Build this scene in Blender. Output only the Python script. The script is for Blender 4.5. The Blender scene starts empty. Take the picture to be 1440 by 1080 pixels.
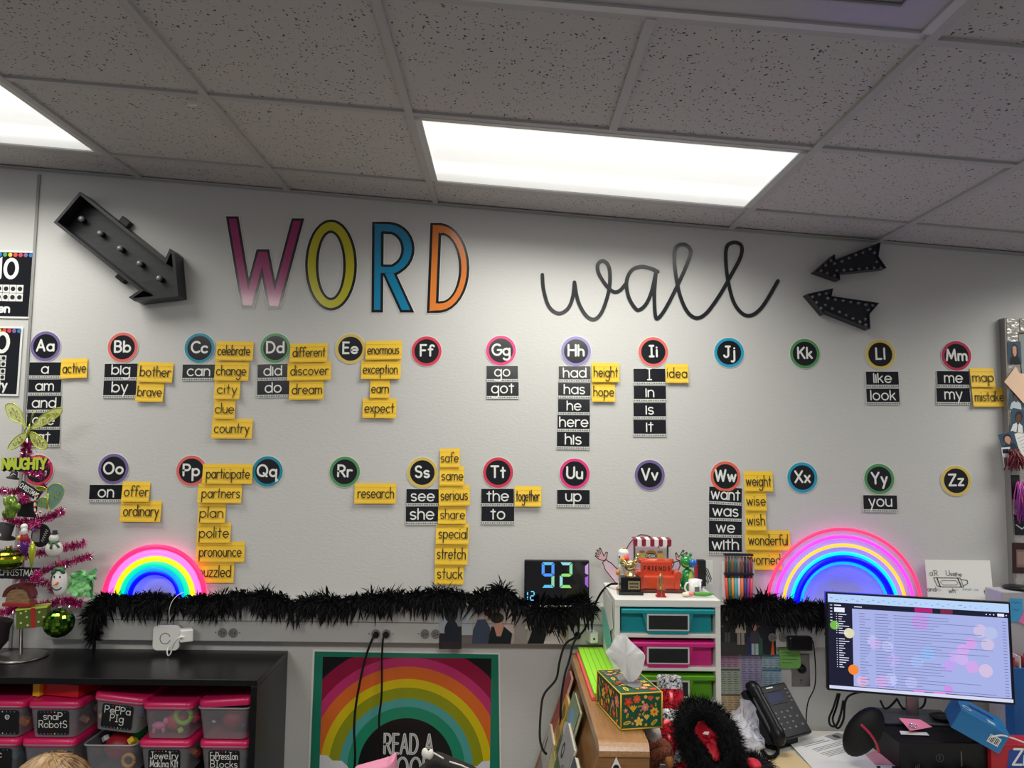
import bpy, bmesh, math, random
from mathutils import Vector, Matrix
random.seed(7)
SC = bpy.context.scene
COL = SC.collection
PI = math.pi
# ------------------------------------------------------------------ camera
F, CX, CY = 1070.0, 720.0, 540.0
CAM = Vector((0.0, -3.07, 1.85))
ROLL = 0.013
_ey = Vector((-9 / F, -82 / F, -1)).normalized()
_ex = Vector((1, -ROLL, -(_ey.x - ROLL * _ey.y) / _ey.z)).normalized()
_ez = _ex.cross(_ey)
RM = Matrix((_ex, _ey, _ez))            # camera axes -> world axes
cam_data = bpy.data.cameras.new('camera')
cam_data.sensor_width = 36
cam_data.lens = F / 1440 * 36
cam_data.clip_start = 0.02
cam = bpy.data.objects.new('camera', cam_data)
COL.objects.link(cam)
cam.matrix_world = Matrix.Translation(CAM) @ RM.to_4x4()
SC.camera = cam
# ------------------------------------------------------------------ world and exposure
SC.view_settings.view_transform = 'Standard'
SC.view_settings.look = 'None'
SC.view_settings.gamma = 1
SC.view_settings.use_curve_mapping = False
SC.view_settings.exposure = 0.13
W = bpy.data.worlds.new('room_ambient')
SC.world = W
W.use_nodes = True
W.node_tree.nodes['Background'].inputs[0].default_value = (0.95, 0.95, 1.0, 1)
W.node_tree.nodes['Background'].inputs[1].default_value = 0.19
LAMP = 0.98           # how bright the ceiling lens looks
SPREAD = 150
LAMP_FAR = 37.0
LAMP_W = 13.5         # light each lit panel sends down
# ------------------------------------------------------------------ helpers
def at(px, py, Y=0.0):
    """the place on the plane y = Y that the photograph shows at pixel px, py"""
    d = RM @ Vector(((px - CX) / F, -(py - CY) / F, -1))
    return CAM + d * ((Y - CAM.y) / d.y)
def atz(px, py, z):
    """the place on the level z"""
    d = RM @ Vector(((px - CX) / F, -(py - CY) / F, -1))
    return CAM + d * ((z - CAM.z) / d.z)
def mpp(Y):
    return (Y - CAM.y) / F              # metres per pixel at depth Y
def S(r, g, b):
    f = lambda c: (c / 255 / 12.92) if c / 255 <= 0.04045 else ((c / 255 + 0.055) / 1.055) ** 2.4
    return (f(r), f(g), f(b))
MATS = {}
def mat(name, col=(0.5, 0.5, 0.5), rough=0.5, metal=0.0, emit=None, es=0.0, coat=0.0, alpha=1.0, trans=0.0, spec=0.5, sheen=0.0):
    if name in MATS:
        return MATS[name]
    m = bpy.data.materials.new(name)
    m.use_nodes = True
    b = m.node_tree.nodes['Principled BSDF']
    b.inputs['Base Color'].default_value = (*col, 1)
    b.inputs['Roughness'].default_value = rough
    b.inputs['Metallic'].default_value = metal
    b.inputs['Coat Weight'].default_value = coat
    b.inputs['Coat Roughness'].default_value = 0.12
    b.inputs['Alpha'].default_value = alpha
    b.inputs['Transmission Weight'].default_value = trans
    b.inputs['Specular IOR Level'].default_value = spec
    if sheen:
        b.inputs['Sheen Weight'].default_value = sheen
    if emit:
        b.inputs['Emission Color'].default_value = (*emit, 1)
        b.inputs['Emission Strength'].default_value = es
    MATS[name] = m
    return m
def nodes(m):
    nt = m.node_tree
    return nt, nt.nodes['Principled BSDF']
def bump(m, scale, strength, dist=0.002, detail=3, stretch=None):
    nt, b = nodes(m)
    tc = nt.nodes.new('ShaderNodeTexCoord')
    n = nt.nodes.new('ShaderNodeTexNoise')
    n.inputs['Scale'].default_value = scale
    n.inputs['Detail'].default_value = detail
    src = tc.outputs['Object']
    if stretch:
        mp = nt.nodes.new('ShaderNodeMapping')
        mp.inputs['Scale'].default_value = stretch
        nt.links.new(src, mp.inputs['Vector'])
        src = mp.outputs['Vector']
    nt.links.new(src, n.inputs['Vector'])
    bp = nt.nodes.new('ShaderNodeBump')
    bp.inputs['Strength'].default_value = strength
    bp.inputs['Distance'].default_value = dist
    nt.links.new(n.outputs['Fac'], bp.inputs['Height'])
    nt.links.new(bp.outputs['Normal'], b.inputs['Normal'])
    return m
def noise_col(m, c1, c2, scale, lo=0.4, hi=0.6, detail=2, stretch=None):
    nt, b = nodes(m)
    tc = nt.nodes.new('ShaderNodeTexCoord')
    n = nt.nodes.new('ShaderNodeTexNoise')
    n.inputs['Scale'].default_value = scale
    n.inputs['Detail'].default_value = detail
    src = tc.outputs['Object']
    if stretch:
        mp = nt.nodes.new('ShaderNodeMapping')
        mp.inputs['Scale'].default_value = stretch
        nt.links.new(src, mp.inputs['Vector'])
        src = mp.outputs['Vector']
    nt.links.new(src, n.inputs['Vector'])
    r = nt.nodes.new('ShaderNodeValToRGB')
    r.color_ramp.elements[0].position = lo
    r.color_ramp.elements[0].color = (*c1, 1)
    r.color_ramp.elements[1].position = hi
    r.color_ramp.elements[1].color = (*c2, 1)
    nt.links.new(n.outputs['Fac'], r.inputs['Fac'])
    nt.links.new(r.outputs['Color'], b.inputs['Base Color'])
    return m
def clear(name, col, amount, rough=0.15):
    """thin clear plastic: mostly see-through with a glossy skin"""
    if name in MATS:
        return MATS[name]
    m = mat(name, col, rough)
    nt, b = nodes(m)
    tr = nt.nodes.new('ShaderNodeBsdfTransparent')
    mx = nt.nodes.new('ShaderNodeMixShader')
    mx.inputs[0].default_value = amount
    out = nt.nodes['Material Output']
    nt.links.new(tr.outputs[0], mx.inputs[1])
    nt.links.new(b.outputs[0], mx.inputs[2])
    nt.links.new(mx.outputs[0], out.inputs['Surface'])
    return m
class Fr:
    """a flat frame: origin, right, up and out-of-the-surface directions"""
    def __init__(s, o, u=(1, 0, 0), v=(0, 0, 1)):
        s.o = Vector(o); s.u = Vector(u).normalized(); v = Vector(v)
        s.v = (v - s.u * v.dot(s.u)).normalized()
        s.n = s.u.cross(s.v)
    def __call__(s, a, b, d=0.0):
        return s.o + s.u * a + s.v * b + s.n * d
    def at(s, a, b, d=0.0, rot=0.0):
        c, q = math.cos(rot), math.sin(rot)
        return Fr(s(a, b, d), s.u * c + s.v * q, s.v * c - s.u * q)
    def M(s):
        return Matrix((s.u, s.v, s.n)).transposed()
def pxframe(x0, y0, x1, y1, Y, tilt=0.0):
    """a frame on the plane y = Y, centred on a pixel rectangle; tilt in degrees clockwise"""
    th = math.radians(tilt) - ROLL
    k = mpp(Y)
    f = Fr(at((x0 + x1) / 2, (y0 + y1) / 2, Y), (math.cos(th), 0, -math.sin(th)), (math.sin(th), 0, math.cos(th)))
    return f, (x1 - x0) * k, (y1 - y0) * k
def rotz(a):
    return Matrix.Rotation(math.radians(a), 3, 'Z')
def roteul(x, y, z):
    return (Matrix.Rotation(math.radians(z), 3, 'Z') @ Matrix.Rotation(math.radians(y), 3, 'Y') @ Matrix.Rotation(math.radians(x), 3, 'X'))
def catmull(P, n=6, closed=False):
    P = [Vector(p) for p in P]
    out = []
    L = len(P)
    rng = range(L) if closed else range(L - 1)
    for i in rng:
        p0 = P[(i - 1) % L] if closed or i > 0 else P[i]
        p1, p2 = P[i], P[(i + 1) % L]
        p3 = P[(i + 2) % L] if closed or i + 2 < L else p2
        for k in range(n):
            t = k / n
            out.append(0.5 * ((2 * p1) + (p2 - p0) * t + (2 * p0 - 5 * p1 + 4 * p2 - p3) * t * t + (3 * p1 - p0 - 3 * p2 + p3) * t ** 3))
    if not closed:
        out.append(P[-1])
    return out
class MB:
    """collects shapes in world places; build() links them as ONE mesh object"""
    def __init__(s, m=None):
        s.bm = bmesh.new(); s.mats = []; s.m = m
    def mi(s, m):
        m = m or s.m
        if m not in s.mats:
            s.mats.append(m)
        return s.mats.index(m)
    def f(s, pts, m=None, sm=False):
        try:
            fc = s.bm.faces.new([s.bm.verts.new(p) for p in pts])
            fc.material_index = s.mi(m); fc.smooth = sm
        except ValueError:
            pass
        return s
    def grid(s, rows, m=None, sm=True, wrap=False, caps=False):
        i = s.mi(m)
        V = [[s.bm.verts.new(p) for p in r] for r in rows]
        n = len(V[0])
        for a in range(len(V) - 1):
            for b in range(n if wrap else n - 1):
                c = (b + 1) % n
                try:
                    fc = s.bm.faces.new((V[a][b], V[a][c], V[a + 1][c], V[a + 1][b]))
                    fc.material_index = i; fc.smooth = sm
                except ValueError:
                    pass
        if caps:
            for r in (V[0], V[-1]):
                try:
                    fc = s.bm.faces.new(r); fc.material_index = i
                except ValueError:
                    pass
        return s
    def box(s, c, size, m=None, R=None, bev=0.0, seg=2):
        i = s.mi(m)
        r = bmesh.ops.create_cube(s.bm, size=1)
        vs = r['verts']
        for v in vs:
            v.co = Vector((v.co.x * size[0], v.co.y * size[1], v.co.z * size[2]))
        geo = set(f for v in vs for f in v.link_faces)
        if bev:
            e = list(set(e for v in vs for e in v.link_edges))
            g = bmesh.ops.bevel(s.bm, geom=e, offset=bev, segments=seg, affect='EDGES', profile=0.5)
            vs = list(set(v for f in g['faces'] for v in f.verts) | set(v for v in vs if v.is_valid))
            geo = set(f for v in vs for f in v.link_faces)
        for f in geo:
            f.material_index = i
        c = Vector(c)
        for v in vs:
            v.co = (R @ v.co if R else v.co) + c
        return s
    def fbox(s, fr, a0, b0, a1, b1, d0, d1, m=None, bev=0.0):
        """a box given in a frame"""
        return s.box(fr((a0 + a1) / 2, (b0 + b1) / 2, (d0 + d1) / 2), (abs(a1 - a0), abs(b1 - b0), abs(d1 - d0)), m, fr.M(), bev)
    def prism(s, fr, poly, d0, d1, m=None, sm=False):
        i = s.mi(m)
        A = [s.bm.verts.new(fr(p[0], p[1], d1)) for p in poly]
        B = [s.bm.verts.new(fr(p[0], p[1], d0)) for p in poly]
        L = len(poly)
        fs = [s.bm.faces.new(A), s.bm.faces.new(B[::-1])]
        for k in range(L):
            fs.append(s.bm.faces.new((A[k], B[k], B[(k + 1) % L], A[(k + 1) % L])))
            fs[-1].smooth = sm
        for q in fs:
            q.material_index = i
        return s
    def flat(s, fr, poly, d, m=None):
        return s.f([fr(p[0], p[1], d) for p in poly], m)
    def rect(s, fr, a0, b0, a1, b1, d, m=None):
        return s.flat(fr, ((a0, b0), (a1, b0), (a1, b1), (a0, b1)), d, m)
    def disc(s, fr, a, b, rx, ry, d, m=None, n=20, rot=0.0):
        c, q = math.cos(rot), math.sin(rot)
        P = []
        for k in range(n):
            t = 2 * PI * k / n
            x, y = rx * math.cos(t), ry * math.sin(t)
            P.append((a + x * c - y * q, b + x * q + y * c))
        return s.flat(fr, P, d, m)
    def strip(s, fr, P, Q, d, m=None, closed=False):
        return s.grid([[fr(p[0], p[1], d) for p in P], [fr(p[0], p[1], d) for p in Q]], m, False, closed)
    def ribbon(s, fr, P, w, d, m=None, caps=True, rise=0.0):
        P = [Vector((p[0], p[1])) for p in P]
        P = [p for k, p in enumerate(P) if k == 0 or (p - P[k - 1]).length > 1e-6]
        if len(P) < 2:
            return s.disc(fr, P[0][0], P[0][1], w / 2, w / 2, d, m, 8)
        closed = (P[0] - P[-1]).length < 1e-5
        A, B = [], []
        for k in range(len(P)):
            t0 = (P[k] - P[k - 1]).normalized() if k > 0 else None
            t1 = (P[k + 1] - P[k]).normalized() if k < len(P) - 1 else None
            if closed and t0 is None:
                t0 = (P[-1] - P[-2]).normalized()
            if closed and t1 is None:
                t1 = (P[1] - P[0]).normalized()
            t0 = t0 or t1; t1 = t1 or t0
            t = t0 + t1
            if t.length < 1e-6:
                t = t0
            t.normalize()
            n = Vector((-t.y, t.x))
            h = w / 2 / max(0.6, abs(t.dot(t0)))
            A.append(P[k] + n * h); B.append(P[k] - n * h)
        if caps and not closed:
            e = (P[-1] - P[-2]).normalized(); b = (P[0] - P[1]).normalized()
            q = w / 2
            ne = Vector((-e.y, e.x)); nb = Vector((-b.y, b.x))
            for ang in (0.5, 0.85):
                cs, sn = math.cos(ang * PI / 2), math.sin(ang * PI / 2)
                A.append(P[-1] + ne * q * cs + e * q * sn); B.append(P[-1] - ne * q * cs + e * q * sn)
                A.insert(0, P[0] - nb * q * cs + b * q * sn); B.insert(0, P[0] + nb * q * cs + b * q * sn)
        n_ = len(A)
        return s.grid([[fr(p[0], p[1], d + rise * i / n_) for i, p in enumerate(A)], [fr(p[0], p[1], d + rise * i / n_) for i, p in enumerate(B)]], m, False)
    def tube(s, P, r, m=None, n=8, caps=True):
        P = [Vector(p) for p in P]
        R = r if isinstance(r, (list, tuple)) else [r] * len(P)
        rows = []
        up = None
        for k, p in enumerate(P):
            t = (P[min(k + 1, len(P) - 1)] - P[max(k - 1, 0)])
            t = t.normalized() if t.length > 1e-9 else Vector((0, 0, 1))
            if up is None:
                up = Vector((0, 0, 1)) if abs(t.z) < 0.9 else Vector((0, 1, 0))
            a = t.cross(up)
            a = a.normalized() if a.length > 1e-6 else t.orthogonal().normalized()
            b = a.cross(t)
            up = b
            rows.append([p + (a * math.cos(2 * PI * j / n) + b * math.sin(2 * PI * j / n)) * R[k] for j in range(n)])
        return s.grid(rows, m, True, True, caps)
    def lathe(s, o, prof, m=None, n=20, R=None, sx=1.0, sy=1.0, caps=True):
        o = Vector(o)
        rows = []
        for r, z in prof:
            row = []
            for j in range(n):
                v = Vector((r * sx * math.cos(2 * PI * j / n), r * sy * math.sin(2 * PI * j / n), z))
                row.append(o + (R @ v if R else v))
            rows.append(row)
        return s.grid(rows, m, True, True, caps)
    def ell(s, o, rad, m=None, n=16, R=None, k=10):
        prof = [(max(1e-4, math.sin(PI * a / k)), -math.cos(PI * a / k)) for a in range(k + 1)]
        o = Vector(o)
        rows = []
        for r, z in prof:
            row = []
            for j in range(n):
                v = Vector((r * rad[0] * math.cos(2 * PI * j / n), r * rad[1] * math.sin(2 * PI * j / n), z * rad[2]))
                row.append(o + (R @ v if R else v))
            rows.append(row)
        return s.grid(rows, m, True, True, True)
    def build(s, name, parent=None, org=None, fix=True):
        if fix:
            bmesh.ops.recalc_face_normals(s.bm, faces=s.bm.faces[:])
        if parent is not None:
            o0 = parent.get('_o')
            o0 = Vector(o0)
        elif org is not None:
            o0 = Vector(org)
        else:
            o0 = Vector((0, 0, 0))
        bmesh.ops.translate(s.bm, verts=s.bm.verts[:], vec=-o0)
        me = bpy.data.meshes.new(name)
        s.bm.to_mesh(me); s.bm.free()
        for m in s.mats:
            me.materials.append(m)
        ob = bpy.data.objects.new(name, me)
        COL.objects.link(ob)
        if parent is not None:
            ob.parent = parent
        else:
            ob.location = o0
        ob['_o'] = tuple(o0)
        return ob
def empty(name, org):
    o = bpy.data.objects.new(name, None)
    o.empty_display_size = 0.05
    COL.objects.link(o)
    o.location = org
    o['_o'] = tuple(org)
    return o
def tag(o, label, cat, group=None, kind=None):
    o['label'] = label; o['category'] = cat
    if group:
        o['group'] = group
    if kind:
        o['kind'] = kind
    return o
def thing(name, org, label, cat, group=None):
    return tag(empty(name, org), label, cat, group)
def struct(o):
    o['kind'] = 'structure'
    return o
# ------------------------------------------------------------------ lettering: a single-stroke alphabet
def arc(cx, cy, rx, ry, a0, a1, n=9):
    return [(cx + rx * math.cos(math.radians(a0 + (a1 - a0) * k / n)), cy + ry * math.sin(math.radians(a0 + (a1 - a0) * k / n))) for k in range(n + 1)]
ring = lambda: arc(.5, .5, .5, .5, 0, 360, 16)
GL = {
 'a': (1.0, [ring(), [(1, 1), (1, 0)]]), 'b': (1.0, [[(0, 1.7), (0, 0)], ring()]), 'c': (.88, [arc(.5, .5, .5, .5, 45, 315, 12)]),
 'd': (1.0, [ring(), [(1, 1.7), (1, 0)]]), 'e': (.98, [[(.03, .5), (.98, .5)] + arc(.5, .5, .5, .5, 5, 315, 13)]),
 'f': (.6, [arc(.55, 1.4, .3, .3, 25, 180, 6) + [(.25, 0)], [(0, 1), (.6, 1)]]),
 'g': (1.0, [ring(), [(1, 1), (1, -.35)] + arc(.5, -.35, .5, .42, 0, -150, 8)]),
 'h': (.84, [[(0, 1.7), (0, 0)], arc(.42, .58, .42, .42, 180, 0, 8) + [(.84, 0)]]),
 'i': (.05, [[(.02, 1), (.02, 0)], [(.02, 1.42), (.02, 1.43)]]), 'j': (.3, [[(.3, 1), (.3, -.4)] + arc(0, -.4, .3, .3, 0, -120, 5), [(.3, 1.42), (.3, 1.43)]]),
 'k': (.75, [[(0, 1.7), (0, 0)], [(.68, 1), (.02, .42)], [(.25, .62), (.75, 0)]]), 'l': (.02, [[(0, 1.7), (0, 0)]]),
 'm': (1.36, [[(0, 1), (0, 0)], arc(.34, .6, .34, .4, 180, 0, 8) + [(.68, 0)], arc(1.02, .6, .34, .4, 180, 0, 8) + [(1.36, 0)]]),
 'n': (.84, [[(0, 1), (0, 0)], arc(.42, .58, .42, .42, 180, 0, 8) + [(.84, 0)]]), 'o': (1.0, [ring()]),
 'p': (1.0, [[(0, 1), (0, -.75)], ring()]), 'q': (1.15, [ring(), [(1, 1), (1, -.75), (1.2, -.6)]]),
 'r': (.55, [[(0, 1), (0, 0)], arc(.42, .58, .42, .42, 180, 60, 6)]),
 's': (.74, [arc(.37, .75, .35, .25, 35, 270, 9) + arc(.37, .25, .36, .25, 80, -145, 9)]),
 't': (.6, [[(.3, 1.5), (.3, 0)], [(0, 1), (.6, 1)]]), 'u': (.84, [[(0, 1)] + arc(.42, .42, .42, .42, 180, 360, 8), [(.84, 1), (.84, 0)]]),
 'v': (.84, [[(0, 1), (.42, 0)], [(.84, 1), (.42, 0)]]), 'w': (1.3, [[(0, 1), (.33, 0)], [(.33, 0), (.65, .95)], [(.65, .95), (.97, 0)], [(.97, 0), (1.3, 1)]]),
 'x': (.75, [[(0, 1), (.75, 0)], [(.75, 1), (0, 0)]]), 'y': (.84, [[(0, 1), (.42, 0)], [(.84, 1), (.2, -.7)]]),
 'z': (.75, [[(0, 1), (.75, 1)], [(.75, 1), (0, 0)], [(0, 0), (.75, 0)]]),
 'A': (1.2, [[(0, 0), (.6, 1.7)], [(.6, 1.7), (1.2, 0)], [(.22, .55), (.98, .55)]]),
 'B': (1.0, [[(0, 0), (0, 1.7)], [(0, 1.7), (.5, 1.7)] + arc(.5, 1.3, .42, .4, 90, -90, 7) + [(0, .9)], [(0, .9), (.5, .9)] + arc(.5, .45, .5, .45, 90, -90, 7) + [(0, 0)]]),
 'C': (1.15, [arc(.75, .85, .75, .85, 50, 310, 12)]), 'D': (1.2, [[(0, 0), (0, 1.7), (.4, 1.7)] + arc(.4, .85, .8, .85, 90, -90, 10) + [(0, 0)]]),
 'E': (.85, [[(.85, 1.7), (0, 1.7), (0, 0), (.85, 0)], [(0, .88), (.75, .88)]]), 'F': (.85, [[(.85, 1.7), (0, 1.7), (0, 0)], [(0, .85), (.7, .85)]]),
 'G': (1.3, [arc(.75, .85, .75, .85, 50, 330, 12) + [(1.42, .8), (.85, .8)]]), 'H': (1.15, [[(0, 0), (0, 1.7)], [(1.15, 0), (1.15, 1.7)], [(0, .88), (1.15, .88)]]),
 'I': (.6, [[(.3, 0), (.3, 1.7)], [(0, 1.7), (.6, 1.7)], [(0, 0), (.6, 0)]]), 'J': (.85, [[(.3, 1.7), (.95, 1.7)], [(.7, 1.7), (.7, .4)] + arc(.35, .4, .35, .4, 0, -160, 7)]),
 'K': (1.0, [[(0, 0), (0, 1.7)], [(.95, 1.7), (.02, .75)], [(.35, 1.05), (1, 0)]]), 'L': (.8, [[(0, 1.7), (0, 0), (.8, 0)]]),
 'M': (1.5, [[(0, 0), (.2, 1.7)], [(.2, 1.7), (.75, .3)], [(.75, .3), (1.3, 1.7)], [(1.3, 1.7), (1.5, 0)]]), 'N': (1.2, [[(0, 0), (0, 1.7)], [(0, 1.7), (1.2, 0)], [(1.2, 0), (1.2, 1.7)]]),
 'O': (1.5, [arc(.75, .85, .75, .85, 0, 360, 18)]), 'P': (1.0, [[(0, 0), (0, 1.7), (.5, 1.7)] + arc(.5, 1.25, .5, .45, 90, -90, 7) + [(0, .8)]]),
 'Q': (1.5, [arc(.75, .85, .75, .85, 0, 360, 18), [(.95, .45), (1.45, -.05)]]), 'R': (1.05, [[(0, 0), (0, 1.7), (.5, 1.7)] + arc(.5, 1.25, .5, .45, 90, -90, 7) + [(0, .8)], [(.45, .8), (1.05, 0)]]),
 'S': (.95, [arc(.47, 1.28, .44, .42, 35, 265, 9) + arc(.47, .43, .47, .43, 80, -150, 9)]), 'T': (1.1, [[(0, 1.7), (1.1, 1.7)], [(.55, 1.7), (.55, 0)]]),
 'U': (1.1, [[(0, 1.7)] + arc(.55, .55, .55, .55, 180, 360, 9) + [(1.1, 1.7)]]), 'V': (1.15, [[(0, 1.7), (.57, 0)], [(1.15, 1.7), (.57, 0)]]),
 'W': (1.7, [[(0, 1.7), (.42, 0)], [(.42, 0), (.85, 1.6)], [(.85, 1.6), (1.28, 0)], [(1.28, 0), (1.7, 1.7)]]), 'X': (1.1, [[(0, 1.7), (1.1, 0)], [(1.1, 1.7), (0, 0)]]),
 'Y': (1.1, [[(0, 1.7), (.55, .8)], [(1.1, 1.7), (.55, .8), (.55, 0)]]), 'Z': (1.05, [[(0, 1.7), (1.05, 1.7)], [(1.05, 1.7), (0, 0)], [(0, 0), (1.05, 0)]]),
 '2': (1.0, [arc(.5, 1.22, .48, .48, 160, -20, 8) + [(0, 0), (1, 0)]]), '1': (.4, [[(0, 1.4), (.35, 1.7), (.35, 0)]]), '0': (1.1, [arc(.55, .85, .55, .85, 0, 360, 18)]), ' ': (.5, []), "'": (.1, [[(.05, 1.7), (.05, 1.4)]]),
}
def word_strokes(t, gap=.35, asc=1.0, glyph=None):
    x, out = 0.0, []
    for ch in t:
        adv, st = (glyph or {}).get(ch) or GL[ch]
        for p in st:
            out.append([(x + a, b if b <= 1 or ch.isupper() or ch.isdigit() else 1 + (b - 1) * asc) for a, b in p])
        x += adv + gap
    return out, x - gap
def letters(mb, fr, t, a, b, xh, w, d, m=None, gap=.35, asc=1.0, fit=None, align='c', glyph=None, slant=0.0):
    """write t on a frame; a, b: centre and baseline; xh: height of a small letter; fit: widest it may be"""
    st, wd = word_strokes(t, gap, asc, glyph)
    kx = xh
    if fit and wd * xh > fit:
        kx = fit / wd
    x0 = a - wd * kx / 2 if align == 'c' else a - wd * kx if align == 'r' else a
    for k, p in enumerate(st):
        mb.ribbon(fr, [(x0 + q[0] * kx + slant * q[1] * xh, b + q[1] * xh) for q in p], w, d + k * 5e-5, m)
    return mb
# ------------------------------------------------------------------ shared materials
WHITE = mat('white_paper', S(232, 232, 228), 0.5)
WHITEP = mat('white_plastic', S(232, 231, 226), 0.35)
BLACK = mat('black_laminate', S(22, 24, 30), 0.2, coat=0.3)
BLACKP = mat('black_plastic', S(13, 14, 17), 0.35, spec=.35)
BLACKM = mat('black_matte', S(20, 20, 22), 0.75)
INK = mat('marker_ink', S(38, 32, 24), 0.7)
LETW = mat('white_print', S(238, 238, 234), 0.45)
RUBBER = mat('black_rubber', S(14, 14, 15), 0.5)
CHROME = mat('chrome', S(200, 200, 202), 0.2, 1.0)
STEEL = mat('brushed_steel', S(150, 148, 144), 0.35, 1.0)
SKIN = mat('skin', S(214, 160, 130), 0.55)
# ------------------------------------------------------------------ setting
P0, P1 = at(57, 243), at(1440, 362)
CU = (P1 - P0); CU.y = 0; CU.normalize()            # the ceiling's slope along the wall
U0 = at(612.5, 287)
CE = Fr(U0, CU, (0, -1, 0))                          # ceiling frame: u along the wall, v out into the room, n = down or up
if CE.n.z > 0:
    DN = -1
else:
    DN = 1
def ce(u, v, h=0.0):
    """ceiling place: u along the wall, v into the room, h down"""
    return CE.o + CE.u * u + CE.v * v + CE.n * (h * DN)
wallm = bump(mat('painted_wall', S(206, 205, 202), 0.62), 55, 0.22, 0.003, 3, (1, 1, 2.2))
b = MB(wallm)
xs = (-4.2, 4.4)
zt = lambda x: ce((x - U0.x) / CU.x, 0, 0.0).z + .02
b.prism(Fr((0, 0, 0)), [(xs[0], 0), (xs[1], 0), (xs[1], zt(xs[1])), (xs[0], zt(xs[0]))], -.12, 0)
struct(b.build('wall_back'))
b = MB(noise_col(mat('grey_carpet', S(96, 94, 92), 0.95), S(84, 82, 80), S(110, 108, 105), 60))
b.box((.1, -2.4, -.05), (8.6, 4.9, .1))
struct(b.build('floor'))
# acoustic tiles with short dark fissures
tile = mat('acoustic_tile', S(200, 196, 194), 0.9)
nt, bs = nodes(tile)
tc = nt.nodes.new('ShaderNodeTexCoord')
nz = nt.nodes.new('ShaderNodeTexNoise'); nz.inputs['Scale'].default_value = 42; nz.inputs['Detail'].default_value = 1
nt.links.new(tc.outputs['Object'], nz.inputs['Vector'])
mixv = nt.nodes.new('ShaderNodeVectorMath'); mixv.operation = 'MULTIPLY_ADD'
nt.links.new(nz.outputs['Color'], mixv.inputs[0]); mixv.inputs[1].default_value = (.024, .024, .024)
nt.links.new(tc.outputs['Object'], mixv.inputs[2])
vo = nt.nodes.new('ShaderNodeTexVoronoi'); vo.inputs['Scale'].default_value = 105
nt.links.new(mixv.outputs[0], vo.inputs['Vector'])
sep = nt.nodes.new('ShaderNodeSeparateColor'); nt.links.new(vo.outputs['Color'], sep.inputs[0])
th = nt.nodes.new('ShaderNodeMath'); th.operation = 'MULTIPLY'; nt.links.new(sep.outputs[0], th.inputs[0]); th.inputs[1].default_value = .46
sb = nt.nodes.new('ShaderNodeMath'); sb.operation = 'SUBTRACT'; nt.links.new(th.outputs[0], sb.inputs[0]); sb.inputs[1].default_value = .1
lt = nt.nodes.new('ShaderNodeMath'); lt.operation = 'LESS_THAN'; nt.links.new(vo.outputs['Distance'], lt.inputs[0]); nt.links.new(sb.outputs[0], lt.inputs[1])
mc = nt.nodes.new('ShaderNodeMix'); mc.data_type = 'RGBA'
nt.links.new(lt.outputs[0], mc.inputs[0]); mc.inputs[6].default_value = (*S(200, 196, 194), 1); mc.inputs[7].default_value = (*S(76, 72, 72), 1)
nt.links.new(mc.outputs[2], bs.inputs['Base Color'])
G = .61
fixtures = [(-4, .25), (0, .25), (0, 1.47), (0, 2.69), (4, .25), (-4, 2.69)]       # u in tiles, v
def in_fix(u, v):
    return any(fu <= u < fu + 2 and abs(fv - v) < .1 for fu, fv in fixtures)
b = MB(tile)
vs = [-.36, .25, .86, 1.47, 2.08, 2.69, 3.3]
for iu in range(-7, 8):
    for k, v in enumerate(vs[:-1]):
        if in_fix(iu, v):
            continue
        v0 = max(0.0, v)
        A = [ce(iu * G, v0, -.008), ce(iu * G + G, v0, -.008), ce(iu * G + G, vs[k + 1], -.008), ce(iu * G, vs[k + 1], -.008)]
        b.f(A)
# the deck above the tiles
b.f([ce(-7 * G, -.1, -.2), ce(8 * G, -.1, -.2), ce(8 * G, 3.4, -.2), ce(-7 * G, 3.4, -.2)])
struct(b.build('ceiling', org=CE.o))
bar = mat('painted_grid', S(186, 184, 183), 0.6)
b = MB(bar)
fc = Fr(CE.o, CE.u, CE.v)
hw = .012
def ribbar(u0, v0, u1, v1, h0=-.03, h1=0.0):
    c = (ce(u0, v0, h0) + ce(u1, v1, h1)) / 2
    b.box(c, (abs(u1 - u0), abs(v1 - v0), abs(h1 - h0)), None, Matrix((CE.u, CE.v, CE.n)).transposed())
for v in vs[1:]:
    ribbar(-7 * G, v - hw, 8 * G, v + hw)
for iu in range(-7, 9):
    for k, v in enumerate(vs[:-1]):
        if k == 0 and iu in (1, -3):
            continue
        if in_fix(iu, v) and in_fix(iu - 1, v) and iu not in (-4, 0, 4):
            continue
        ribbar(iu * G - hw, max(0, v), iu * G + hw, vs[k + 1], -.03, .0015)
struct(b.build('trim_1', org=CE.o))
b = MB(mat('wall_angle', S(176, 174, 172), 0.5))
ribbar(-7 * G, 0.0, 8 * G, .014, -.004, .001)
ribbar(-7 * G, -.0, 8 * G, .0015, -.004, .007)
struct(b.build('trim_2', org=CE.o))
# wall panel seam
b = MB(mat('seam_strip', S(150, 149, 147), 0.5))
q0, q1 = at(57, 246), at(31.5, 620)
b.box(((q0.x + q1.x) / 2, -.003, (q0.z + .0) / 2), (.011, .006, q0.z))
struct(b.build('trim_3'))
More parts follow.
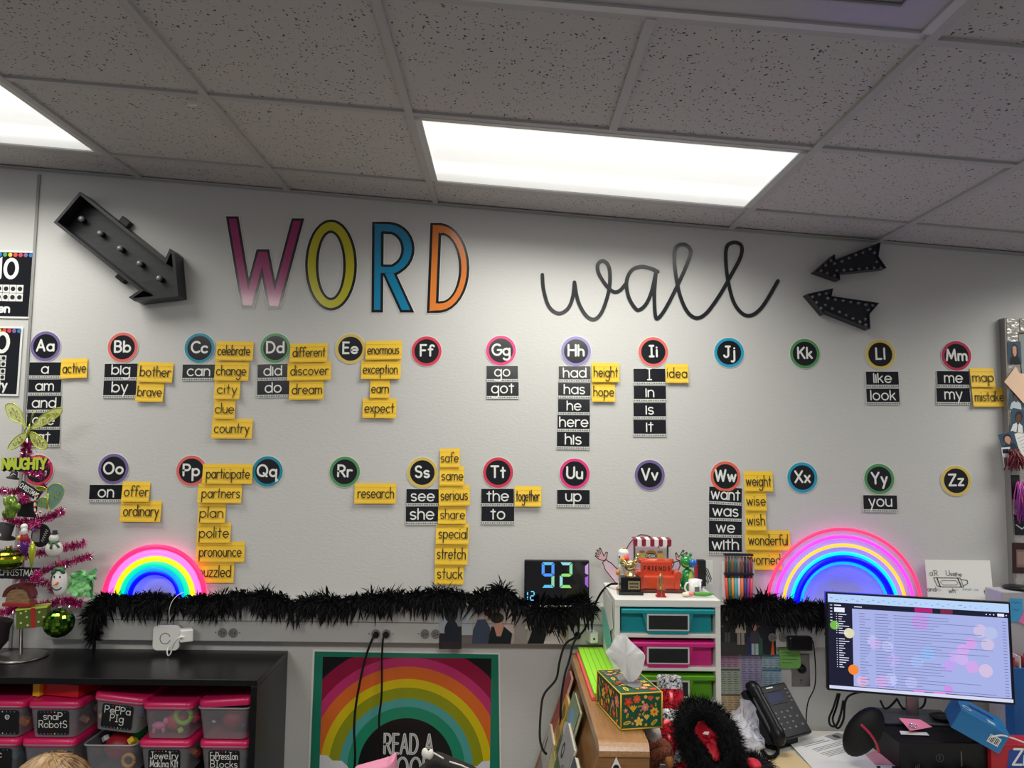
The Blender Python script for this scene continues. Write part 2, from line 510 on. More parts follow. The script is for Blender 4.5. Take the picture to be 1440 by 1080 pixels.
# ------------------------------------------------------------------ ceiling lights
def fixture(iu, v, lit, label):
    root = thing('ceiling_light', ce(iu * G + G, v + G / 2, 0), label, 'light', 'recessed ceiling light panels')
    u0, u1, v0, v1 = iu * G + hw, iu * G + 2 * G - hw, v + hw, v + G - hw
    f = MB(mat('fixture_enamel', S(205, 204, 202), 0.4))
    e = .022
    for a0, b0, a1, b1 in ((u0, v0, u1, v0 + e), (u0, v1 - e, u1, v1), (u0, v0, u0 + e, v1), (u1 - e, v0, u1, v1)):
        c = (ce(a0, b0, -.03) + ce(a1, b1, .003)) / 2
        f.box(c, (a1 - a0, b1 - b0, .03), None, Matrix((CE.u, CE.v, CE.n)).transposed())
    f.build('frame', root)
    d = MB()
    if lit:
        m = mat('lit_diffuser', S(250, 250, 244), 0.4)
        nt, bs = nodes(m)
        if not any(n.type == 'TEX_COORD' for n in nt.nodes):
            tc = nt.nodes.new('ShaderNodeTexCoord'); sp = nt.nodes.new('ShaderNodeSeparateXYZ')
            nt.links.new(tc.outputs['UV'], sp.inputs[0])
            cr = nt.nodes.new('ShaderNodeValToRGB')
            els = cr.color_ramp.elements
            els[0].position = 0; els[0].color = (.5, .5, .49, 1)
            els[1].position = 1; els[1].color = (.6, .6, .58, 1)
            for p, c in ((.12, .62), (.26, 1.0), (.40, .68), (.60, .72), (.74, 1.0), (.9, .9)):
                x = els.new(p); x.color = (c, c, c * .97, 1)
            nt.links.new(sp.outputs[1], cr.inputs['Fac'])
            nt.links.new(cr.outputs['Color'], bs.inputs['Emission Color'])
            bs.inputs['Emission Strength'].default_value = LAMP
    else:
        m = mat('unlit_diffuser', S(176, 174, 178), 0.25)
        bump(m, 260, .3, .001)
    A = [ce(u0 + e, v0 + e, -.004), ce(u1 - e, v0 + e, -.004), ce(u1 - e, v1 - e, -.004), ce(u0 + e, v1 - e, -.004)]
    d.f(A, m)
    uv = d.bm.loops.layers.uv.new('UVMap')
    for fcx in d.bm.faces:
        for lp, c in zip(fcx.loops, ((0, 0), (1, 0), (1, 1), (0, 1))):
            lp[uv].uv = c
    d.build('diffuser', root, fix=False)
    if lit:
        L = bpy.data.lights.new('panel_light', 'AREA')
        L.shape = 'RECTANGLE'; L.size = 1.12; L.size_y = .5; L.energy = LAMP_W if v < 1 else LAMP_FAR; L.color = (1.0, .992, .915); L.spread = math.radians(SPREAD if v < 1 else 175)
        lo = bpy.data.objects.new('panel_light', L); COL.objects.link(lo); lo.parent = root
        c = ce(iu * G + G, v + G / 2, .012)
        dn = CE.n * DN
        R = Matrix((CE.u, (-dn).cross(CE.u), -dn)).transposed()
        lo.matrix_world = Matrix.Translation(c - ce(iu * G + G, v + G / 2, 0)) @ R.to_4x4()
    if not lit:
        t = MB(mat('fixture_inner_lip', S(150, 148, 152), 0.4))
        for k in (.09,):
            pts = [ce(u0 + e + k, v0 + e + k, -.001), ce(u1 - e - k, v0 + e + k, -.001), ce(u1 - e - k, v1 - e - k, -.001), ce(u0 + e + k, v1 - e - k, -.001)]
            t.tube(pts + [pts[0]], .004, None, 6)
        t.build('inner_lip', root)
    return root
fixture(-4, .25, True, 'lit white ceiling panel above the wall seam and the big black arrow')
fixture(0, .25, True, 'lit white ceiling panel above the large coloured letters and script lettering')
fixture(0, 1.47, False, 'unlit ceiling panel with a dull translucent lens, farthest from the word wall')
fixture(4, .25, True, 'lit ceiling panel just past the small arrows, over the silver frame')
fixture(0, 2.69, True, 'lit ceiling panel out in the room beyond the unlit one')
fixture(-4, 2.69, True, 'lit ceiling panel out in the room above the bookshelf side')
# ceiling clip
t = MB(WHITEP)
q = atz(270, 146, ce(-.6, .6).z)
t.box(q + Vector((0, 0, 0)), (.03, .012, .012), None, None, .003)
tag(t.build('ceiling_hook', org=q), 'tiny white hook clipped to the ceiling tile by the grid bar', 'hook')
# ------------------------------------------------------------------ raceway ledge
RY = -.055
rz0, rz1 = at(420, 903, RY).z, at(420, 848, RY).z
rx0, rx1 = at(60, 900, RY).x, 2.35
b = MB(mat('raceway_enamel', S(188, 187, 184), 0.45))
b.box(((rx0 + rx1) / 2, RY / 2, (rz0 + rz1) / 2), (rx1 - rx0, -RY, rz1 - rz0), None, None, .003)
b.box(((rx0 + rx1) / 2, RY - .001, rz0 + .078), (rx1 - rx0, .002, .0025), mat('raceway_groove', S(120, 119, 118), .5))
race = struct(b.build('trim_4', org=((rx0 + rx1) / 2, 0, rz0)))
RW = Fr((0, RY, 0))
def wallfr(px, py, Y=0.0):
    return Fr(at(px, py, Y))
# ------------------------------------------------------------------ word wall: alphabet circles
RINGS = dict(purple=(122, 104, 160), coral=(232, 112, 104), teal=(28, 142, 168), green=(84, 152, 92), cream=(226, 196, 96), red=(222, 62, 88),
             pink=(236, 62, 132), lavender=(150, 138, 200), cyan=(36, 160, 196), crimson=(196, 44, 86), orange=(238, 108, 84))
def circle(t, px, py, colour, word):
    fr, _, _ = pxframe(px - 10, py - 10, px + 10, py + 10, 0, random.uniform(-1, 1.6))
    k = mpp(0)
    r = 22 * k
    q = MB(mat('laminate_edge', S(226, 226, 222), .4))
    q.prism(fr, arc(0, 0, r, r, 0, 350, 35), .0012, .0022)
    o = q.build('alphabet_circle', None, fr.o)
    tag(o, f'{word} ringed round alphabet card {t} stuck on the white wall', 'alphabet card', 'alphabet circles of the word wall')
    c = RINGS[colour]
    q = MB(mat('ring_' + colour, S(*c), .3, coat=.5))
    q.strip(fr, arc(0, 0, r * .96, r * .96, 0, 360, 36), arc(0, 0, r * .78, r * .78, 0, 360, 36), .0028)
    q.build('coloured_ring', o)
    q = MB(BLACK)
    q.disc(fr, 0, 0, r * .79, r * .79, .0026, None, 36)
    q.build('black_disc', o)
    q = MB(LETW)
    letters(q, fr, t, 0, -r * .29, 8.9 * k, 2.75 * k, .0034, None, .42 if t not in ('Ii', 'Jj', 'Ll') else .5, .95, 28 * k)
    q.build('lettering', o)
for t, px, py, c, w in (
    ('Aa', 64.5, 487, 'purple', 'purple'), ('Bb', 173, 488.5, 'coral', 'coral'), ('Cc', 281, 489.5, 'teal', 'teal blue'), ('Dd', 387.5, 489.5, 'green', 'green'),
    ('Ee', 493, 490.5, 'cream', 'pale yellow'), ('Ff', 600, 494, 'red', 'red'), ('Gg', 704.5, 493, 'pink', 'hot pink'), ('Hh', 810, 494, 'lavender', 'lavender'),
    ('Ii', 918.5, 495, 'coral', 'coral'), ('Jj', 1025, 496, 'cyan', 'bright blue'), ('Kk', 1131.5, 497.5, 'green', 'green'), ('Ll', 1237.5, 498.5, 'cream', 'pale yellow'),
    ('Mm', 1344.5, 500.5, 'crimson', 'crimson'), ('Nn', 54, 661, 'red', 'red'), ('Oo', 160, 659.5, 'purple', 'purple'), ('Pp', 269.5, 662, 'coral', 'coral'),
    ('Qq', 376.5, 663, 'teal', 'teal blue'), ('Rr', 485, 663.5, 'green', 'green'), ('Ss', 594, 664.5, 'cream', 'pale yellow'), ('Tt', 700.5, 664.5, 'red', 'red'),
    ('Uu', 808, 666, 'pink', 'hot pink'), ('Vv', 913.5, 668, 'purple', 'purple'), ('Ww', 1020, 670, 'orange', 'orange'), ('Xx', 1128, 671.5, 'cyan', 'bright blue'),
    ('Yy', 1236, 673.5, 'green', 'green'), ('Zz', 1344, 676, 'cream', 'pale yellow')):
    circle(t, px, py, c, w)
# ------------------------------------------------------------------ black word cards
TALL_I = {'i': (.02, [[(0, 1.36), (0, 0)]])}
def black_card(w, x0, y0, x1, y1, tilt=0.0, lift=0.0, head='Aa'):
    fr, cw, ch = pxframe(x0, y0, x1, y1, 0, tilt)
    fr = Fr(fr.o, fr.u, fr.v + fr.n * -.03)          # hangs a little off the wall at its foot
    q = MB(mat('card_edge', S(222, 222, 218), .45))
    q.prism(fr, [(-cw / 2, -ch / 2), (cw / 2, -ch / 2), (cw / 2, ch / 2), (-cw / 2, ch / 2)], .0022 + lift, .003 + lift)
    o = q.build('word_card', None, fr.o)
    tag(o, f'black printed word card reading {w} below the alphabet circle {head}', 'word card', 'black printed word cards')
    m = .012 * cw
    q = MB(BLACK)
    q.rect(fr, -cw / 2 + m, -ch / 2 + ch * .165, cw / 2 - m, ch / 2 - m, .0034 + lift)
    q.build('black_panel', o)
    q = MB(BLACKM)
    n = 19
    for k in range(n):
        a = -cw / 2 + cw * (k + .5) / n
        q.rect(fr, a - cw / n * .24, -ch / 2 + ch * .035, a + cw / n * .24, -ch / 2 + ch * .12, .0034 + lift)
    q.build('dotted_border', o)
    q = MB(LETW)
    letters(q, fr, w, 0, ch * (.5 - .70) + (.05 * ch if any(c in w for c in 'gyp') else 0), ch * .40, ch * .075, .004 + lift, None, .30, .58, cw * .84, glyph=TALL_I)
    q.build('lettering', o)
for w, x0, y0, x1, y1, tl, hd in (
    ('a', 41, 509, 87, 532, 0, 'Aa'), ('am', 40, 533, 87, 556, 0, 'Aa'), ('and', 38.5, 556.5, 87, 580, 0, 'Aa'), ('are', 38, 580.5, 85.5, 604, 0, 'Aa'), ('at', 38, 604, 85, 628, 0, 'Aa'),
    ('big', 147, 511, 194, 534.5, -.5, 'Bb'), ('by', 145.5, 535, 192.5, 560, 0, 'Bb'), ('can', 256.5, 512, 303, 535.5, 0, 'Cc'),
    ('did', 362, 511.5, 406, 535, -1.5, 'Dd'), ('do', 361.5, 535, 407.5, 559, -1, 'Dd'), ('go', 683.5, 514, 729, 537, 0, 'Gg'), ('got', 683.5, 537, 730, 561, 0, 'Gg'),
    ('had', 785, 514.5, 831, 537.5, 0, 'Hh'), ('has', 784.2, 538, 831, 560.5, .5, 'Hh'), ('he', 784, 561, 830, 583.5, .5, 'Hh'), ('here', 783.3, 583.5, 830, 607, .5, 'Hh'), ('his', 782.5, 607, 829.3, 632, 1, 'Hh'),
    ('I', 890, 518, 936, 541, 0, 'Ii'), ('in', 890.3, 542, 937, 565, .2, 'Ii'), ('is', 890, 566, 937, 589.5, 0, 'Ii'), ('it', 890, 590, 937, 614, .3, 'Ii'),
    ('like', 1216.7, 522, 1264, 545, 0, 'Ll'), ('look', 1217.3, 546, 1265, 569.5, 0, 'Ll'), ('me', 1316.5, 521.3, 1363.4, 545, .4, 'Mm'), ('my', 1315.7, 545.3, 1364.5, 569.5, .3, 'Mm'),
    ('on', 126, 681.5, 173.3, 706, .2, 'Oo'), ('see', 571.3, 687.4, 617.6, 711.3, .3, 'Ss'), ('she', 570.5, 712, 616.6, 737.5, -.2, 'Ss'), ('the', 676.5, 687, 723, 711.5, 0, 'Tt'), ('to', 676.7, 712, 723.4, 737, .2, 'Tt'),
    ('up', 783, 688.5, 829.5, 713, .6, 'Uu'), ('want', 996.3, 685, 1043.3, 709.5, 3.2, 'Ww'), ('was', 996.3, 708.5, 1043.3, 732.5, 2.2, 'Ww'), ('we', 996.3, 731.5, 1043.3, 755.5, 1.6, 'Ww'), ('with', 996, 755, 1043.3, 779.5, 1, 'Ww'),
    ('you', 1213.2, 696, 1261.6, 720, .6, 'Yy')):
    black_card(w, x0, y0, x1, y1, tl, 0.0, hd)
# ------------------------------------------------------------------ yellow index cards with handwriting
YEL = mat('yellow_card', S(252, 206, 56), .55)
YLINE = mat('card_rule', S(176, 140, 60), .6)
def yellow_card(w, x0, y0, x1, y1, tilt=0.0, head='Aa', k=0, word='beside'):
    fr, cw, ch = pxframe(x0, y0, x1, y1, 0, tilt)
    lean = random.uniform(.05, .12)
    fr = Fr(fr.o, fr.u, fr.v - fr.n * lean)
    L = .0062 + (k % 8) * .0003
    q = MB(YEL)
    rows = []
    for j in range(6):
        t = -ch / 2 + ch * j / 5
        rows.append([fr(-cw / 2 + cw * i / 6, t, L + .0024 * abs(i - 3) / 3 * (1 - j / 5)) for i in range(7)])
    q.grid(rows, None, True)
    o = q.build('index_card', None, fr.o, fix=False)
    tag(o, f'yellow index card handwritten {w} {word} the alphabet circle {head}', 'index card', 'yellow handwritten index cards')
    fr2 = Fr(fr(0, 0, L), fr.u, fr.v)
    q = MB(YLINE)
    for j in (.80, .24, .04):
        q.rect(fr2, -cw / 2 * .995, -ch / 2 + ch * j, cw / 2 * .995, -ch / 2 + ch * j + .0007, .0026)
    q.build('ruled_line', o)
    q = MB(INK)
    letters(q, fr2, w, cw * random.uniform(-.02, .03), -ch * .21, ch * .29, ch * .047, .0034, None, .34, 1.1, cw * .86)
    q.build('handwriting', o)
for k, (w, x0, y0, x1, y1, tl, hd) in enumerate((
    ('active', 87, 504.5, 124, 532.5, -2, 'Aa'), ('bother', 195, 509.5, 244, 538, 2, 'Bb'), ('brave', 192.7, 538, 231, 565.5, 1, 'Bb'),
    ('celebrate', 305, 480.5, 357, 508, .6, 'Cc'), ('change', 303, 508.5, 350.7, 536, .5, 'Cc'), ('city', 302.7, 534.5, 338.5, 562, .6, 'Cc'), ('clue', 302, 562, 331.5, 589.3, .5, 'Cc'), ('country', 299.5, 589, 355.6, 617, .5, 'Cc'),
    ('different', 408.5, 483, 461, 510, -1, 'Dd'), ('discover', 405, 508.5, 466, 535.5, -1, 'Dd'), ('dream', 407.5, 534.5, 455.5, 562.5, -.8, 'Dd'),
    ('enormous', 514.5, 479.5, 565.5, 506.5, -1, 'Ee'), ('exception', 508.5, 506.5, 564, 534, 0, 'Ee'), ('earn', 521, 533.5, 548.5, 560.5, 0, 'Ee'), ('expect', 510.5, 560.5, 557.7, 588.5, .6, 'Ee'),
    ('height', 831.7, 510.5, 870.4, 538, .4, 'Hh'), ('hope', 832, 538, 864.5, 565.5, .6, 'Hh'), ('idea', 935.5, 512, 967.5, 539.3, .5, 'Ii'),
    ('map', 1363, 517.7, 1397, 545, .2, 'Mm'), ('mistake', 1365.7, 545, 1412, 572.5, .3, 'Mm'),
    ('offer', 173.3, 677.7, 211.3, 705.5, .6, 'Oo'), ('ordinary', 171.5, 704.5, 227.3, 733.5, .6, 'Oo'),
    ('participate', 286.5, 652.5, 355.5, 680.5, .4, 'Pp'), ('partners', 280, 680.5, 340.6, 707.5, .4, 'Pp'), ('plan', 280, 707.5, 317.7, 735.5, .3, 'Pp'), ('polite', 278.3, 735.5, 324.7, 763.3, 0, 'Pp'), ('pronounce', 277.5, 762, 344.2, 790, 0, 'Pp'), ('puzzled', 278, 789.5, 329.4, 818.7, .3, 'Pp'),
    ('research', 499.5, 679.7, 557, 708, .3, 'Rr'), ('safe', 619, 631, 646.7, 657.3, 0, 'Ss'), ('same', 618.5, 656.3, 652.6, 682.7, .5, 'Ss'), ('serious', 617.5, 682.3, 660.4, 711, -1.2, 'Ss'), ('share', 616.5, 711, 655, 736.5, .2, 'Ss'),
    ('special', 613.5, 736.5, 659, 764.8, 1, 'Ss'), ('stretch', 612.5, 764, 657.5, 793.7, 1, 'Ss'), ('stuck', 612, 792, 651.7, 821, 1, 'Ss'), ('together', 724, 684, 761, 712.3, .5, 'Tt'),
    ('weight', 1045.5, 663, 1085.7, 691, .8, 'Ww'), ('wise', 1046.5, 691, 1076.7, 718, .6, 'Ww'), ('wish', 1047.5, 718, 1076, 746, .8, 'Ww'), ('wonderful', 1047.5, 746, 1110.3, 773.5, 1, 'Ww'), ('worried', 1049.5, 773.5, 1098.5, 801, 1, 'Ww'))):
    yellow_card(w, x0, y0, x1, y1, tl, hd, k, 'beside or below')
# ------------------------------------------------------------------ WORD letters and the script "wall"
PL = lambda x, y: (300 + x * .2639, 280 + y * .2639)
W0 = Fr((0, 0, 0))
def wz(x, y, ox=300, oy=280, k=.2639):
    p = at(ox + x * k, oy + y * k, 0)
    return (p.x, p.z)
def big_letter(ch, colour, cname, outer_inner, legs, inset, cx):
    """outer_inner: pairs of outlines; legs: slanted bars (x0, y0, x1, y1, horizontal width)"""
    o = None
    for lay, (nm, m) in enumerate((('paper_edge', mat('laminate_edge')), ('black_outline', BLACK), ('coloured_fill', mat('letter_' + cname, S(*colour), .22, coat=.6)))):
        q = MB(m)
        e = (-4, 0, inset)[lay]
        d = .0020 + .0009 * lay
        for A, B in outer_inner:
            P, Q = [], []
            for a, bb in zip(A, B):
                L = math.hypot(bb[0] - a[0], bb[1] - a[1]) or 1
                t = e / L
                P.append(wz(a[0] + (bb[0] - a[0]) * t, a[1] + (bb[1] - a[1]) * t)); Q.append(wz(bb[0] + (a[0] - bb[0]) * t, bb[1] + (a[1] - bb[1]) * t))
            q.strip(W0, P, Q, d)
        for k, (x0, y0, x1, y1, w, t0, t1) in enumerate(legs):
            hw2 = w / 2 - e
            s = 1 if y1 > y0 else -1
            ya, yb = y0 + s * e * t0, y1 - s * e * t1
            sl = (x1 - x0) / (y1 - y0)
            xa, xb = x0 + sl * (ya - y0), x1 + sl * (yb - y1)
            q.flat(W0, [wz(xa - hw2, ya), wz(xa + hw2, ya), wz(xb + hw2, yb), wz(xb - hw2, yb)], d + 4e-5 * (k + 1))
        if o is None:
            o = q.build('wall_letter', None, at(*PL(cx, 350)), fix=False)
            tag(o, f'large {cname} cut-out letter {ch} with black outline on the wall', 'letter', 'large coloured letters spelling a title')
        else:
            q.build(nm, o, fix=False)
W_ = 67
big_letter('W', (158, 34, 106), 'magenta', [], [(102, 93, 183, 580, W_, 1, 1), (183, 580, 265, 268, W_, 1, 1), (265, 268, 325, 583, W_, 1, 1), (325, 583, 452, 104, W_, 1, 1)], 13, 265)
big_letter('O', (196, 188, 32), 'yellow', [(arc(628, 352, 138, 243, 0, 360, 40), arc(627, 354, 66, 172, 0, 360, 40))], [], 14, 628)
ro = [(845, 122), (900, 121), (940, 122)] + arc(935, 266, 138, 144, -90, 62, 12)[1:] + [(975, 408), (905, 408), (845, 408)]
ri = [(905, 186), (906, 186), (920, 187)] + arc(930, 268, 72, 82, -90, 62, 12)[1:] + [(950, 349), (906, 349), (905, 349)]
big_letter('R', (14, 134, 178), 'blue', [(ro, ri)], [(878, 122, 874, 605, 62, 1, 1), (938, 396, 1034, 605, 74, 0, 1)], 14, 950)
do_ = [(1158, 128), (1190, 128)] + arc(1200, 367, 165, 240, -86, 86, 16) + [(1180, 607), (1137, 607)]
di_ = [(1218, 195), (1222, 195)] + arc(1215, 368, 94, 176, -80, 80, 16) + [(1205, 545), (1200, 545)]
big_letter('D', (234, 132, 52), 'orange', [(do_, di_)], [(1187, 128, 1168, 607, 60, 1, 1)], 14, 1250)
def sc(P, n=7):
    return [wz(p.x, p.y, 740, 320) for p in catmull([(x, y, 0) for x, y in P], n)]
q = MB(mat('vinyl_script', S(32, 35, 40), .22, coat=.5))
wl = 20 * .2639 * mpp(0)
for k, P in enumerate((
    [(86, 252), (92, 330), (120, 420), (172, 458), (222, 432), (248, 370), (257, 292)],
    [(257, 292), (275, 390), (315, 465), (360, 490), (400, 455), (432, 370), (446, 290), (440, 210), (410, 178), (382, 196), (384, 240), (412, 290), (440, 325), (470, 344), (500, 335), (530, 300)],
    [(700, 235), (662, 218), (610, 209), (560, 230), (534, 290), (545, 370), (580, 430), (605, 438), (640, 405), (668, 340), (688, 250)],
    [(690, 240), (682, 350), (686, 460), (700, 484), (740, 435), (800, 320), (850, 210), (876, 130), (850, 94), (810, 96), (790, 130), (792, 220), (815, 350), (855, 445), (905, 482), (960, 455), (1030, 360), (1090, 255), (1140, 160), (1146, 100), (1110, 80), (1070, 100), (1062, 170), (1075, 290), (1110, 410), (1175, 470), (1250, 430), (1340, 285)])):
    q.ribbon(W0, sc(P), wl, .0022 + k * .0004, None, True, .0004)
o = q.build('wall_lettering', None, at(930, 400), fix=False)
tag(o, 'black script word wall written in one looping line on the wall', 'wall lettering')
# ------------------------------------------------------------------ marquee arrows
ARW = noise_col(mat('black_wood', S(22, 24, 30), .4), S(15, 17, 22), S(29, 31, 37), 18, stretch=(1, 6, 6))
GLASS = mat('clear_bulb', S(76, 80, 88), .06, coat=.6, spec=.9)
BULB = clear('bulb_glass', S(210, 212, 214), .55, .05)
k = .25
org = at(165, 345)
ang = -math.atan2(.609, .793)
AF = Fr(at(165, 350), (math.cos(ang), 0, math.sin(ang)), (-math.sin(ang), 0, math.cos(ang)))
def loc2(fr, px, py, Y):
    p = at(px, py, Y) - fr.o
    return (p.dot(fr.u), p.dot(fr.v))
DP = .085
def Lp(px, py):
    return loc2(AF, px, py, -DP)
tipx, tipy = Lp(254, 412)
A0 = Lp(112.5, 269.5); B0 = Lp(75, 312.5)
aw = (A0[1] - B0[1]) / 2; am = (A0[1] + B0[1]) / 2
J = (Lp(225, 367)[0] + Lp(207, 400)[0]) / 2
bt, bb_ = Lp(246, 353), Lp(182, 417)
hw_ = (bt[1] - bb_[1]) / 2
bx = (bt[0] + bb_[0]) / 2
L0 = (A0[0] + B0[0]) / 2
out = [(L0, am - aw), (J, am - aw), (bx - .012, am - hw_), (bx + .015, am - hw_ * .98), (tipx, am), (bx + .015, am + hw_ * .98), (bx - .012, am + hw_), (J, am + aw), (L0, am + aw)]
def inset(P, e):
    n = len(P); R = []
    for i in range(n):
        a, b_, c = Vector(P[i - 1]), Vector(P[i]), Vector(P[(i + 1) % n])
        d0, d1 = (b_ - a).normalized(), (c - b_).normalized()
        n0, n1 = Vector((-d0.y, d0.x)), Vector((-d1.y, d1.x))
        m_ = (n0 + n1)
        m_ = m_ / max(.35, m_.length_squared / 2) if m_.length > 1e-6 else n0
        m_ = m_ * 1.0
        R.append(b_ + m_ * e / (1 if m_.length == 0 else 1))
    return R
root = thing('marquee_arrow', AF.o, 'large black wooden box arrow with five bulbs, pointing down at the word wall', 'arrow', 'marquee arrows')
inn = inset(out, .011)
q = MB(ARW)
q.prism(AF, out, .002, .012)
q.build('back_board', root)
q = MB(ARW)
n = len(out)
for i in range(n):
    a, b_, c, d = out[i], out[(i + 1) % n], inn[(i + 1) % n], inn[i]
    q.f([AF(*a, DP), AF(*b_, DP), AF(*c, DP), AF(*d, DP)])
    q.f([AF(*a, .012), AF(*b_, .012), AF(*b_, DP), AF(*a, DP)])
    q.f([AF(*d, .012), AF(*c, .012), AF(*c, DP), AF(*d, DP)])
q.build('side_frame', root, fix=False)
for px, py in ((115.5, 308.5), (142, 328.5), (170, 350), (197.5, 371), (225, 392)):
    a, c = loc2(AF, px, py, -.03)
    q = MB()
    q.lathe(AF(a, c, .012), [(.011, 0), (.011, .014), (.008, .016)], BLACKP, 12, AF.M())
    bl = q.build('bulb_socket', root)
    q = MB(mat('round_bulb', S(132, 136, 142), .05, coat=1.0, spec=.9))
    q.ell(AF(a, c, .036), (.0125, .0125, .0125), None, 14)
    q.build('bulb', bl)
for px, py, ss in ((176, 313, 1), (174, 388, -1)):
    a, c = loc2(AF, px, py, -.02)
    q = MB(BLACKP)
    c = am + ss * (aw + .012)
    q.fbox(AF, a - .022, c - .014, a + .022, c + .014, .002, .03, None, .003)
    q.build('mounting_clip', root)
def small_arrow(pts, bulbs, ox, oy, k, label):
    D = .05
    fr = Fr(at(ox + pts[0][0] * k, oy + pts[0][1] * k, -D) + Vector((0, D, 0)))
    P = [loc2(fr, ox + x * k, oy + y * k, -D) for x, y in pts]
    area = sum(P[i - 1][0] * P[i][1] - P[i][0] * P[i - 1][1] for i in range(len(P)))
    if area < 0:
        P = P[::-1]
    root = thing('marquee_arrow', fr.o, label, 'arrow', 'marquee arrows')
    q = MB(mat('arrow_tin', S(30, 33, 40), .38, .3))
    q.prism(fr, P, .001, D - .006)
    q.build('body', root)
    I = inset(P, .004)
    q = MB(mat('arrow_tin'))
    n = len(P)
    for i in range(n):
        a, b_, c, d = P[i], P[(i + 1) % n], I[(i + 1) % n], I[i]
        q.f([fr(*a, D), fr(*b_, D), fr(*c, D), fr(*d, D)])
        q.f([fr(*a, D - .006), fr(*b_, D - .006), fr(*b_, D), fr(*a, D)])
        q.f([fr(*d, D - .006), fr(*c, D - .006), fr(*c, D), fr(*d, D)])
    q.build('raised_rim', root, fix=False)
    for x, y in bulbs:
        a, c = loc2(fr, ox + x * k, oy + y * k, -D)
        q = MB(GLASS if (x * 7 + y) % 3 else mat('frosted_bulb', S(104, 106, 112), .15, coat=.6))
        q.ell(fr(a, c, D - .004), (.0074, .0085, .0074), None, 10, None, 6)
        q.build('bulb', root)
small_arrow([(313, 413), (500, 250), (505, 305), (935, 138), (915, 272), (992, 385), (545, 432), (552, 495)],
    ((465, 310), (415, 355), (370, 408), (430, 432), (497, 455), (500, 340), (520, 405), (570, 318), (590, 403), (637, 287), (655, 395), (700, 257), (730, 390), (768, 235), (803, 383), (835, 200), (873, 380), (878, 238), (898, 322), (935, 378)),
    1100, 320, .1481, 'small black bulb arrow touching the ceiling, upper one of the pair')
small_arrow([(238, 630), (485, 576), (470, 650), (922, 715), (830, 822), (838, 962), (392, 785), (402, 822)],
    ((420, 625), (355, 635), (290, 658), (328, 710), (372, 765), (437, 670), (413, 735), (507, 683), (478, 768), (580, 693), (547, 800), (652, 706), (610, 832), (727, 716), (675, 862), (797, 730), (740, 895), (862, 738), (818, 780), (790, 868), (797, 925)),
    1100, 320, .1481, 'small black bulb arrow above the Kk and Ll circles, lower one of the pair')
# ------------------------------------------------------------------ number posters by the seam
DOTC = [S(40, 120, 190), S(130, 100, 160), S(214, 60, 90), S(228, 70, 60), S(244, 200, 50), S(80, 160, 90)]
def num_poster(x0, y0, x1, y1, tilt, word, digits, tens, label, dg, wd):
    fr, pw, ph = pxframe(x0, y0, x1, y1, 0, tilt)
    q = MB(WHITE)
    q.prism(fr, [(-pw / 2, -ph / 2), (pw / 2, -ph / 2), (pw / 2, ph / 2), (-pw / 2, ph / 2)], .004, .005)
    o = q.build('number_poster', None, fr.o)
    tag(o, label, 'poster', 'number posters')
    q = MB(BLACK)
    e = .008
    q.rect(fr, -pw / 2 + e, -ph / 2 + e, pw / 2 - e, ph / 2 - e, .0056)
    q.build('black_panel', o)
    q = MB()
    n = 16
    for k in range(n):
        q.disc(fr, pw / 2 - .014 - k * (pw - .028) / (n - 1), ph / 2 - .018, .0085, .0085, .0062, mat('dot_%d' % (k % 6), DOTC[k % 6], .4), 12)
    q.build('dotted_border', o)
    q = MB(LETW)
    k = mpp(0)
    cy = (y0 + y1) / 2
    R = pw / 2
    letters(q, fr, digits, R - dg[0] * k, (cy - dg[1]) * k, dg[2] * k / 1.7, 5 * k, .0062, None, .4, 1, None, 'r')
    q.build('number_lettering', o)
    q = MB(LETW)
    letters(q, fr, word, R - wd[0] * k, (cy - wd[1]) * k, wd[2] * k, 2.6 * k, .0062, None, .3, .9, None, 'r')
    q.build('word_lettering', o)
    q = MB()
    rgt, cwx, chx, rows_ = tens
    for yy in rows_:
        for c in range(5):
            a = R - (rgt + cwx * (c + .5)) * k
            bb = (cy - yy) * k
            q.rect(fr, a - (cwx / 2 - .3) * k, bb - (chx / 2 - .25) * k, a + (cwx / 2 - .3) * k, bb + (chx / 2 - .25) * k, .0062, WHITE)
            q.disc(fr, a, bb, cwx * .34 * k, cwx * .34 * k, .0067, BLACKM, 14)
    q.build('ten_frame', o)
num_poster(-72, 351, 47, 448, 1.2, 'ten', '10', (12, 9.8, 11.8, (406, 418)), 'black number poster reading ten with one dot frame, upper of two', (23, 390, 26), (30, 439.5, 7))
num_poster(-84, 458, 30, 556, 1.2, 'twenty', '20', (20, 7.8, 8.2, (503, 511.5, 521.5, 530)), 'black glossy number poster ending in ty, with dot frames, below the ten poster', (19, 494, 26), (17, 546, 7))

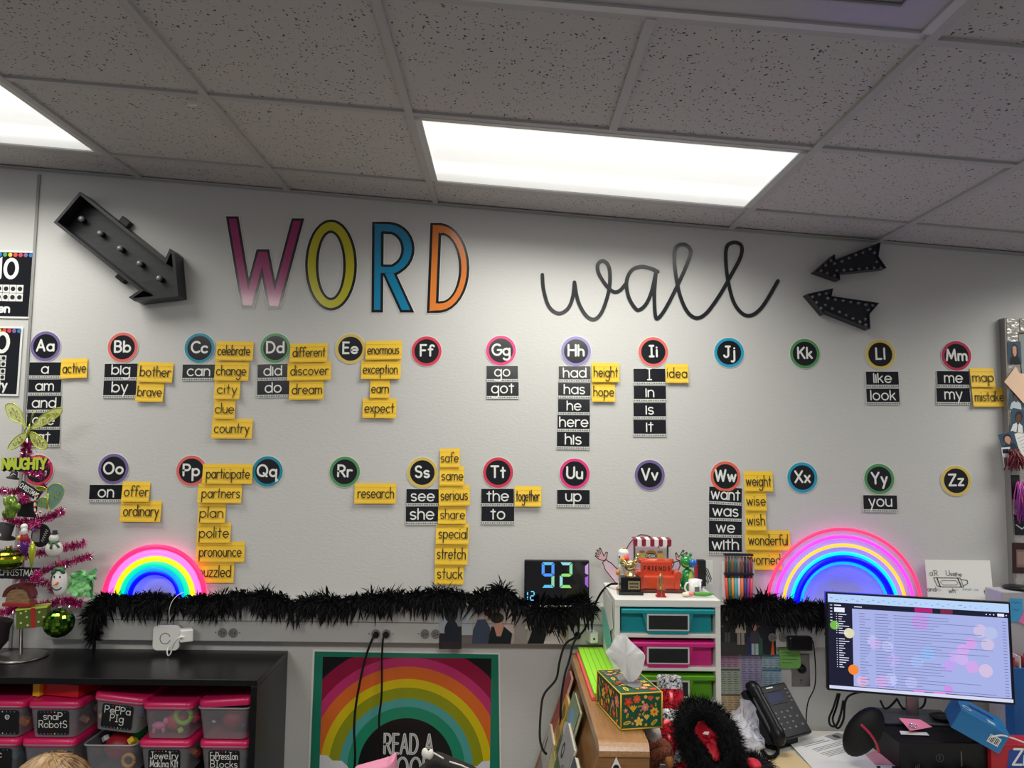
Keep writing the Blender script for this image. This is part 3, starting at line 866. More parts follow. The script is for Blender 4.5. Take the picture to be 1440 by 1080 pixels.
# ------------------------------------------------------------------ neon rainbows
def neon(px, py, radii, Y, cols, tr, label, plate_r):
    k = mpp(Y)
    o = at(px, py, Y)
    o.z = max(o.z, rz1 + .001)
    root = thing('neon_rainbow', o, label, 'neon light', 'neon rainbow lights on the ledge')
    fr = Fr(o)
    q = MB(clear('clear_acrylic', S(220, 220, 226), .05, .05))
    A = arc(0, 0, plate_r * k, plate_r * k, 0, 180, 40)
    B = arc(0, 0, radii[-1] * k * .86, radii[-1] * k * .86, 0, 180, 40)
    q.prism(fr, A + B[::-1], -.010, -.006)
    q.build('backing_plate', root)
    for nm, r, (c, es) in zip(('red', 'pink', 'yellow', 'teal', 'blue', 'indigo'), radii, cols):
        q = MB(mat('neon_%s_%d' % (nm, int(es * 10)), tuple(v * .25 for v in c), .4, emit=c, es=es))
        P = [fr(a, b_, 0) for a, b_ in arc(0, 0, r * k, r * k, 1, 179, 44)]
        q.tube(P, tr * k * (1.9 if es > 8 else .75 if nm == 'indigo' and plate_r > 90 else 1), None, 8)
        q.build('neon_tube', root)['label'] = nm + ' glowing tube'
    q = MB(BLACKP)
    q.box(fr(0, .006, -.03), (.16 if plate_r > 90 else .1, .045, .012), None, None, .002)
    q.build('stand_foot', root)
    return root
neon(217, 840, (68.5, 60.5, 52.5, 45, 38.5, 33.5), -.032, (((1, .02, .13), 1.6), ((1, .14, .8), 1.6), ((1, .86, 0), 1.1), ((0, .82, .42), .95), ((0, .22, 1), 1.6), ((.0, .0, 1), 6.5)), 3.5,
     'smaller neon rainbow glowing on the ledge beside the tinsel tree', 73)
neon(1188, 858, (107, 96.5, 85, 74, 67, 60.5), -.032, (((1, .04, .15), 1.3), ((1, .045, .85), 1.4), ((1, .50, .02), 1.3), ((0, .8, .62), 1.1), ((0, 0, 1), 24.0), ((.0, .36, 1), 1.3)), 2.4,
     'larger neon rainbow glowing behind the computer monitor', 113)
# ------------------------------------------------------------------ feather boas
FEA = mat('black_feather', S(9, 9, 12), .75, spec=.25)
def boa(P, label, n, hang, seed, rad=.034):
    rnd = random.Random(seed)
    q = MB(FEA)
    P = catmull([at(*p) for p in P], 8)
    cum = [0]
    for a, b_ in zip(P, P[1:]):
        cum.append(cum[-1] + (b_ - a).length)
    q.tube(P, .011, None, 7)
    def spot():
        s = rnd.random() * cum[-1]
        for i in range(len(P) - 1):
            if cum[i + 1] >= s:
                t = (s - cum[i]) / max(1e-6, cum[i + 1] - cum[i])
                return P[i].lerp(P[i + 1], t), (P[i + 1] - P[i]).normalized(), s
        return P[-1], (P[-1] - P[-2]).normalized(), s
    for _ in range(n):
        p, t, s = spot()
        p = p + Vector((0, rnd.uniform(-.01, .01), rnd.uniform(-.012, .012)))
        a = rnd.uniform(0, 2 * PI)
        e1 = t.cross(Vector((0, 1, 0))); e1 = e1.normalized() if e1.length > .1 else Vector((1, 0, 0))
        d = (e1 * math.cos(a) + Vector((0, -1, 0)) * abs(math.sin(a)) * .8 + t * rnd.uniform(-.9, .9) + Vector((0, 0, -.25))).normalized()
        clump = .75 + .45 * math.sin(s * 23 + seed) * math.sin(s * 51)
        L = rad * rnd.uniform(.45, 1.5) * clump
        w = rnd.uniform(.0007, .0022) if _ % 9 else rnd.uniform(.003, .006)
        side = d.cross(Vector((rnd.uniform(-.4, .4), -1, rnd.uniform(-.4, .4)))).normalized() * w
        m_ = p + d * L * .6
        e = p + d * L + Vector((0, 0, -L * rnd.uniform(0, .35)))
        q.f([p - side * .5, m_ - side, e, m_ + side, p + side * .5])
    for _ in range(hang):
        p, t, s = spot()
        L = rnd.uniform(.045, .1)
        d = Vector((rnd.uniform(-.55, .45), rnd.uniform(-.25, .0), -1)).normalized()
        w = rnd.uniform(.003, .0065)
        cur = Vector((rnd.uniform(-.02, .02), 0, 0))
        c = [p + d * L * k / 5 + cur * (k / 5) ** 2 for k in range(6)]
        ws = [.15, .5, .95, 1, .7, .05]
        q.grid([[c[k] - Vector((w * ws[k], 0, 0)), c[k] + Vector((w * ws[k], -.002, 0))] for k in range(6)], None, False)
    o = q.build('feather_boa', None, P[len(P) // 2], fix=False)
    tag(o, label, 'feather boa', 'black feather boas on the ledge')
BY = -.075
boa([(133, 896, BY), (134, 870, BY), (140, 848, BY), (165, 843, BY), (200, 846, BY), (235, 845, BY), (262, 847, BY), (300, 846, BY), (330, 838, BY), (352, 841, BY), (385, 842, BY), (420, 851, BY), (450, 846, BY), (480, 848, BY), (510, 843, BY),
     (545, 841, BY), (580, 839, BY), (620, 837, BY), (655, 840, BY), (690, 840, BY), (710, 832, BY - .01), (727, 848, BY - .02), (760, 862, BY - .03), (800, 861, BY - .03), (826, 850, BY - .02), (833, 860, BY - .02)],
    'long black feather boa draped along the ledge under the word cards', 17000, 330, 3, .047)
boa([(1022, 852, BY), (1045, 854, BY), (1068, 848, BY), (1090, 855, BY), (1120, 856, BY), (1150, 858, BY), (1172, 862, BY), (1184, 866, BY)],
    'shorter black feather boa lit blue, between drawer tower and monitor', 7500, 130, 5, .056)
# ------------------------------------------------------------------ digital clock
fr, cw, ch = pxframe(738, 789, 828, 852, -.05, .6)
z0 = rz1 + .001 - (fr.o.z - ch / 2)
root = thing('digital_clock', fr(0, -ch / 2, 0), 'black mirror-faced digital clock standing in the feather boa, glowing multicolour digits', 'clock')
q = MB(BLACKP)
q.fbox(fr, -cw / 2, -ch / 2, cw / 2, ch / 2, -.022, 0, None, .004)
q.build('case', root)
q = MB(mat('clock_glass', S(8, 9, 12), .06, spec=.7))
q.rect(fr, -cw / 2 + .004, -ch / 2 + .004, cw / 2 - .004, ch / 2 - .004, .0006)
q.build('mirror_face', root)
kk = mpp(-.05)
def seg7(x, y, w, h, segs, cols, t, name):
    """x, y in pixels of the clock's upper corner"""
    q = MB()
    def P(a, b_):
        return (-cw / 2 + (x + a) * kk, ch / 2 - (y + b_) * kk)
    S7 = {'a': [(1, 0), (w - 1, 0), (w - t, t), (t, t)], 'd': [(1, h), (w - 1, h), (w - t, h - t), (t, h - t)], 'g': [(1.2, h / 2), (t, h / 2 - t / 2), (w - t, h / 2 - t / 2), (w - 1.2, h / 2), (w - t, h / 2 + t / 2), (t, h / 2 + t / 2)],
          'f': [(0, 1), (t, t + .6), (t, h / 2 - t / 2 - .6), (0, h / 2 - .6)], 'b': [(w, 1), (w - t, t + .6), (w - t, h / 2 - t / 2 - .6), (w, h / 2 - .6)],
          'e': [(0, h - 1), (t, h - t - .6), (t, h / 2 + t / 2 + .6), (0, h / 2 + .6)], 'c': [(w, h - 1), (w - t, h - t - .6), (w - t, h / 2 + t / 2 + .6), (w, h / 2 + .6)]}
    for s_, c in zip(segs, cols):
        q.flat(fr, [P(*p) for p in S7[s_]], .0012, mat('digit_glow_%s' % c, (.1, .1, .1), emit=DG[c], es=1.0))
    q.build(name, root, fix=False)
DG = {'b': S(24, 130, 236), 'c': S(70, 176, 220), 'g': S(120, 200, 150), 'l': S(130, 206, 90), 't': S(130, 200, 206), 'p': S(176, 130, 196), 'v': S(140, 60, 190), 'n': S(90, 200, 246)}
seg7(24, 2.5, 17.5, 35, 'afbgcd', 'cbbbgc', 4, 'digit')
seg7(49, 2.5, 17.5, 35, 'abged', 'tgltl', 4, 'digit')
seg7(73, 2.5, 15.5, 35, 'bc', 'pv', 4.5, 'digit')
seg7(2.2, 42, 3.2, 13, 'bc', 'nn', 1.5, 'digit')
seg7(8, 42, 6.4, 13, 'abged', 'nnnnn', 1.5, 'digit')
# ------------------------------------------------------------------ raceway outlets, plugs and cords
OUTP = mat('outlet_face', S(120, 118, 116), .4)
SLOT = mat('outlet_slot', S(40, 38, 36), .6)
def outlet(px, py, label):
    fr = Fr(at(px, py, RY) + Vector((0, -.0025, 0)))
    root = thing('power_outlet', fr.o, label, 'outlet', 'outlets along the raceway')
    q = MB(OUTP)
    for s in (-1, 1):
        q.prism(fr, arc(s * .0205, 0, .0165, .0165, 0, 345, 23), 0, .004)
    q.build('socket', root)
    q = MB(SLOT)
    for s in (-1, 1):
        a = s * .0205
        q.fbox(fr, a - .008, .002, a + .001, .0042, .004, .0046); q.fbox(fr, a - .008, -.0062, a + .001, -.004, .004, .0046)
        q.disc(fr, a + .008, -.001, .003, .003, .0046, None, 10)
    for s in (-1, 1):
        q.disc(fr, s * .046, 0, .0022, .0022, .0005, None, 8)
    q.build('slot', root, fix=False)
    return root
outlet(320.5, 889.3, 'twin round outlet on the raceway beside the white plug-in monitor')
outlet(536, 891, 'twin round outlet on the raceway with two black plugs in it')
outlet(605, 891, 'twin round outlet on the raceway beside the dark photo print')
outlet(1093, 896, 'outlet on the raceway beside the group photo and black adapter')
CORD = mat('black_cord', S(8, 8, 9), .7, spec=.25)
def cordpts(P, n=6):
    return catmull([at(*p) for p in P], n)
def plug_cord(P, r, label, plug_r=.011, m=CORD):
    pts = cordpts(P)
    root = thing('power_cable', pts[0], label, 'cord', 'power cords')
    q = MB(m)
    q.lathe(pts[0] + Vector((0, .0, 0)), [(plug_r, 0), (plug_r, .012), (plug_r * .7, .022), (r * 1.3, .03)], None, 14, Matrix.Rotation(PI / 2, 3, 'X'))
    q.build('plug', root)
    q = MB(m)
    q.tube([pts[0] + Vector((0, -.022, 0))] + pts[1:], r, None, 7)
    q.build('cord', root)
    return root
plug_cord([(529, 892, RY - .005), (524, 898, RY - .035), (514, 925, RY - .04), (505, 965, RY - .05), (499.5, 1000, RY - .06), (498, 1030, RY - .07), (499.5, 1060, RY - .08), (498, 1100, RY - .08), (500, 1180, RY - .1)], .0045, 'black cord hanging over the poster')['label'] = 'black cord hanging over the poster from the plug nearer the black bookshelf'
plug_cord([(543, 892, RY - .005), (539, 897, RY - .035), (537, 925, RY - .04), (537, 960, RY - .045), (536, 985, RY - .05), (533, 1010, RY - .055), (534, 1040, RY - .06), (535, 1075, RY - .06), (535, 1180, RY - .06)], .004, 'black cord hanging straight over the poster toward the words read a')
# cords by the wooden display
plug_cord([(812, 893, RY - .005), (808, 897, RY - .04), (795, 906, -.12), (787, 930, -.14), (782, 955, -.16), (766, 975, -.2), (761, 995, -.24), (759, 1035, -.32), (763, 1053, -.38), (768, 1060, -.42)], .0042, 'black cord dropping in front of the wooden book display into its book pocket', .013)
pts = cordpts([(868, 821, -.25), (858, 822, -.2), (848, 830, -.14), (840, 843, -.12), (832, 862, -.11), (822, 885, -.1), (812, 896, -.12), (806, 906, -.14), (800, 930, -.17), (794, 950, -.22), (789, 985, -.25), (788, 1020, -.27)])
q = MB(CORD); q.tube(pts, .0042, None, 7)
tag(q.build('power_cable', None, pts[0]), 'black cord arching off the drawer tower top down behind the green strips', 'cord', 'power cords')
# white plug-in monitor and usb charger
fr = Fr(at(239, 894, RY))
root = thing('plug_in_monitor', fr.o, 'white rounded square plug-in monitor with a ring mark on the raceway', 'plug-in monitor')
q = MB(WHITEP)
P = [(a, b_) for a, b_ in ((s0 * (.05 - .017) + x * .017, s1 * (.046 - .017) + y * .017) for s0, s1, a0 in ((1, 1, 0), (-1, 1, 90), (-1, -1, 180), (1, -1, 270)) for x, y in arc(0, 0, 1, 1, a0, a0 + 90, 5))]
q.prism(fr, P, .012, .034, None, True)
q.fbox(fr, -.02, -.02, .02, .02, .0, .014)
q.build('body', root)
q = MB(mat('grey_mark', S(80, 82, 88), .4))
q.strip(fr, arc(-.003, -.002, .021, .021, 20, 345, 26), arc(-.003, -.002, .0185, .0185, 20, 345, 26), .0346)
q.build('ring_mark', root, fix=False)
fr = Fr(at(259, 891, RY - .012), (.86, .5, 0))
root = thing('usb_charger', fr.o, 'white cube usb charger beside the plug-in monitor with a white cable', 'charger')
q = MB(WHITEP); q.fbox(fr, -.02, -.022, .026, .024, .004, .05, None, .004); q.build('body', root)
q = MB(WHITEP)
q.tube(cordpts([(257, 896, RY - .065), (251, 897, RY - .075), (246, 903, RY - .07), (242, 911, RY - .06), (240, 919, RY - .06), (236.5, 922, RY - .055), (235, 916, RY - .05), (237, 909, RY - .04)]), .0025, None, 6)
q.box(at(256, 896, RY - .06), (.018, .012, .009), None, roteul(0, 20, 20), .002)
q.build('white_cable', root)
q = MB(WHITEP); P_ = cordpts([(258, 833, -.05), (250, 837, -.1), (242, 846, -.115), (238, 858, -.115), (238, 872, -.1), (238, 880, -.085)])
q.tube(P_, .0012, None, 5)
tag(q.build('thin_wire', None, P_[0]), 'thin pale wire running from the small neon rainbow down over the boa', 'wire')
# white adapter, black adapter
fr = Fr(at(829, 894, RY), (.9, .3, 0))
root = thing('power_adapter', fr.o, 'white cube power adapter plugged into the raceway by the green strips', 'adapter', 'power adapters')
q = MB(WHITEP); q.fbox(fr, -.015, -.019, .018, .022, -.004, .042, None, .004); q.build('body', root)
q = MB(SLOT); q.fbox(fr, -.004, -.006, .004, .002, .0418, .0424); q.build('port', root)
fr = Fr(at(1122, 903, RY))
root = thing('power_adapter', fr.o, 'black wall adapter on the raceway above the green sticky note', 'adapter', 'power adapters')
q = MB(BLACKP); q.fbox(fr, -.047, -.026, .046, .028, .0, .036, None, .008); q.build('body', root)
q = MB(CORD)
q.tube(cordpts([(1136, 898, RY - .02), (1143, 902, RY - .02), (1146, 925, -.04), (1147, 950, -.03), (1145, 968, -.03), (1137, 985, -.03), (1134, 1004, -.03), (1134, 1024, -.035)]), .0022, None, 6)
q.build('cable', root)
# ------------------------------------------------------------------ wall plate
fr, cw, ch = pxframe(1113, 921, 1138, 964, 0, 0)
root = thing('wall_plate', fr.o, 'steel wall outlet plate with a black round plug under the green sticky note', 'wall plate')
q = MB(STEEL); q.fbox(fr, -cw / 2, -ch / 2, cw / 2, ch / 2, 0, .005, None, .0015); q.build('plate', root)
q = MB(BLACKP); q.lathe(fr(.002, .008, .005), [(.017, 0), (.017, .012), (.008, .02)], None, 16, fr.M()); q.build('plug', root)
q = MB(SLOT); q.fbox(fr, -.004, -.042, -.002, -.033, .005, .0056); q.fbox(fr, .003, -.042, .005, -.033, .005, .0056); q.disc(fr, 0, -.048, .0025, .0025, .0056, None, 8); q.build('slot', root, fix=False)
# ------------------------------------------------------------------ flat prints: photos, notes, chart
FACE = mat('printed_skin', S(206, 150, 126), .5); FACE2 = mat('printed_dark_skin', S(96, 62, 48), .5); HAIRD = mat('printed_dark_hair', S(40, 28, 26), .5)
PRT = {}
def pm(r, g, b):
    return mat('print_%d_%d_%d' % (r, g, b), S(r, g, b), .3, coat=.3)
def printed(name, label, cat, x0, y0, x1, y1, Y, tilt, paper, shapes, group=None, lift=.001, part='printed_image', curl=0.0):
    """a flat print; shapes in 0..1 of its width and height from the lower corner"""
    fr, cw, ch = pxframe(x0, y0, x1, y1, Y, tilt)
    if curl:
        fr = Fr(fr.o, fr.u, fr.v - fr.n * curl)
        lift += curl * ch / 2 + .001
    q = MB(paper)
    q.prism(fr, [(-cw / 2, -ch / 2), (cw / 2, -ch / 2), (cw / 2, ch / 2), (-cw / 2, ch / 2)], lift, lift + .0006)
    o = q.build(name, None, fr(0, 0, lift))
    tag(o, label, cat, group)
    if shapes:
        q = MB()
        for k, s in enumerate(shapes):
            d = lift + .0009 + k * .00005
            X = lambda a: (a - .5) * cw
            Z = lambda b_: (b_ - .5) * ch
            if s[0] == 'e':
                q.disc(fr, X(s[1]), Z(s[2]), s[3] * cw, s[4] * ch, d, s[5], 18)
            elif s[0] == 'r':
                q.rect(fr, X(s[1]), Z(s[2]), X(s[3]), Z(s[4]), d, s[5])
            elif s[0] == 'p':
                q.flat(fr, [(X(a), Z(b_)) for a, b_ in s[1]], d, s[2])
            elif s[0] == 'l':
                q.ribbon(fr, [(X(a), Z(b_)) for a, b_ in s[1]], s[2] * cw, d, s[3])
            elif s[0] == 't':
                letters(q, fr, s[1], X(s[2]), Z(s[3]), s[4] * ch, s[5] * ch, d, s[6], .3, 1, s[7] * cw if len(s) > 7 else None)
        q.build(part, o, fix=False)
    return o, fr, cw, ch
def person2(x, y, w, h, shirt, hair, face, legs=None):
    """a small printed person: x centre, y foot, w width, h height"""
    out = [('p', [(x - w * .5, y + h * .35), (x + w * .5, y + h * .35), (x + w * .42, y + h * .72), (x + w * .15, y + h * .8), (x - w * .15, y + h * .8), (x - w * .42, y + h * .72)], shirt),
           ('e', x, y + h * .89, w * .24, h * .115, hair), ('e', x, y + h * .87, w * .17, h * .09, face)]
    if legs:
        out += [('r', x - w * .34, y, x - w * .04, y + h * .36, legs), ('r', x + w * .04, y, x + w * .34, y + h * .36, legs)]
    return out
printed('photo_print', 'photo of a dark silhouette figure hanging off the raceway edge', 'photo', 618, 850, 649, 911, RY, 0, WHITE,
        [('r', 0, 0, 1, 1, pm(34, 32, 38)), ('r', .0, .35, .38, 1, pm(168, 178, 186)), ('r', .72, .5, 1, 1, pm(140, 148, 156)), ('e', .55, .4, .32, .24, pm(26, 30, 48)), ('e', .52, .78, .3, .2, pm(34, 28, 34)), ('r', .1, 0, 1, .16, pm(48, 40, 42))], 'photo prints on the raceway', .003)
printed('photo_print', 'photo of a person in blue shirt beside a person in black dress', 'photo', 649.5, 858, 723.5, 904, RY, .5, WHITE,
        [('r', 0, 0, 1, 1, pm(178, 170, 164)), ('r', 0, .2, .2, 1, pm(176, 184, 190)), ('r', .8, .3, 1, 1, pm(208, 188, 182)), ('r', 0, 0, .3, .25, pm(112, 104, 98)),
         ('p', [(.2, 0), (.52, 0), (.54, .45), (.45, .72), (.3, .7), (.22, .4)], pm(62, 72, 96)), ('e', .5, .82, .07, .13, FACE), ('e', .5, .9, .08, .1, HAIRD),
         ('p', [(.5, 0), (.92, 0), (.95, .3), (.8, .5), (.56, .5), (.52, .25)], pm(18, 26, 28)), ('p', [(.66, .22), (.74, .22), (.8, .55), (.6, .55)], FACE), ('e', .7, .66, .07, .13, FACE), ('e', .66, .76, .13, .16, HAIRD)], 'photo prints on the raceway')
printed('photo_print', 'photo of a person in black and a person in white striped top', 'photo', 724, 856, 799, 904, RY, .5, WHITE,
        [('r', 0, 0, 1, 1, pm(158, 150, 138)), ('r', .02, .04, .2, .98, pm(156, 148, 144)), ('r', .22, .55, .34, .85, pm(196, 180, 140)), ('r', .2, .4, .34, .5, pm(210, 204, 196)), ('r', .24, .1, .3, .4, pm(180, 170, 160)), ('r', .7, .2, .97, .9, pm(146, 126, 104)), ('r', .8, .7, .92, .8, pm(92, 66, 48)),
         ('p', [(.24, 0), (.6, 0), (.58, .4), (.5, .6), (.36, .5)], pm(14, 14, 16)), ('e', .47, .68, .06, .13, FACE), ('e', .47, .76, .07, .09, pm(110, 70, 50)),
         ('p', [(.54, 0), (.96, 0), (.8, .36), (.7, .42), (.58, .2)], pm(214, 206, 200)), ('l', [(.74, .36), (.84, .02)], .018, BLACKM), ('l', [(.78, .36), (.9, .02)], .018, BLACKM), ('e', .65, .5, .085, .22, HAIRD), ('e', .65, .52, .055, .12, FACE)], 'photo prints on the raceway', .0014)
printed('photo_print', 'dark group photo of four costumed people beside the drawer tower', 'photo', 1013, 852, 1090, 919, RY, .4, pm(30, 28, 30),
        [('r', 0, 0, 1, 1, pm(30, 28, 32)), ('r', 0, 0, .5, .25, pm(54, 52, 48)), ('r', .6, 0, .8, .4, pm(40, 92, 72)), ('r', .48, .0, .6, .35, pm(34, 44, 96))]
        + person2(.13, .25, .14, .55, pm(26, 24, 26), pm(92, 80, 50), pm(120, 104, 96), pm(80, 78, 76)) + person2(.37, .2, .19, .68, pm(196, 178, 160), HAIRD, pm(150, 110, 90), pm(160, 150, 140))
        + person2(.62, 0, .18, .62, pm(64, 58, 66), pm(150, 110, 90), FACE, pm(170, 190, 190)) + person2(.84, .02, .24, .9, pm(26, 26, 40), pm(120, 54, 44), FACE2, pm(26, 26, 40)) + [('p', [(.9, 0), (.97, 0), (.94, .36)], pm(226, 96, 30)), ('p', [(.8, .66), (.88, .66), (.84, .8)], pm(220, 220, 220))], 'photo prints on the raceway')
STK = [('l', [(.12, .78), (.5, .76)], .02, pm(58, 84, 50)), ('l', [(.12, .62), (.8, .6)], .02, pm(58, 84, 50)), ('l', [(.12, .45), (.84, .44)], .02, pm(58, 84, 50)), ('l', [(.12, .28), (.6, .27)], .02, pm(58, 84, 50))]
printed('sticky_note', 'green sticky note over the wall plate below the black adapter', 'sticky note', 1095.5, 912, 1124.5, 938.5, -.008, 1, mat('green_note', S(126, 186, 92), .6), STK, 'sticky notes', .001, 'handwriting', .12)
# ruled word chart
cols = [(196, 150, 176), (178, 168, 206), (168, 196, 214)]
sh = [('r', 0, 0, 1, 1, pm(196, 190, 198))]
for c in range(3):
    a0, a1 = c / 3 + .006, (c + 1) / 3 - .012
    segs = [((.78, .97), cols[c]), ((.38, .74), (182, 196, 176) if c == 0 else cols[c]), ((.0, .35), ((202, 176, 140), (214, 168, 150), cols[2])[c])]
    if c == 1:
        segs = [((.42, .97), cols[1]), ((.0, .36), (216, 170, 150))]
    for (b0, b1), cc in segs:
        sh.append(('r', a0, b0, a1, b1, pm(*cc)))
        dk = tuple(int(v * .6) for v in cc)
        sh.append(('r', a0, b1 - .02, a1, b1 + .012, pm(*dk) if c < 2 else pm(40, 130, 160)))
        n = int((b1 - b0) / .035)
        for j in range(n):
            for h in range(3):
                w = .05 + .03 * ((j * 7 + h * 3 + c) % 3) / 2
                sh.append(('r', a0 + .015 + h * .1, b1 - .05 - j * .035, a0 + .015 + h * .1 + w, b1 - .042 - j * .035, pm(96, 90, 104)))
printed('word_chart', 'pastel three column word chart taped to the wall behind the phone', 'chart', 1013.5, 920, 1098, 1006, 0, .3, WHITE, sh, None, .001, 'printed_table')
# ------------------------------------------------------------------ crayon drawing on the ledge
fr = Fr(at(1347, 828, -.03), (1, 0, -.02))
TLp, TRp, BLp = at(1301, 787, -.015), at(1392, 788, -.015), at(1306, 846, -.05)
fr = Fr(BLp, TRp - TLp, TLp - BLp + Vector((.012, 0, 0)))
cw, ch = (TRp - TLp).length, (TLp - BLp).length
q = MB(WHITE)
bl, br, tr_, tl_ = BLp, at(1398, 848, -.05), TRp, TLp
n_ = fr.n * .004
q.grid([[bl, br], [tl_, tr_]]); q.grid([[bl - n_, br - n_], [tl_ - n_, tr_ - n_]])
for a, b_ in ((bl, br), (br, tr_), (tr_, tl_), (tl_, bl)):
    q.f([a, b_, b_ - n_, a - n_])
root = q.build('drawing_board', None, bl)
tag(root, 'white board with a childs crayon drawing and writing, leaning on the wall behind monitor', 'drawing')
q = MB(mat('drawn_line', S(40, 36, 52), .7))
D_ = lambda x, y: ((x - 1306) * mpp(-.03) + (846 - y) * mpp(-.03) * -.075 + 0, (846 - y) * mpp(-.03))
def dl(P, w=.0022, m=None):
    q.ribbon(fr, [D_(*p) for p in P], w, .0012, m)
dl([(1320, 814), (1322, 824), (1325, 826), (1359, 826), (1357, 814), (1320, 814)])
dl([(1358, 816), (1366, 817), (1366, 821), (1360, 824)])
dl([(1328, 820), (1331, 817.5), (1350, 817.5), (1352, 820), (1350, 823.5), (1331, 823.5), (1328, 820)], .0014)
dl([(1324.5, 814), (1326.5, 826)], .0042); dl([(1353.5, 814), (1356, 826)], .0042)
for t, x, y, h in (("a'R", 1321, 811, 4.0), ('U', 1341, 811, 4.2), ("'ss", 1346.5, 811, 3.2), ('the', 1355, 811.5, 3.2), ('and', 1313.5, 832, 3.4), ('wh', 1341, 834, 3.6), ('them', 1392.5, 834.5, 3.0)):
    a, b_ = D_(x, y)
    letters(q, fr, t, a, b_, h * mpp(0), .0017, .0012, None, .3, 1)
for k, (x, y, w, c) in enumerate(((1322, 831, 12, (150, 150, 190)), (1346, 831.5, 10, (190, 150, 170)), (1363, 830.5, 16, (96, 150, 190)), (1376, 831, 8, (130, 170, 200)))):
    a, b_ = D_(x, y)
    letters(q, fr, 'mnum'[:max(2, w // 4)], a, b_, 2.4 * mpp(0), .001, .0012, pm(*c), .2, 1, w * mpp(0))
q.build('crayon_drawing', root, fix=False)
# ------------------------------------------------------------------ rainbow poster
def ptp(px, py):
    p = at(px, py, 0)
    return (p.x, p.z)
root = None
q = MB(WHITE)
zb = at(560, 922, 0).z - .98
pl, pr = at(440, 913, 0), at(703, 918, 0)
bl_, br_ = at(427, 1240, 0), at(707, 1246, 0)
q.prism(W0, [(pl.x, pl.z), (pr.x, pr.z), (br_.x, br_.z), (bl_.x, bl_.z)], .0008, .0018)
root = q.build('rainbow_poster', None, at(570, 1080, 0))
tag(root, 'large rainbow poster with teal green border and words read a book, below the raceway', 'poster')
lerp2 = lambda e, a: e
q = MB(pm(22, 124, 98))
ins = lambda p, dx, dz: (p.x + dx, p.z + dz)
q.flat(W0, [ins(pl, .008, -.008), ins(pr, -.006, -.006), ins(br_, -.006, .006), ins(bl_, .008, .006)], .0024)
q.build('green_border', root, fix=False)
k = mpp(0)
x0, x1 = at(452, 1000, 0).x, at(690, 1000, 0).x
z1, zq = at(570, 924.5, 0).z, at(570, 1228, 0).z
q = MB(pm(14, 14, 18)); q.rect(W0, x0, zq, x1, z1, .0028); q.build('black_ground', root, fix=False)
cx, cz = at(571, 1080, 0).x, at(571, 1080, 0).z
q = MB()
import itertools
def clipped(P):
    out = []
    for a, b_ in P:
        out.append((min(max(a, x0), x1), min(max(b_, zq), z1)))
    return out
bands = [(166, 147, (150, 14, 62)), (147, 134.5, (196, 48, 110)), (134.5, 118, (222, 106, 38)), (118, 106.5, (214, 190, 12)), (106.5, 92, (142, 148, 16)), (92, 81, (76, 160, 156)), (81, 66, (24, 136, 104))]
for r1, r0, c in bands:
    A = [(cx + a * k, cz + b_ * k) for a, b_ in arc(0, 0, r1 * .985, r1, -6, 186, 72)]
    B = [(cx + a * k, cz + b_ * k) for a, b_ in arc(0, 0, r0 * .985, r0, -6, 186, 72)]
    A, B = clipped(A), clipped(B)
    for i in range(72):
        quad = [A[i], A[i + 1], B[i + 1], B[i]]
        area = abs(sum(quad[j - 1][0] * quad[j][1] - quad[j - 1][1] * quad[j][0] for j in range(4)))
        if area > 1e-8:
            uq = []
            for pt in quad:
                if not uq or (Vector(pt) - Vector(uq[-1])).length > 1e-6:
                    uq.append(pt)
            if len(uq) > 2:
                q.flat(W0, uq, .0032, pm(*c))
q.build('rainbow_stripe', root, fix=False)
q = MB(pm(222, 222, 228))
for s, ex in ((1, x0), (-1, x1)):
    yy = 1062 if s == 1 else 1068
    P = [(ex, at(570, yy, 0).z), (ex + s * .03, at(570, yy + 1, 0).z), (ex + s * .05, at(570, yy + 8, 0).z), (ex + s * .085, at(570, yy + 8, 0).z), (ex + s * .11, at(570, yy + 16, 0).z), (ex + s * .12, at(570, 1110, 0).z), (ex, at(570, 1110, 0).z)]
    q.flat(W0, P, .0037)
    q.build('white_cloud', root, fix=False)
    q = MB(pm(222, 222, 228))
q.bm.free()
q = MB(mat('poster_lettering', S(214, 214, 212), .4))
for t, xx, yy in (('READ A', 574.5, 1059), ('BOOK', 575, 1092)):
    letters(q, W0, t, at(xx, yy, 0).x, at(xx, yy, 0).z, 25 * k / 1.7, .0098, .0036, None, .45, 1, 65 * k if t == 'READ A' else 58 * k)
for t, xx, yy in (('READ A', 574.5, 1059), ('BOOK', 575, 1092)):
    letters(q, W0, t, at(xx, yy, 0).x, at(xx, yy, 0).z, 25 * k / 1.7, .0013, .0043, pm(60, 60, 62), .45, 1, 65 * k if t == 'READ A' else 58 * k)
q.build('lettering', root, fix=False)
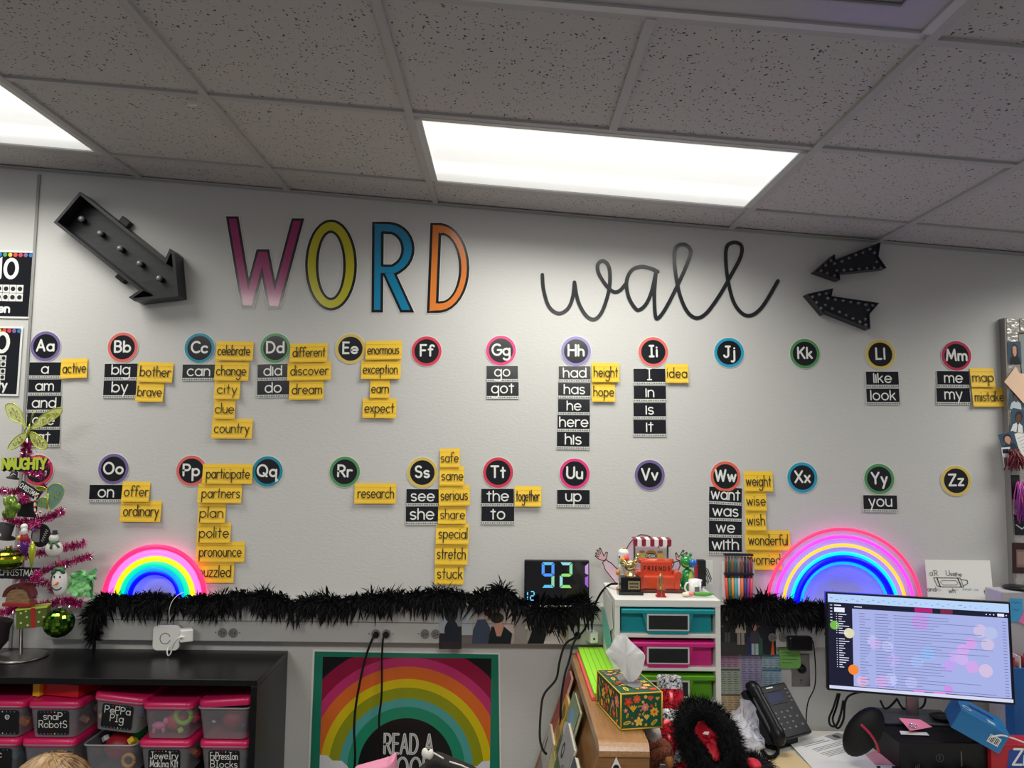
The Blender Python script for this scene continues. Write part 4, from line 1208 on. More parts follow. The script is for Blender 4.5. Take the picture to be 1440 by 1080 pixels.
# ------------------------------------------------------------------ black bookshelf
SHY = -.375
SHZ = at(403, 914.5, 0).z
shx1 = at(362, 954, SHY).x
shx0 = shx1 - 1.22
SHB = noise_col(mat('black_shelf_board', S(15, 15, 17), .3, spec=.35), S(12, 12, 14), S(18, 18, 20), 8, stretch=(1, 20, 20))
root = thing('bookshelf', ((shx0 + shx1) / 2, SHY / 2, 0), 'low black bookshelf against the wall full of pink lidded bins', 'bookshelf')
T = .022
q = MB(SHB); q.box(((shx0 + shx1) / 2, SHY / 2 - .002, SHZ - T / 2), (shx1 - shx0, -SHY - .006, T), None, None, .0015); q.build('top_board', root)
for x in (shx0 + T / 2, shx1 - T / 2):
    q = MB(SHB); q.box((x, SHY / 2 - .002, (SHZ - T) / 2), (T, -SHY - .008, SHZ - T - .001), None, None, .001); q.build('side_panel', root)
q = MB(SHB); q.box(((shx0 + shx1) / 2, -.006, SHZ / 2), (shx1 - shx0 - 2 * T, .006, SHZ - 2 * T)); q.build('back_panel', root)
BYF = -.345                                      # the bins' fronts
zl2 = at(70, 1040, BYF).z                         # top of the lower bins' lids
BH = .128
sh1 = zl2 - BH
for zz in (sh1 - T / 2, sh1 - .33, .06):
    q = MB(SHB); q.box(((shx0 + shx1) / 2, SHY / 2 + .002, zz), (shx1 - shx0 - 2 * T, -SHY - .02, T)); q.build('shelf', root)
# ------------------------------------------------------------------ bins
PINK = mat('pink_lid', S(216, 34, 98), .32)
TUB = clear('clear_tub', S(178, 176, 182), .34, .18)
TOY = lambda r, g, b: mat('toy_%d_%d_%d' % (r, g, b), S(r, g, b), .45)
def bin_(px0, px1, zbot, label, lid=True, text=None, lines=(), toys=(), rot=None, tilt=0.0, lidtilt=0.0, lidshift=(0, 0, 0), h=BH, tag_at=0.0):
    xa, xb = at(px0, 1000, BYF).x, at(px1, 1000, BYF).x
    w, dp = xb - xa, .29
    o = Vector(((xa + xb) / 2, BYF + dp / 2, zbot))
    R = roteul(0, tilt, rot or 0)
    Q = lambda x, y, z: o + R @ Vector((x, y, z))
    root = thing('storage_bin', o, label, 'storage bin', 'plastic bins in the black bookshelf')
    hb = h - .02
    q = MB(TUB)
    def loop(w_, d_, z, c=.02):
        P = []
        for sx, sy, a0 in ((1, 1, 0), (-1, 1, 90), (-1, -1, 180), (1, -1, 270)):
            for x, y in arc(0, 0, c, c, a0, a0 + 90, 3):
                P.append(Q(sx * (w_ / 2 - c) + x, sy * (d_ / 2 - c) + y, z))
        return P
    q.grid([loop(w * .84, dp * .9, .002), loop(w * .97, dp * .975, hb)], None, True, True)
    q.f(loop(w * .84, dp * .9, .002))
    q.build('tub', root, fix=False)
    q = MB(mat('tub_rim', S(150, 150, 154), .3))
    L = loop(w * .99, dp * .99, hb)
    q.tube(L + [L[0]], .0035, None, 6)
    q.build('rim', root)
    if lid:
        q = MB(PINK)
        R2 = R @ roteul(0, lidtilt, 0)
        o2 = o + R @ Vector(lidshift)
        def ll(w_, d_, z, c=.025):
            P = []
            for sx, sy, a0 in ((1, 1, 0), (-1, 1, 90), (-1, -1, 180), (1, -1, 270)):
                for x, y in arc(0, 0, c, c, a0, a0 + 90, 4):
                    P.append(o2 + R2 @ Vector((sx * (w_ / 2 - c) + x, sy * (d_ / 2 - c) + y, z)))
            return P
        q.grid([ll(w * 1.03, dp * 1.0, hb - .006), ll(w * 1.05, dp * 1.01, hb + .004), ll(w * 1.03, dp * 1.0, hb + .016), ll(w * .96, dp * .95, hb + .02), ll(w * .92, dp * .9, hb + .016)], None, True, True)
        q.f(ll(w * .92, dp * .9, hb + .016)); q.f(ll(w * 1.03, dp * 1.0, hb - .006))
        q.build('lid', root, fix=False)
    sl = (dp * .975 - dp * .9) / 2 / hb
    fr = Fr(Q(tag_at * w, -dp * .45 - .001, 0), R @ Vector((1, 0, 0)), R @ Vector((0, -sl, 1)))
    if lines:
        q = MB(mat('bin_label', S(20, 20, 22), .4))
        lw, lh = w * .62, hb * .78
        P = [(a, hb * .5 + b_) for a, b_ in ((s0 * (lw / 2 - .008) + x * .008, s1 * (lh / 2 - .008) + y * .008) for s0, s1, a0 in ((1, 1, 0), (-1, 1, 90), (-1, -1, 180), (1, -1, 270)) for x, y in arc(0, 0, 1, 1, a0, a0 + 90, 3))]
        q.flat(fr, P, .0016)
        lb = q.build('name_label', root, fix=False)
        q = MB(LETW)
        for i, t in enumerate(lines):
            letters(q, fr, t, 0, hb * (.60 - .26 * i), lh * .17, .0026, .0022, None, .3, .9, lw * .88)
        for k in range(8):
            m = mat('dot_%d' % (k % 6))
            for bb in (.84, .14):
                q.disc(fr, -lw * .38 + lw * .76 * k / 7, hb * bb, .0022, .0022, .0022, m if k != 4 else LETW, 8)
        q.build('lettering', root, fix=False)
    for k, (kind, x, y, z, sz, c) in enumerate(toys):
        q = MB(TOY(*c))
        p = Q(x * w, y * dp, z)
        if kind == 'ball':
            q.ell(p, (sz, sz, sz * .9), None, 14)
        elif kind == 'ring':
            P = [p + Vector((a, -.004, b_)) for a, b_ in arc(0, 0, sz, sz, 0, 360, 18)]
            q.tube(P, sz * .32, None, 8)
        elif kind == 'block':
            q.box(p, (sz * 1.6, sz, sz), None, roteul(20 * k, 30, 15 + 30 * k), .003)
        elif kind == 'pony':
            q.ell(p, (sz * 1.1, sz * .6, sz * .6)); q.ell(p + Vector((sz * 1.1, 0, sz * .7)), (sz * .5, sz * .42, sz * .55))
            for dx in (-.7, .7):
                q.tube([p + Vector((dx * sz, 0, -.2 * sz)), p + Vector((dx * sz * 1.1, 0, -1.2 * sz))], sz * .28, None, 8)
        q.build('toy', root)
    return root, w
zu = zl2 + .001
bin_(-58, 27, sh1 + .001, 'lower bin with pink lid at the frame edge, label ending in c', True, None, ('    c',), (('block', .2, -.2, .05, .03, (20, 120, 140)), ('ball', .35, -.1, .05, .03, (30, 90, 130))), tag_at=.1)
bin_(32, 106, sh1 + .001, 'lower pink lidded bin under the snap robots bin, behind the childs head', True, None, (), (('block', .1, -.3, .05, .03, (70, 70, 74)),), tag_at=0)
bin_(118, 192, sh1 + .001, 'open lower bin without lid heaped with green, red and yellow toys', False, None, (), (('ball', .0, -.2, .075, .052, (150, 22, 40)), ('ball', .05, .05, .105, .048, (24, 120, 60)), ('block', .3, -.28, .1, .022, (226, 190, 40)), ('ring', .3, -.36, .045, .02, (220, 160, 50)), ('block', -.3, -.2, .1, .018, (190, 190, 194))))
bin_(197, 269, sh1 + .001, 'lower pink lidded bin labelled jewelry making kit', True, None, ('JeweIry', 'MakIng KIt'), (('block', .38, -.2, .06, .018, (226, 120, 40)), ('ball', .4, -.1, .04, .016, (220, 60, 40))))
bin_(282, 352, sh1 + .001, 'lower pink lidded bin labelled expression blocks beside the shelf end', True, None, ('ExPressIon', 'BIocks'), (('block', .3, -.2, .05, .02, (60, 70, 130)),))
zsn = zu
bin_(-52, 32, zsn, 'upper bin with pink lid at the frame edge, label ending in e', True, None, ('    e',), (('block', .36, -.3, .04, .022, (220, 130, 40)), ('ball', .3, -.2, .03, .018, (206, 150, 60))), tag_at=.12)
_, wsn = bin_(38, 110, zsn, 'upper pink lidded bin labelled snap robots under the red and yellow box', True, None, ('snaP', 'RobotS'), (('block', .38, -.2, .04, .02, (150, 110, 90)), ('ball', .4, .1, .05, .02, (190, 170, 170))))
bin_(126, 197, zsn + .022, 'tilted upper bin with pink lid labelled peppa pig, sitting on the open bin', True, None, ('PePPa', 'PIg'), (('ball', .36, -.25, .06, .02, (40, 50, 110)), ('ball', .4, -.1, .045, .02, (196, 90, 110)), ('block', -.42, -.3, .03, .016, (220, 160, 70))), None, 6)
bin_(200, 269, zsn, 'upper pink lidded bin of pink, red and lime toys without a label', True, None, (), (('pony', -.25, -.36, .035, .022, (226, 120, 172)), ('ball', .05, -.28, .045, .034, (200, 50, 70)), ('ring', .26, -.36, .072, .027, (150, 200, 40)), ('block', .22, -.38, .02, .018, (150, 200, 50)), ('ball', .38, -.2, .05, .022, (190, 50, 90))))
bin_(277, 351, zsn, 'upper bin beside the shelf end with its pink lid pushed askew', True, None, (), (('ball', .1, -.3, .055, .037, (150, 20, 44)), ('block', -.25, -.36, .05, .008, (226, 226, 230)), ('block', .3, -.3, .03, .015, (40, 60, 130))), None, 0, -4, (.012, .0, .014))
# red and yellow box on the snap robots bin
p = at(94, 973, -.24); p.z = zsn + BH + .025
root = thing('toy_box', p, 'red and yellow cardboard box lying on the snap robots bin', 'box')
R = roteul(0, 0, -12)
q = MB(TOY(196, 22, 30)); q.box(p + Vector((.02, 0, -.002)), (.15, .12, .044), None, R, .002); q.build('body', root)
q = MB(TOY(236, 180, 30)); q.box(p + R @ Vector((-.062, -.012, .0)), (.028, .124, .05), None, R, .002); q.build('yellow_end', root)
# ------------------------------------------------------------------ pink tinsel tree
TY = -.15
tb = atz(29, 924, SHZ); TY = tb.y
Xp = lambda px, py, dy=0.0: at(px, py, TY + dy)
root = thing('tinsel_tree', tb, 'pink tinsel tabletop tree on a round metal stand, hung with ornaments', 'christmas tree')
q = MB(STEEL); q.lathe(tb, [(.001, 0), (.092, 0), (.094, .004), (.085, .008), (.012, .012), (.001, .012)], None, 36); q.build('stand_base', root)
q = MB(CHROME); q.tube([tb + Vector((0, 0, .01)), Xp(33, 760), Xp(37, 640), Xp(38.5, 616)], [.0065, .006, .005, .003], None, 10); q.build('pole', root)
TINS = mat('pink_tinsel', S(196, 36, 126), .28, .55)
TINW = mat('highlight_tinsel', S(236, 196, 220), .15, .9)  # painted highlights: pale strands mixed among the pink ones
rt = random.Random(11)
def tinsel(P, n, rad, name='branch'):
    q = MB(TINS)
    q.mi(TINS); q.mi(TINW)
    C = [Xp(*p) for p in P]
    C = catmull(C, 5)
    q.tube(C, .002, CHROME, 5)
    for _ in range(int(n * 3.2)):
        i = rt.randrange(len(C) - 1)
        p = C[i].lerp(C[i + 1], rt.random())
        t = (C[i + 1] - C[i]).normalized()
        d = Vector((rt.gauss(0, 1), rt.gauss(0, 1), rt.gauss(0, 1)))
        d = (d - t * d.dot(t) * .7).normalized()
        L = rad * 1.15 * rt.uniform(.5, 1.15)
        w = d.cross(Vector((rt.gauss(0, 1), rt.gauss(0, 1), rt.gauss(0, 1)))).normalized() * rt.uniform(.0008, .0019)
        q.f([p - w, p + d * L - w * .8, p + d * L + w * .8, p + w], TINW if rt.random() < .16 else TINS)
    q.build(name, root, fix=False)
tinsel([(38, 622), (36, 645)], 170, .02, 'tree_top')
for P, n in (([(36, 652), (52, 650), (68, 655)], 130), ([(36, 652), (22, 650, -.04), (14, 658, -.06)], 120), ([(35, 662), (50, 664, -.06), (60, 668, -.09)], 110),
             ([(34, 690), (20, 692), (-4, 690)], 160), ([(34, 695), (54, 690, .03), (64, 684, .05)], 120), ([(34, 700), (36, 702, -.08), (30, 700, -.12)], 120),
             ([(33, 735), (62, 730), (89, 718)], 240), ([(33, 735), (18, 732), (8, 726)], 130), ([(32, 742), (44, 740, -.07), (50, 738, -.12)], 150),
             ([(32, 782), (60, 777), (92, 770), (119, 764)], 300), ([(32, 782), (16, 775), (-10, 782)], 200), ([(32, 775), (36, 760, -.08), (34, 768, -.13)], 150),
             ([(31, 812), (64, 802), (96, 791), (127, 782)], 300), ([(31, 815), (10, 806), (-15, 812)], 170), ([(31, 812), (46, 812, -.08), (52, 808, -.14)], 190),
             ([(30, 852), (60, 851), (90, 845), (114, 849)], 330), ([(30, 852), (10, 860), (-18, 868)], 230), ([(30, 850), (44, 842, -.07), (40, 840, -.12)], 170), ([(30, 830), (60, 818, .06), (78, 832, .09)], 150)):
    tinsel(P, n, .017)
# ornaments ------------------------------------------------------------------------------------------
OG = 'ornaments on the pink tinsel tree'
GOLDG = mat('lime_glitter', S(184, 196, 60), .3, .5)
GAUZE = clear('lime_gauze', S(206, 210, 112), .74, .35)
GAUZT = clear('teal_gauze', S(40, 128, 110), .75, .3)
LIME = mat('lime_paint', S(196, 214, 70), .4)
ORY = -.11
def hook(root, a, b_):
    q = MB(CHROME); q.tube([a, (a + b_) / 2 + Vector((.002, 0, 0)), b_], .0007, None, 5); q.build('hanger', root)
def wing(root, P, dy, m, dots):
    C = catmull([Xp(x, y, dy) for x, y in P], 5, True)
    q = MB(m); c = sum(C, Vector()) / len(C)
    for a, b_ in zip(C, C[1:] + C[:1]):
        q.f([c, a, b_])
    w = q.build('wing', root, fix=False)
    q = MB(GOLDG); q.tube(C + [C[0]], .0016, None, 6); q.build('wire_rim', w)
    q = MB(GOLDG)
    for _ in range(dots):
        r = rt.random() ** .6 * .62
        k = rt.choice(C)
        p = c.lerp(k, r) + Vector((0, -.0015, 0))
        q.box(p, (.003, .001, .003), None, roteul(0, rt.uniform(0, 90), 0))
    q.build('sequin', w, fix=False)
def butterfly(name, label, wings, dy, m, body):
    o = Xp(*body[0], dy)
    root = thing(name, o, label, 'ornament', OG)
    for P in wings:
        wing(root, P, dy, m, 34)
    q = MB(GOLDG); q.tube([Xp(x, y, dy - .004) for x, y in body], [.003] + [.0045] * (len(body) - 2) + [.002], None, 8); q.build('body', root)
    return root
bf = butterfly('butterfly_ornament', 'lime gauze butterfly topping the pink tinsel tree', (
    [(36, 604), (30, 596), (16, 590), (9, 580), (8, 570), (15, 567), (23, 570), (31, 581)], [(44, 603), (54, 588), (70, 577), (86, 573), (86, 581), (76, 590), (60, 599)],
    [(36, 608), (26, 612), (16, 621), (11, 631), (18, 632), (30, 625), (37, 615)], [(44, 607), (43, 616), (50, 628), (62, 632), (67, 626), (60, 616)]), -.03, GAUZE, [(38, 614), (40, 606), (42, 596)])
q = MB(GOLDG)
for e in ((49, 578), (46, 580)):
    q.tube([Xp(42, 596, -.034), Xp(*e, -.04)], .0008, None, 5)
q.build('antenna', bf)
butterfly('butterfly_ornament', 'teal glitter butterfly with lime rim in the middle of the tinsel tree', (
    [(67, 700), (66, 690), (72, 682), (82, 680), (90, 687), (88, 699), (80, 710), (70, 716)], [(66, 701), (58, 700), (50, 706), (54, 713), (64, 714)], [(66, 688), (58, 684), (50, 686), (56, 690)]), -.12, GAUZT, [(66, 716), (67, 704), (68, 694)])
# naughty sign
fr = Fr(Xp(35, 652, -.09), (1, 0, .01))
root = thing('sign_ornament', fr.o, 'lime letter sign reading NAUGHTY near the top of the tinsel tree', 'ornament', OG)
k = mpp(TY - .09)
q = MB(BLACKM)
for dy in (0,):
    letters(q, fr, 'NAUGHTY', 1.2 * k, -8.5 * k, 14 * k / 1.7, 5.2 * k, .001, None, .16, 1, 58 * k)
q.fbox(fr, -32 * k, -9.5 * k, 33 * k, -7 * k, -.004, .001)
q.build('black_backing', root, fix=False)
q = MB(LIME); letters(q, fr, 'NAUGHTY', 0, -7 * k, 14 * k / 1.7, 3.6 * k, .004, None, .16, 1, 60 * k); q.build('lettering', root, fix=False)
hook(root, fr(20 * k, 8 * k, 0), Xp(48, 630, -.05))
def sign(px, py, w, h, rot, text, label, dy, th=.35):
    a = math.radians(-rot)
    fr = Fr(Xp(px, py, dy), (math.cos(a), 0, math.sin(a)), (-math.sin(a), 0, math.cos(a)))
    k = mpp(TY + dy)
    root = thing('sign_ornament', fr.o, label, 'ornament', OG)
    q = MB(BLACKM); q.fbox(fr, -w / 2 * k, -h / 2 * k, w / 2 * k, h / 2 * k, -.006, 0, None, .0015); q.build('board', root)
    if text:
        q = MB(LETW); letters(q, fr, text, 0, -h * .2 * k, h * th * k, h * .07 * k, .001, None, .3, 1, w * .9 * k); q.build('lettering', root, fix=False)
    hook(root, fr(0, h / 2 * k, -.003), fr(0, (h / 2 + 9) * k, .01))
sign(41, 690, 33, 13, 31, 'CHRISTMAS', 'slanted black sign reading CHRISTMAS under the naughty sign', -.12, .3)
sign(26, 806, 58, 16, 1, 'CHRISTMAS', 'level black sign reading CHRISTMAS below the striped green ball', -.12, .3)
sign(38, 716, 26, 22, 3, '', 'small black square board behind the candy cane on the tinsel tree', -.07, .25)
# candy cane
root = thing('candy_cane', Xp(52, 712, -.13), 'red and white candy cane beside the small black board', 'ornament', OG)
C = catmull([Xp(x, y, -.135) for x, y in ((53, 694), (50, 700), (49, 708), (49, 716), (51, 722), (55, 723), (57, 719))], 5)
q = MB(WHITE); q.tube(C, .0032, None, 8); q.build('stick', root)
q = MB(TOY(190, 30, 40))
for i in range(2, len(C) - 2, 5):
    q.tube([C[i], C[i + 1], C[i + 2]], .0036, None, 8)
q.build('red_stripe', root)
# witch style small black hat
root = thing('hat_ornament', Xp(18, 672, -.1), 'tiny black hat hanging under the naughty sign', 'ornament', OG)
q = MB(BLACKM); q.lathe(Xp(18, 673, -.1), [(.001, 0), (.021, 0), (.021, .003), (.014, .005), (.011, .026), (.001, .028)], None, 18, roteul(0, 12, 0)); q.build('hat', root)
q = MB(LETW); q.tube([Xp(14, 670, -.125), Xp(19, 666, -.125), Xp(22, 668, -.122)], .0012, None, 5); q.build('white_mark', root)
# pickle / cactus
G1 = noise_col(mat('green_glass', S(96, 132, 30), .15, .2, coat=.6), S(70, 104, 20), S(128, 160, 48), 60)
root = thing('cactus_ornament', Xp(16, 725, -.13), 'glossy green cactus ornament on a middle tree branch', 'ornament', OG)
q = MB(G1)
q.ell(Xp(16, 713, -.13), (.021, .017, .046), None, 16); q.ell(Xp(9, 706, -.13), (.011, .01, .02), None, 12, roteul(0, -20, 0)); q.ell(Xp(24, 715, -.13), (.011, .01, .02), None, 12, roteul(0, 25, 0)); q.ell(Xp(8, 722, -.13), (.012, .012, .016), None, 12)
q.build('body', root)
hook(root, Xp(16, 697, -.13), Xp(17, 690, -.1))
# felt hat left edge
root = thing('top_hat_ornament', Xp(3, 752, -.12), 'black top hat with a white band at the tree edge', 'ornament', OG)
q = MB(BLACKM); q.lathe(Xp(3, 756, -.12), [(.001, 0), (.042, 0), (.042, .004), (.026, .006), (.028, .05), (.001, .052)], None, 22, roteul(0, 14, 0)); q.build('hat', root)
q = MB(WHITE); q.lathe(Xp(3, 752, -.12), [(.0272, 0), (.0276, .014)], None, 22, roteul(0, 14, 0), caps=False); q.build('hat_band', root)
# santa figure
root = thing('nutcracker_ornament', Xp(34, 772, -.15), 'little bearded figure in red and purple with a white hat on the tree front', 'ornament', OG)
q = MB(mat('purple_glass', S(92, 40, 130), .2, .4)); q.ell(Xp(34, 770, -.15), (.014, .012, .03), None, 14); q.build('robe', root)
q = MB(TOY(160, 30, 50)); q.ell(Xp(34, 757, -.15), (.015, .012, .02), None, 14); q.build('coat', root)
q = MB(WHITE); q.ell(Xp(34, 747, -.153), (.011, .01, .015), None, 12); q.ell(Xp(34, 741, -.15), (.012, .011, .012), None, 12); q.build('beard', root)
q = MB(TOY(224, 170, 90)); q.ell(Xp(27, 756, -.155), (.008, .008, .008)); q.build('hand', root)
# round black sign
root = thing('round_sign_ornament', Xp(60, 752, -.06), 'round black and grey disc with white script beside the white snowman', 'ornament', OG)
fr = Fr(Xp(57, 753, -.06)); k = mpp(TY - .06)
q = MB(BLACKM); q.prism(fr, arc(0, 0, 13 * k, 16 * k, 0, 345, 23), -.006, 0); q.build('disc', root)
q = MB(mat('grey_card', S(150, 150, 152), .6)); q.rect(fr, -11 * k, -9 * k, -1 * k, 9 * k, .0008); q.build('grey_panel', root)
q = MB(LETW); f2 = fr.at(6 * k, 0, 0, PI / 2.6); q.ribbon(f2, [(v.x, v.y) for v in catmull([((-9 + i * 1.6) * k, (2.2 if i % 2 else -2) * k, 0) for i in range(12)], 4)], .0011, .0012); q.build('script_stroke', root, fix=False)
# snowman
root = thing('snowman_ornament', Xp(77, 776, -.1), 'white snowman with black hat and green scarf sitting on a tinsel branch', 'ornament', OG)
q = MB(mat('white_glitter', S(222, 220, 216), .5)); q.ell(Xp(76, 772, -.1), (.032, .02, .03), None, 16); q.ell(Xp(76, 757, -.1), (.017, .015, .018), None, 14); q.build('body', root)
q = MB(TOY(50, 92, 50)); q.lathe(Xp(76, 763, -.1), [(.016, -.004), (.02, 0), (.016, .005)], None, 16); q.tube([Xp(78, 764, -.12), Xp(83, 770, -.125)], .004, None, 6); q.tube([Xp(72, 764, -.12), Xp(71, 772, -.125)], .004, None, 6); q.build('scarf', root)
q = MB(BLACKM); q.lathe(Xp(77, 751, -.1), [(.001, 0), (.012, 0), (.012, .002), (.008, .003), (.008, .013), (.001, .014)], None, 14); q.build('hat', root)
# striped green ball
root = thing('ball_ornament', Xp(11, 787, -.15), 'large shiny green ball with gold and lime stripes at the tree edge', 'ornament', OG)
GB = mat('green_mirror', S(50, 92, 30), .12, .85); GD = mat('gold_mirror', S(190, 160, 40), .15, .9); LM = mat('lime_mirror', S(150, 190, 40), .12, .85)
c = Xp(11, 787, -.15); R_ = .045; q = MB()
prof = [(math.sin(PI * j / 16), -math.cos(PI * j / 16)) for j in range(17)]
for j in range(16):
    m = (GB, GB, GB, GB, GD, GB, GB, LM, LM, GD, GB, GD, GB, GB, GB, GB)[j]
    q.lathe(c, [(max(1e-4, prof[j][0]) * R_ * 1.2, prof[j][1] * R_ * .86), (max(1e-4, prof[j + 1][0]) * R_ * 1.2, prof[j + 1][1] * R_ * .86)], m, 28, caps=False)
q.build('globe', root, fix=False)
q = MB(GD); q.lathe(c + Vector((0, 0, R_ * .84)), [(.008, 0), (.008, .008), (.001, .009)], None, 12); q.build('cap', root)
# glitter icicle
root = thing('icicle_ornament', Xp(44, 785, -.16), 'thin lime glitter icicle beside the striped green ball', 'ornament', OG)
q = MB(GOLDG); q.lathe(Xp(44, 801, -.16), [(.001, 0), (.007, .03), (.012, .06), (.008, .085), (.001, .1)], None, 10); q.build('spike', root)
# arch house
root = thing('house_ornament', Xp(24, 848, -.14), 'brown arched wooden house ornament with dark red roof low on the tree', 'ornament', OG)
k = mpp(TY - .14)
fr = Fr(Xp(24, 848, -.14))
q = MB(noise_col(mat('brown_wood', S(150, 116, 80), .6), S(132, 100, 66), S(164, 130, 92), 30, stretch=(1, 1, 8)))
q.prism(fr, [(-16 * k, 0), (16 * k, 0)] + [(16 * k * math.cos(t * PI / 12), (8 + 11 * math.sin(t * PI / 12)) * k) for t in range(13)], -.03, 0); q.build('body', root)
q = MB(mat('dark_red_roof', S(96, 34, 30), .5))
P = [(a * 20 * k, (8 + b_ * 18) * k) for a, b_ in arc(0, 0, 1, 1, 0, 180, 14)]
Q2 = [(a * 15.5 * k, (8 + b_ * 12.5) * k) for a, b_ in arc(0, 0, 1, 1, 0, 180, 14)]
for d in (.004, -.034):
    q.strip(fr, P, Q2, d)
q.grid([[fr(*p, .004) for p in P], [fr(*p, -.034) for p in P]]); q.build('roof', root, fix=False)
q = MB(TOY(170, 40, 40)); q.fbox(fr, -20 * k, -5 * k, 18 * k, 0, -.034, .003, None, .002); q.build('plinth', root)
# snowman face
root = thing('snowman_face_ornament', Xp(83, 818, -.13), 'oval white snowman face with carrot nose hung by a red ribbon', 'ornament', OG)
c = Xp(84, 818, -.13)
q = MB(mat('white_enamel', S(236, 232, 232), .3)); q.ell(c, (.027, .02, .052), None, 20); q.build('face', root)
q = MB(mat('brown_back', S(96, 60, 40), .5)); q.ell(c + Vector((-.008, .01, 0)), (.03, .02, .05), None, 18); q.build('back', root)
q = MB(TOY(240, 132, 40)); q.tube([c + Vector((.004, -.018, .002)), c + Vector((-.006, -.031, -.01))], [.006, .001], None, 8); q.build('nose', root)
q = MB(BLACKM)
for s in (-1, 1):
    q.ell(c + Vector((s * .01, -.018, .02)), (.0028, .003, .004), None, 8)
q.tube([c + Vector((math.sin(a) * .017, -.0195 + abs(a) * .003, -.012 - math.cos(a) * .014)) for a in (-1.2, -.8, -.4, 0, .4, .8, 1.2)], .002, None, 6)
q.build('smile_and_eyes', root)
q = MB(TOY(40, 92, 56)); q.ell(c + Vector((0, -.004, .046)), (.022, .016, .008), None, 14); q.ell(c + Vector((.016, -.014, .04)), (.012, .006, .008), None, 10, roteul(0, 40, 0)); q.ell(c + Vector((-.016, -.012, .036)), (.012, .006, .008), None, 10, roteul(0, -40, 0)); q.build('holly', root)
q = MB(TOY(170, 20, 36)); q.tube([c + Vector((-.006, 0, .05)), Xp(81, 776, -.09), c + Vector((.006, 0, .05))], .0016, None, 5); q.build('ribbon', root)
# tulle bow
root = thing('bow_ornament', Xp(118, 818, -.08), 'ruffled pale green tulle bow at the tips of the lower tinsel branches', 'ornament', OG)
TUL = clear('green_tulle', S(160, 220, 150), .6, .5); TUG = mat('green_tulle_dense', S(120, 204, 128), .6)
c = Xp(118, 816, -.08)
q = MB(TUL)
for j in range(64):
    a = rt.uniform(0, 2 * PI); L = rt.uniform(.03, .06)
    d = Vector((math.cos(a), -.35 + rt.uniform(-.4, .2), math.sin(a) * 1.05)).normalized()
    s_ = d.cross(Vector((0, -1, rt.uniform(-.6, .6)))).normalized()
    rows = []
    for i in range(6):
        t = i / 5
        w = .002 + .0085 * math.sin(t * 2.2 + .2)
        p = c + d * L * t + Vector((0, -.01 * math.sin(t * 5 + j), -.012 * t * t))
        rows.append([p - s_ * w, p + Vector((0, -.006 * math.sin(j + t * 4), 0)), p + s_ * w])
    q.grid(rows, TUL if j % 2 else TUG)
q.build('loop', root, fix=False)
q = MB(TUG)
for e in ((106, 838), (132, 842), (128, 838), (136, 800)):
    a, b_ = c, Xp(*e, -.09)
    s_ = (b_ - a).cross(Vector((0, 1, 0))).normalized()
    q.grid([[a - s_ * .003, a + s_ * .003], [(a + b_) / 2 - s_ * .008, (a + b_) / 2 + s_ * .008 + Vector((0, -.008, 0))], [b_ - s_ * .007, b_ + s_ * .007]])
q.build('tail', root, fix=False)
# gift box
root = thing('gift_box_ornament', Xp(45, 882, -.13), 'green polka dot gift box with red ribbon hanging under the lowest branch', 'ornament', OG)
k = mpp(TY - .13)
fr = Fr(Xp(46, 869, -.13), (.95, .3, .06), (0, 0, 1))
q = MB(mat('green_gift', S(88, 104, 36), .35)); q.fbox(fr, -20 * k, -13 * k, 17 * k, 13 * k, -.06, 0, None, .002); q.build('box', root)
q = MB(TOY(176, 34, 36)); q.fbox(fr, -2 * k, -13.4 * k, 3 * k, 13.4 * k, -.061, .0015); q.build('ribbon', root)
q = MB(mat('pale_dot', S(200, 206, 150), .4))
for a, b_ in ((-14, 8), (-7, 2), (-14, -5), (-6, -9), (8, 7), (13, 0), (7, -6), (13, -10), (-8, 10)):
    q.disc(fr, a * k, b_ * k, 1.5 * k, 1.5 * k, .001, None, 10)
q.build('polka_dot', root, fix=False)
q = MB(LIME); q.fbox(fr, -20.5 * k, 12 * k, 17.5 * k, 14 * k, -.061, .001); q.build('lid_edge', root)
hook(root, fr(0, 14 * k, -.03), Xp(46, 850, -.1))
# disco ball
root = thing('disco_ball_ornament', Xp(83, 876, -.1), 'green mirrored disco ball hanging from the lowest tinsel branch', 'ornament', OG)
c = Xp(83, 876, -.1); R_ = 19.5 * mpp(TY - .1)
ms = [mat('mirror_green_%d' % j, S(*cc), .08, .95) for j, cc in enumerate(((90, 140, 40), (60, 110, 30), (140, 180, 50), (40, 84, 34)))]
q = MB()
nl = 14
for i in range(nl):
    a0, a1 = PI * i / nl + .01, PI * (i + 1) / nl - .01
    n = max(5, int(26 * math.sin((a0 + a1) / 2)))
    for j in range(n):
        b0, b1 = 2 * PI * j / n + .01, 2 * PI * (j + 1) / n - .01
        q.f([c + R_ * Vector((math.sin(a) * math.cos(b_), math.sin(a) * math.sin(b_), math.cos(a))) for a, b_ in ((a0, b0), (a1, b0), (a1, b1), (a0, b1))], rt.choice(ms))
q.build('mirror_tile', root, fix=False)
q = MB(BLACKM); q.ell(c, (R_ * .97, R_ * .97, R_ * .97), None, 18); q.build('core', root)
q = MB(CHROME); q.lathe(c + Vector((0, 0, R_ * .98)), [(.008, 0), (.008, .008), (.002, .01), (.002, .03), (.0005, .031)], None, 12); q.build('cap', root)
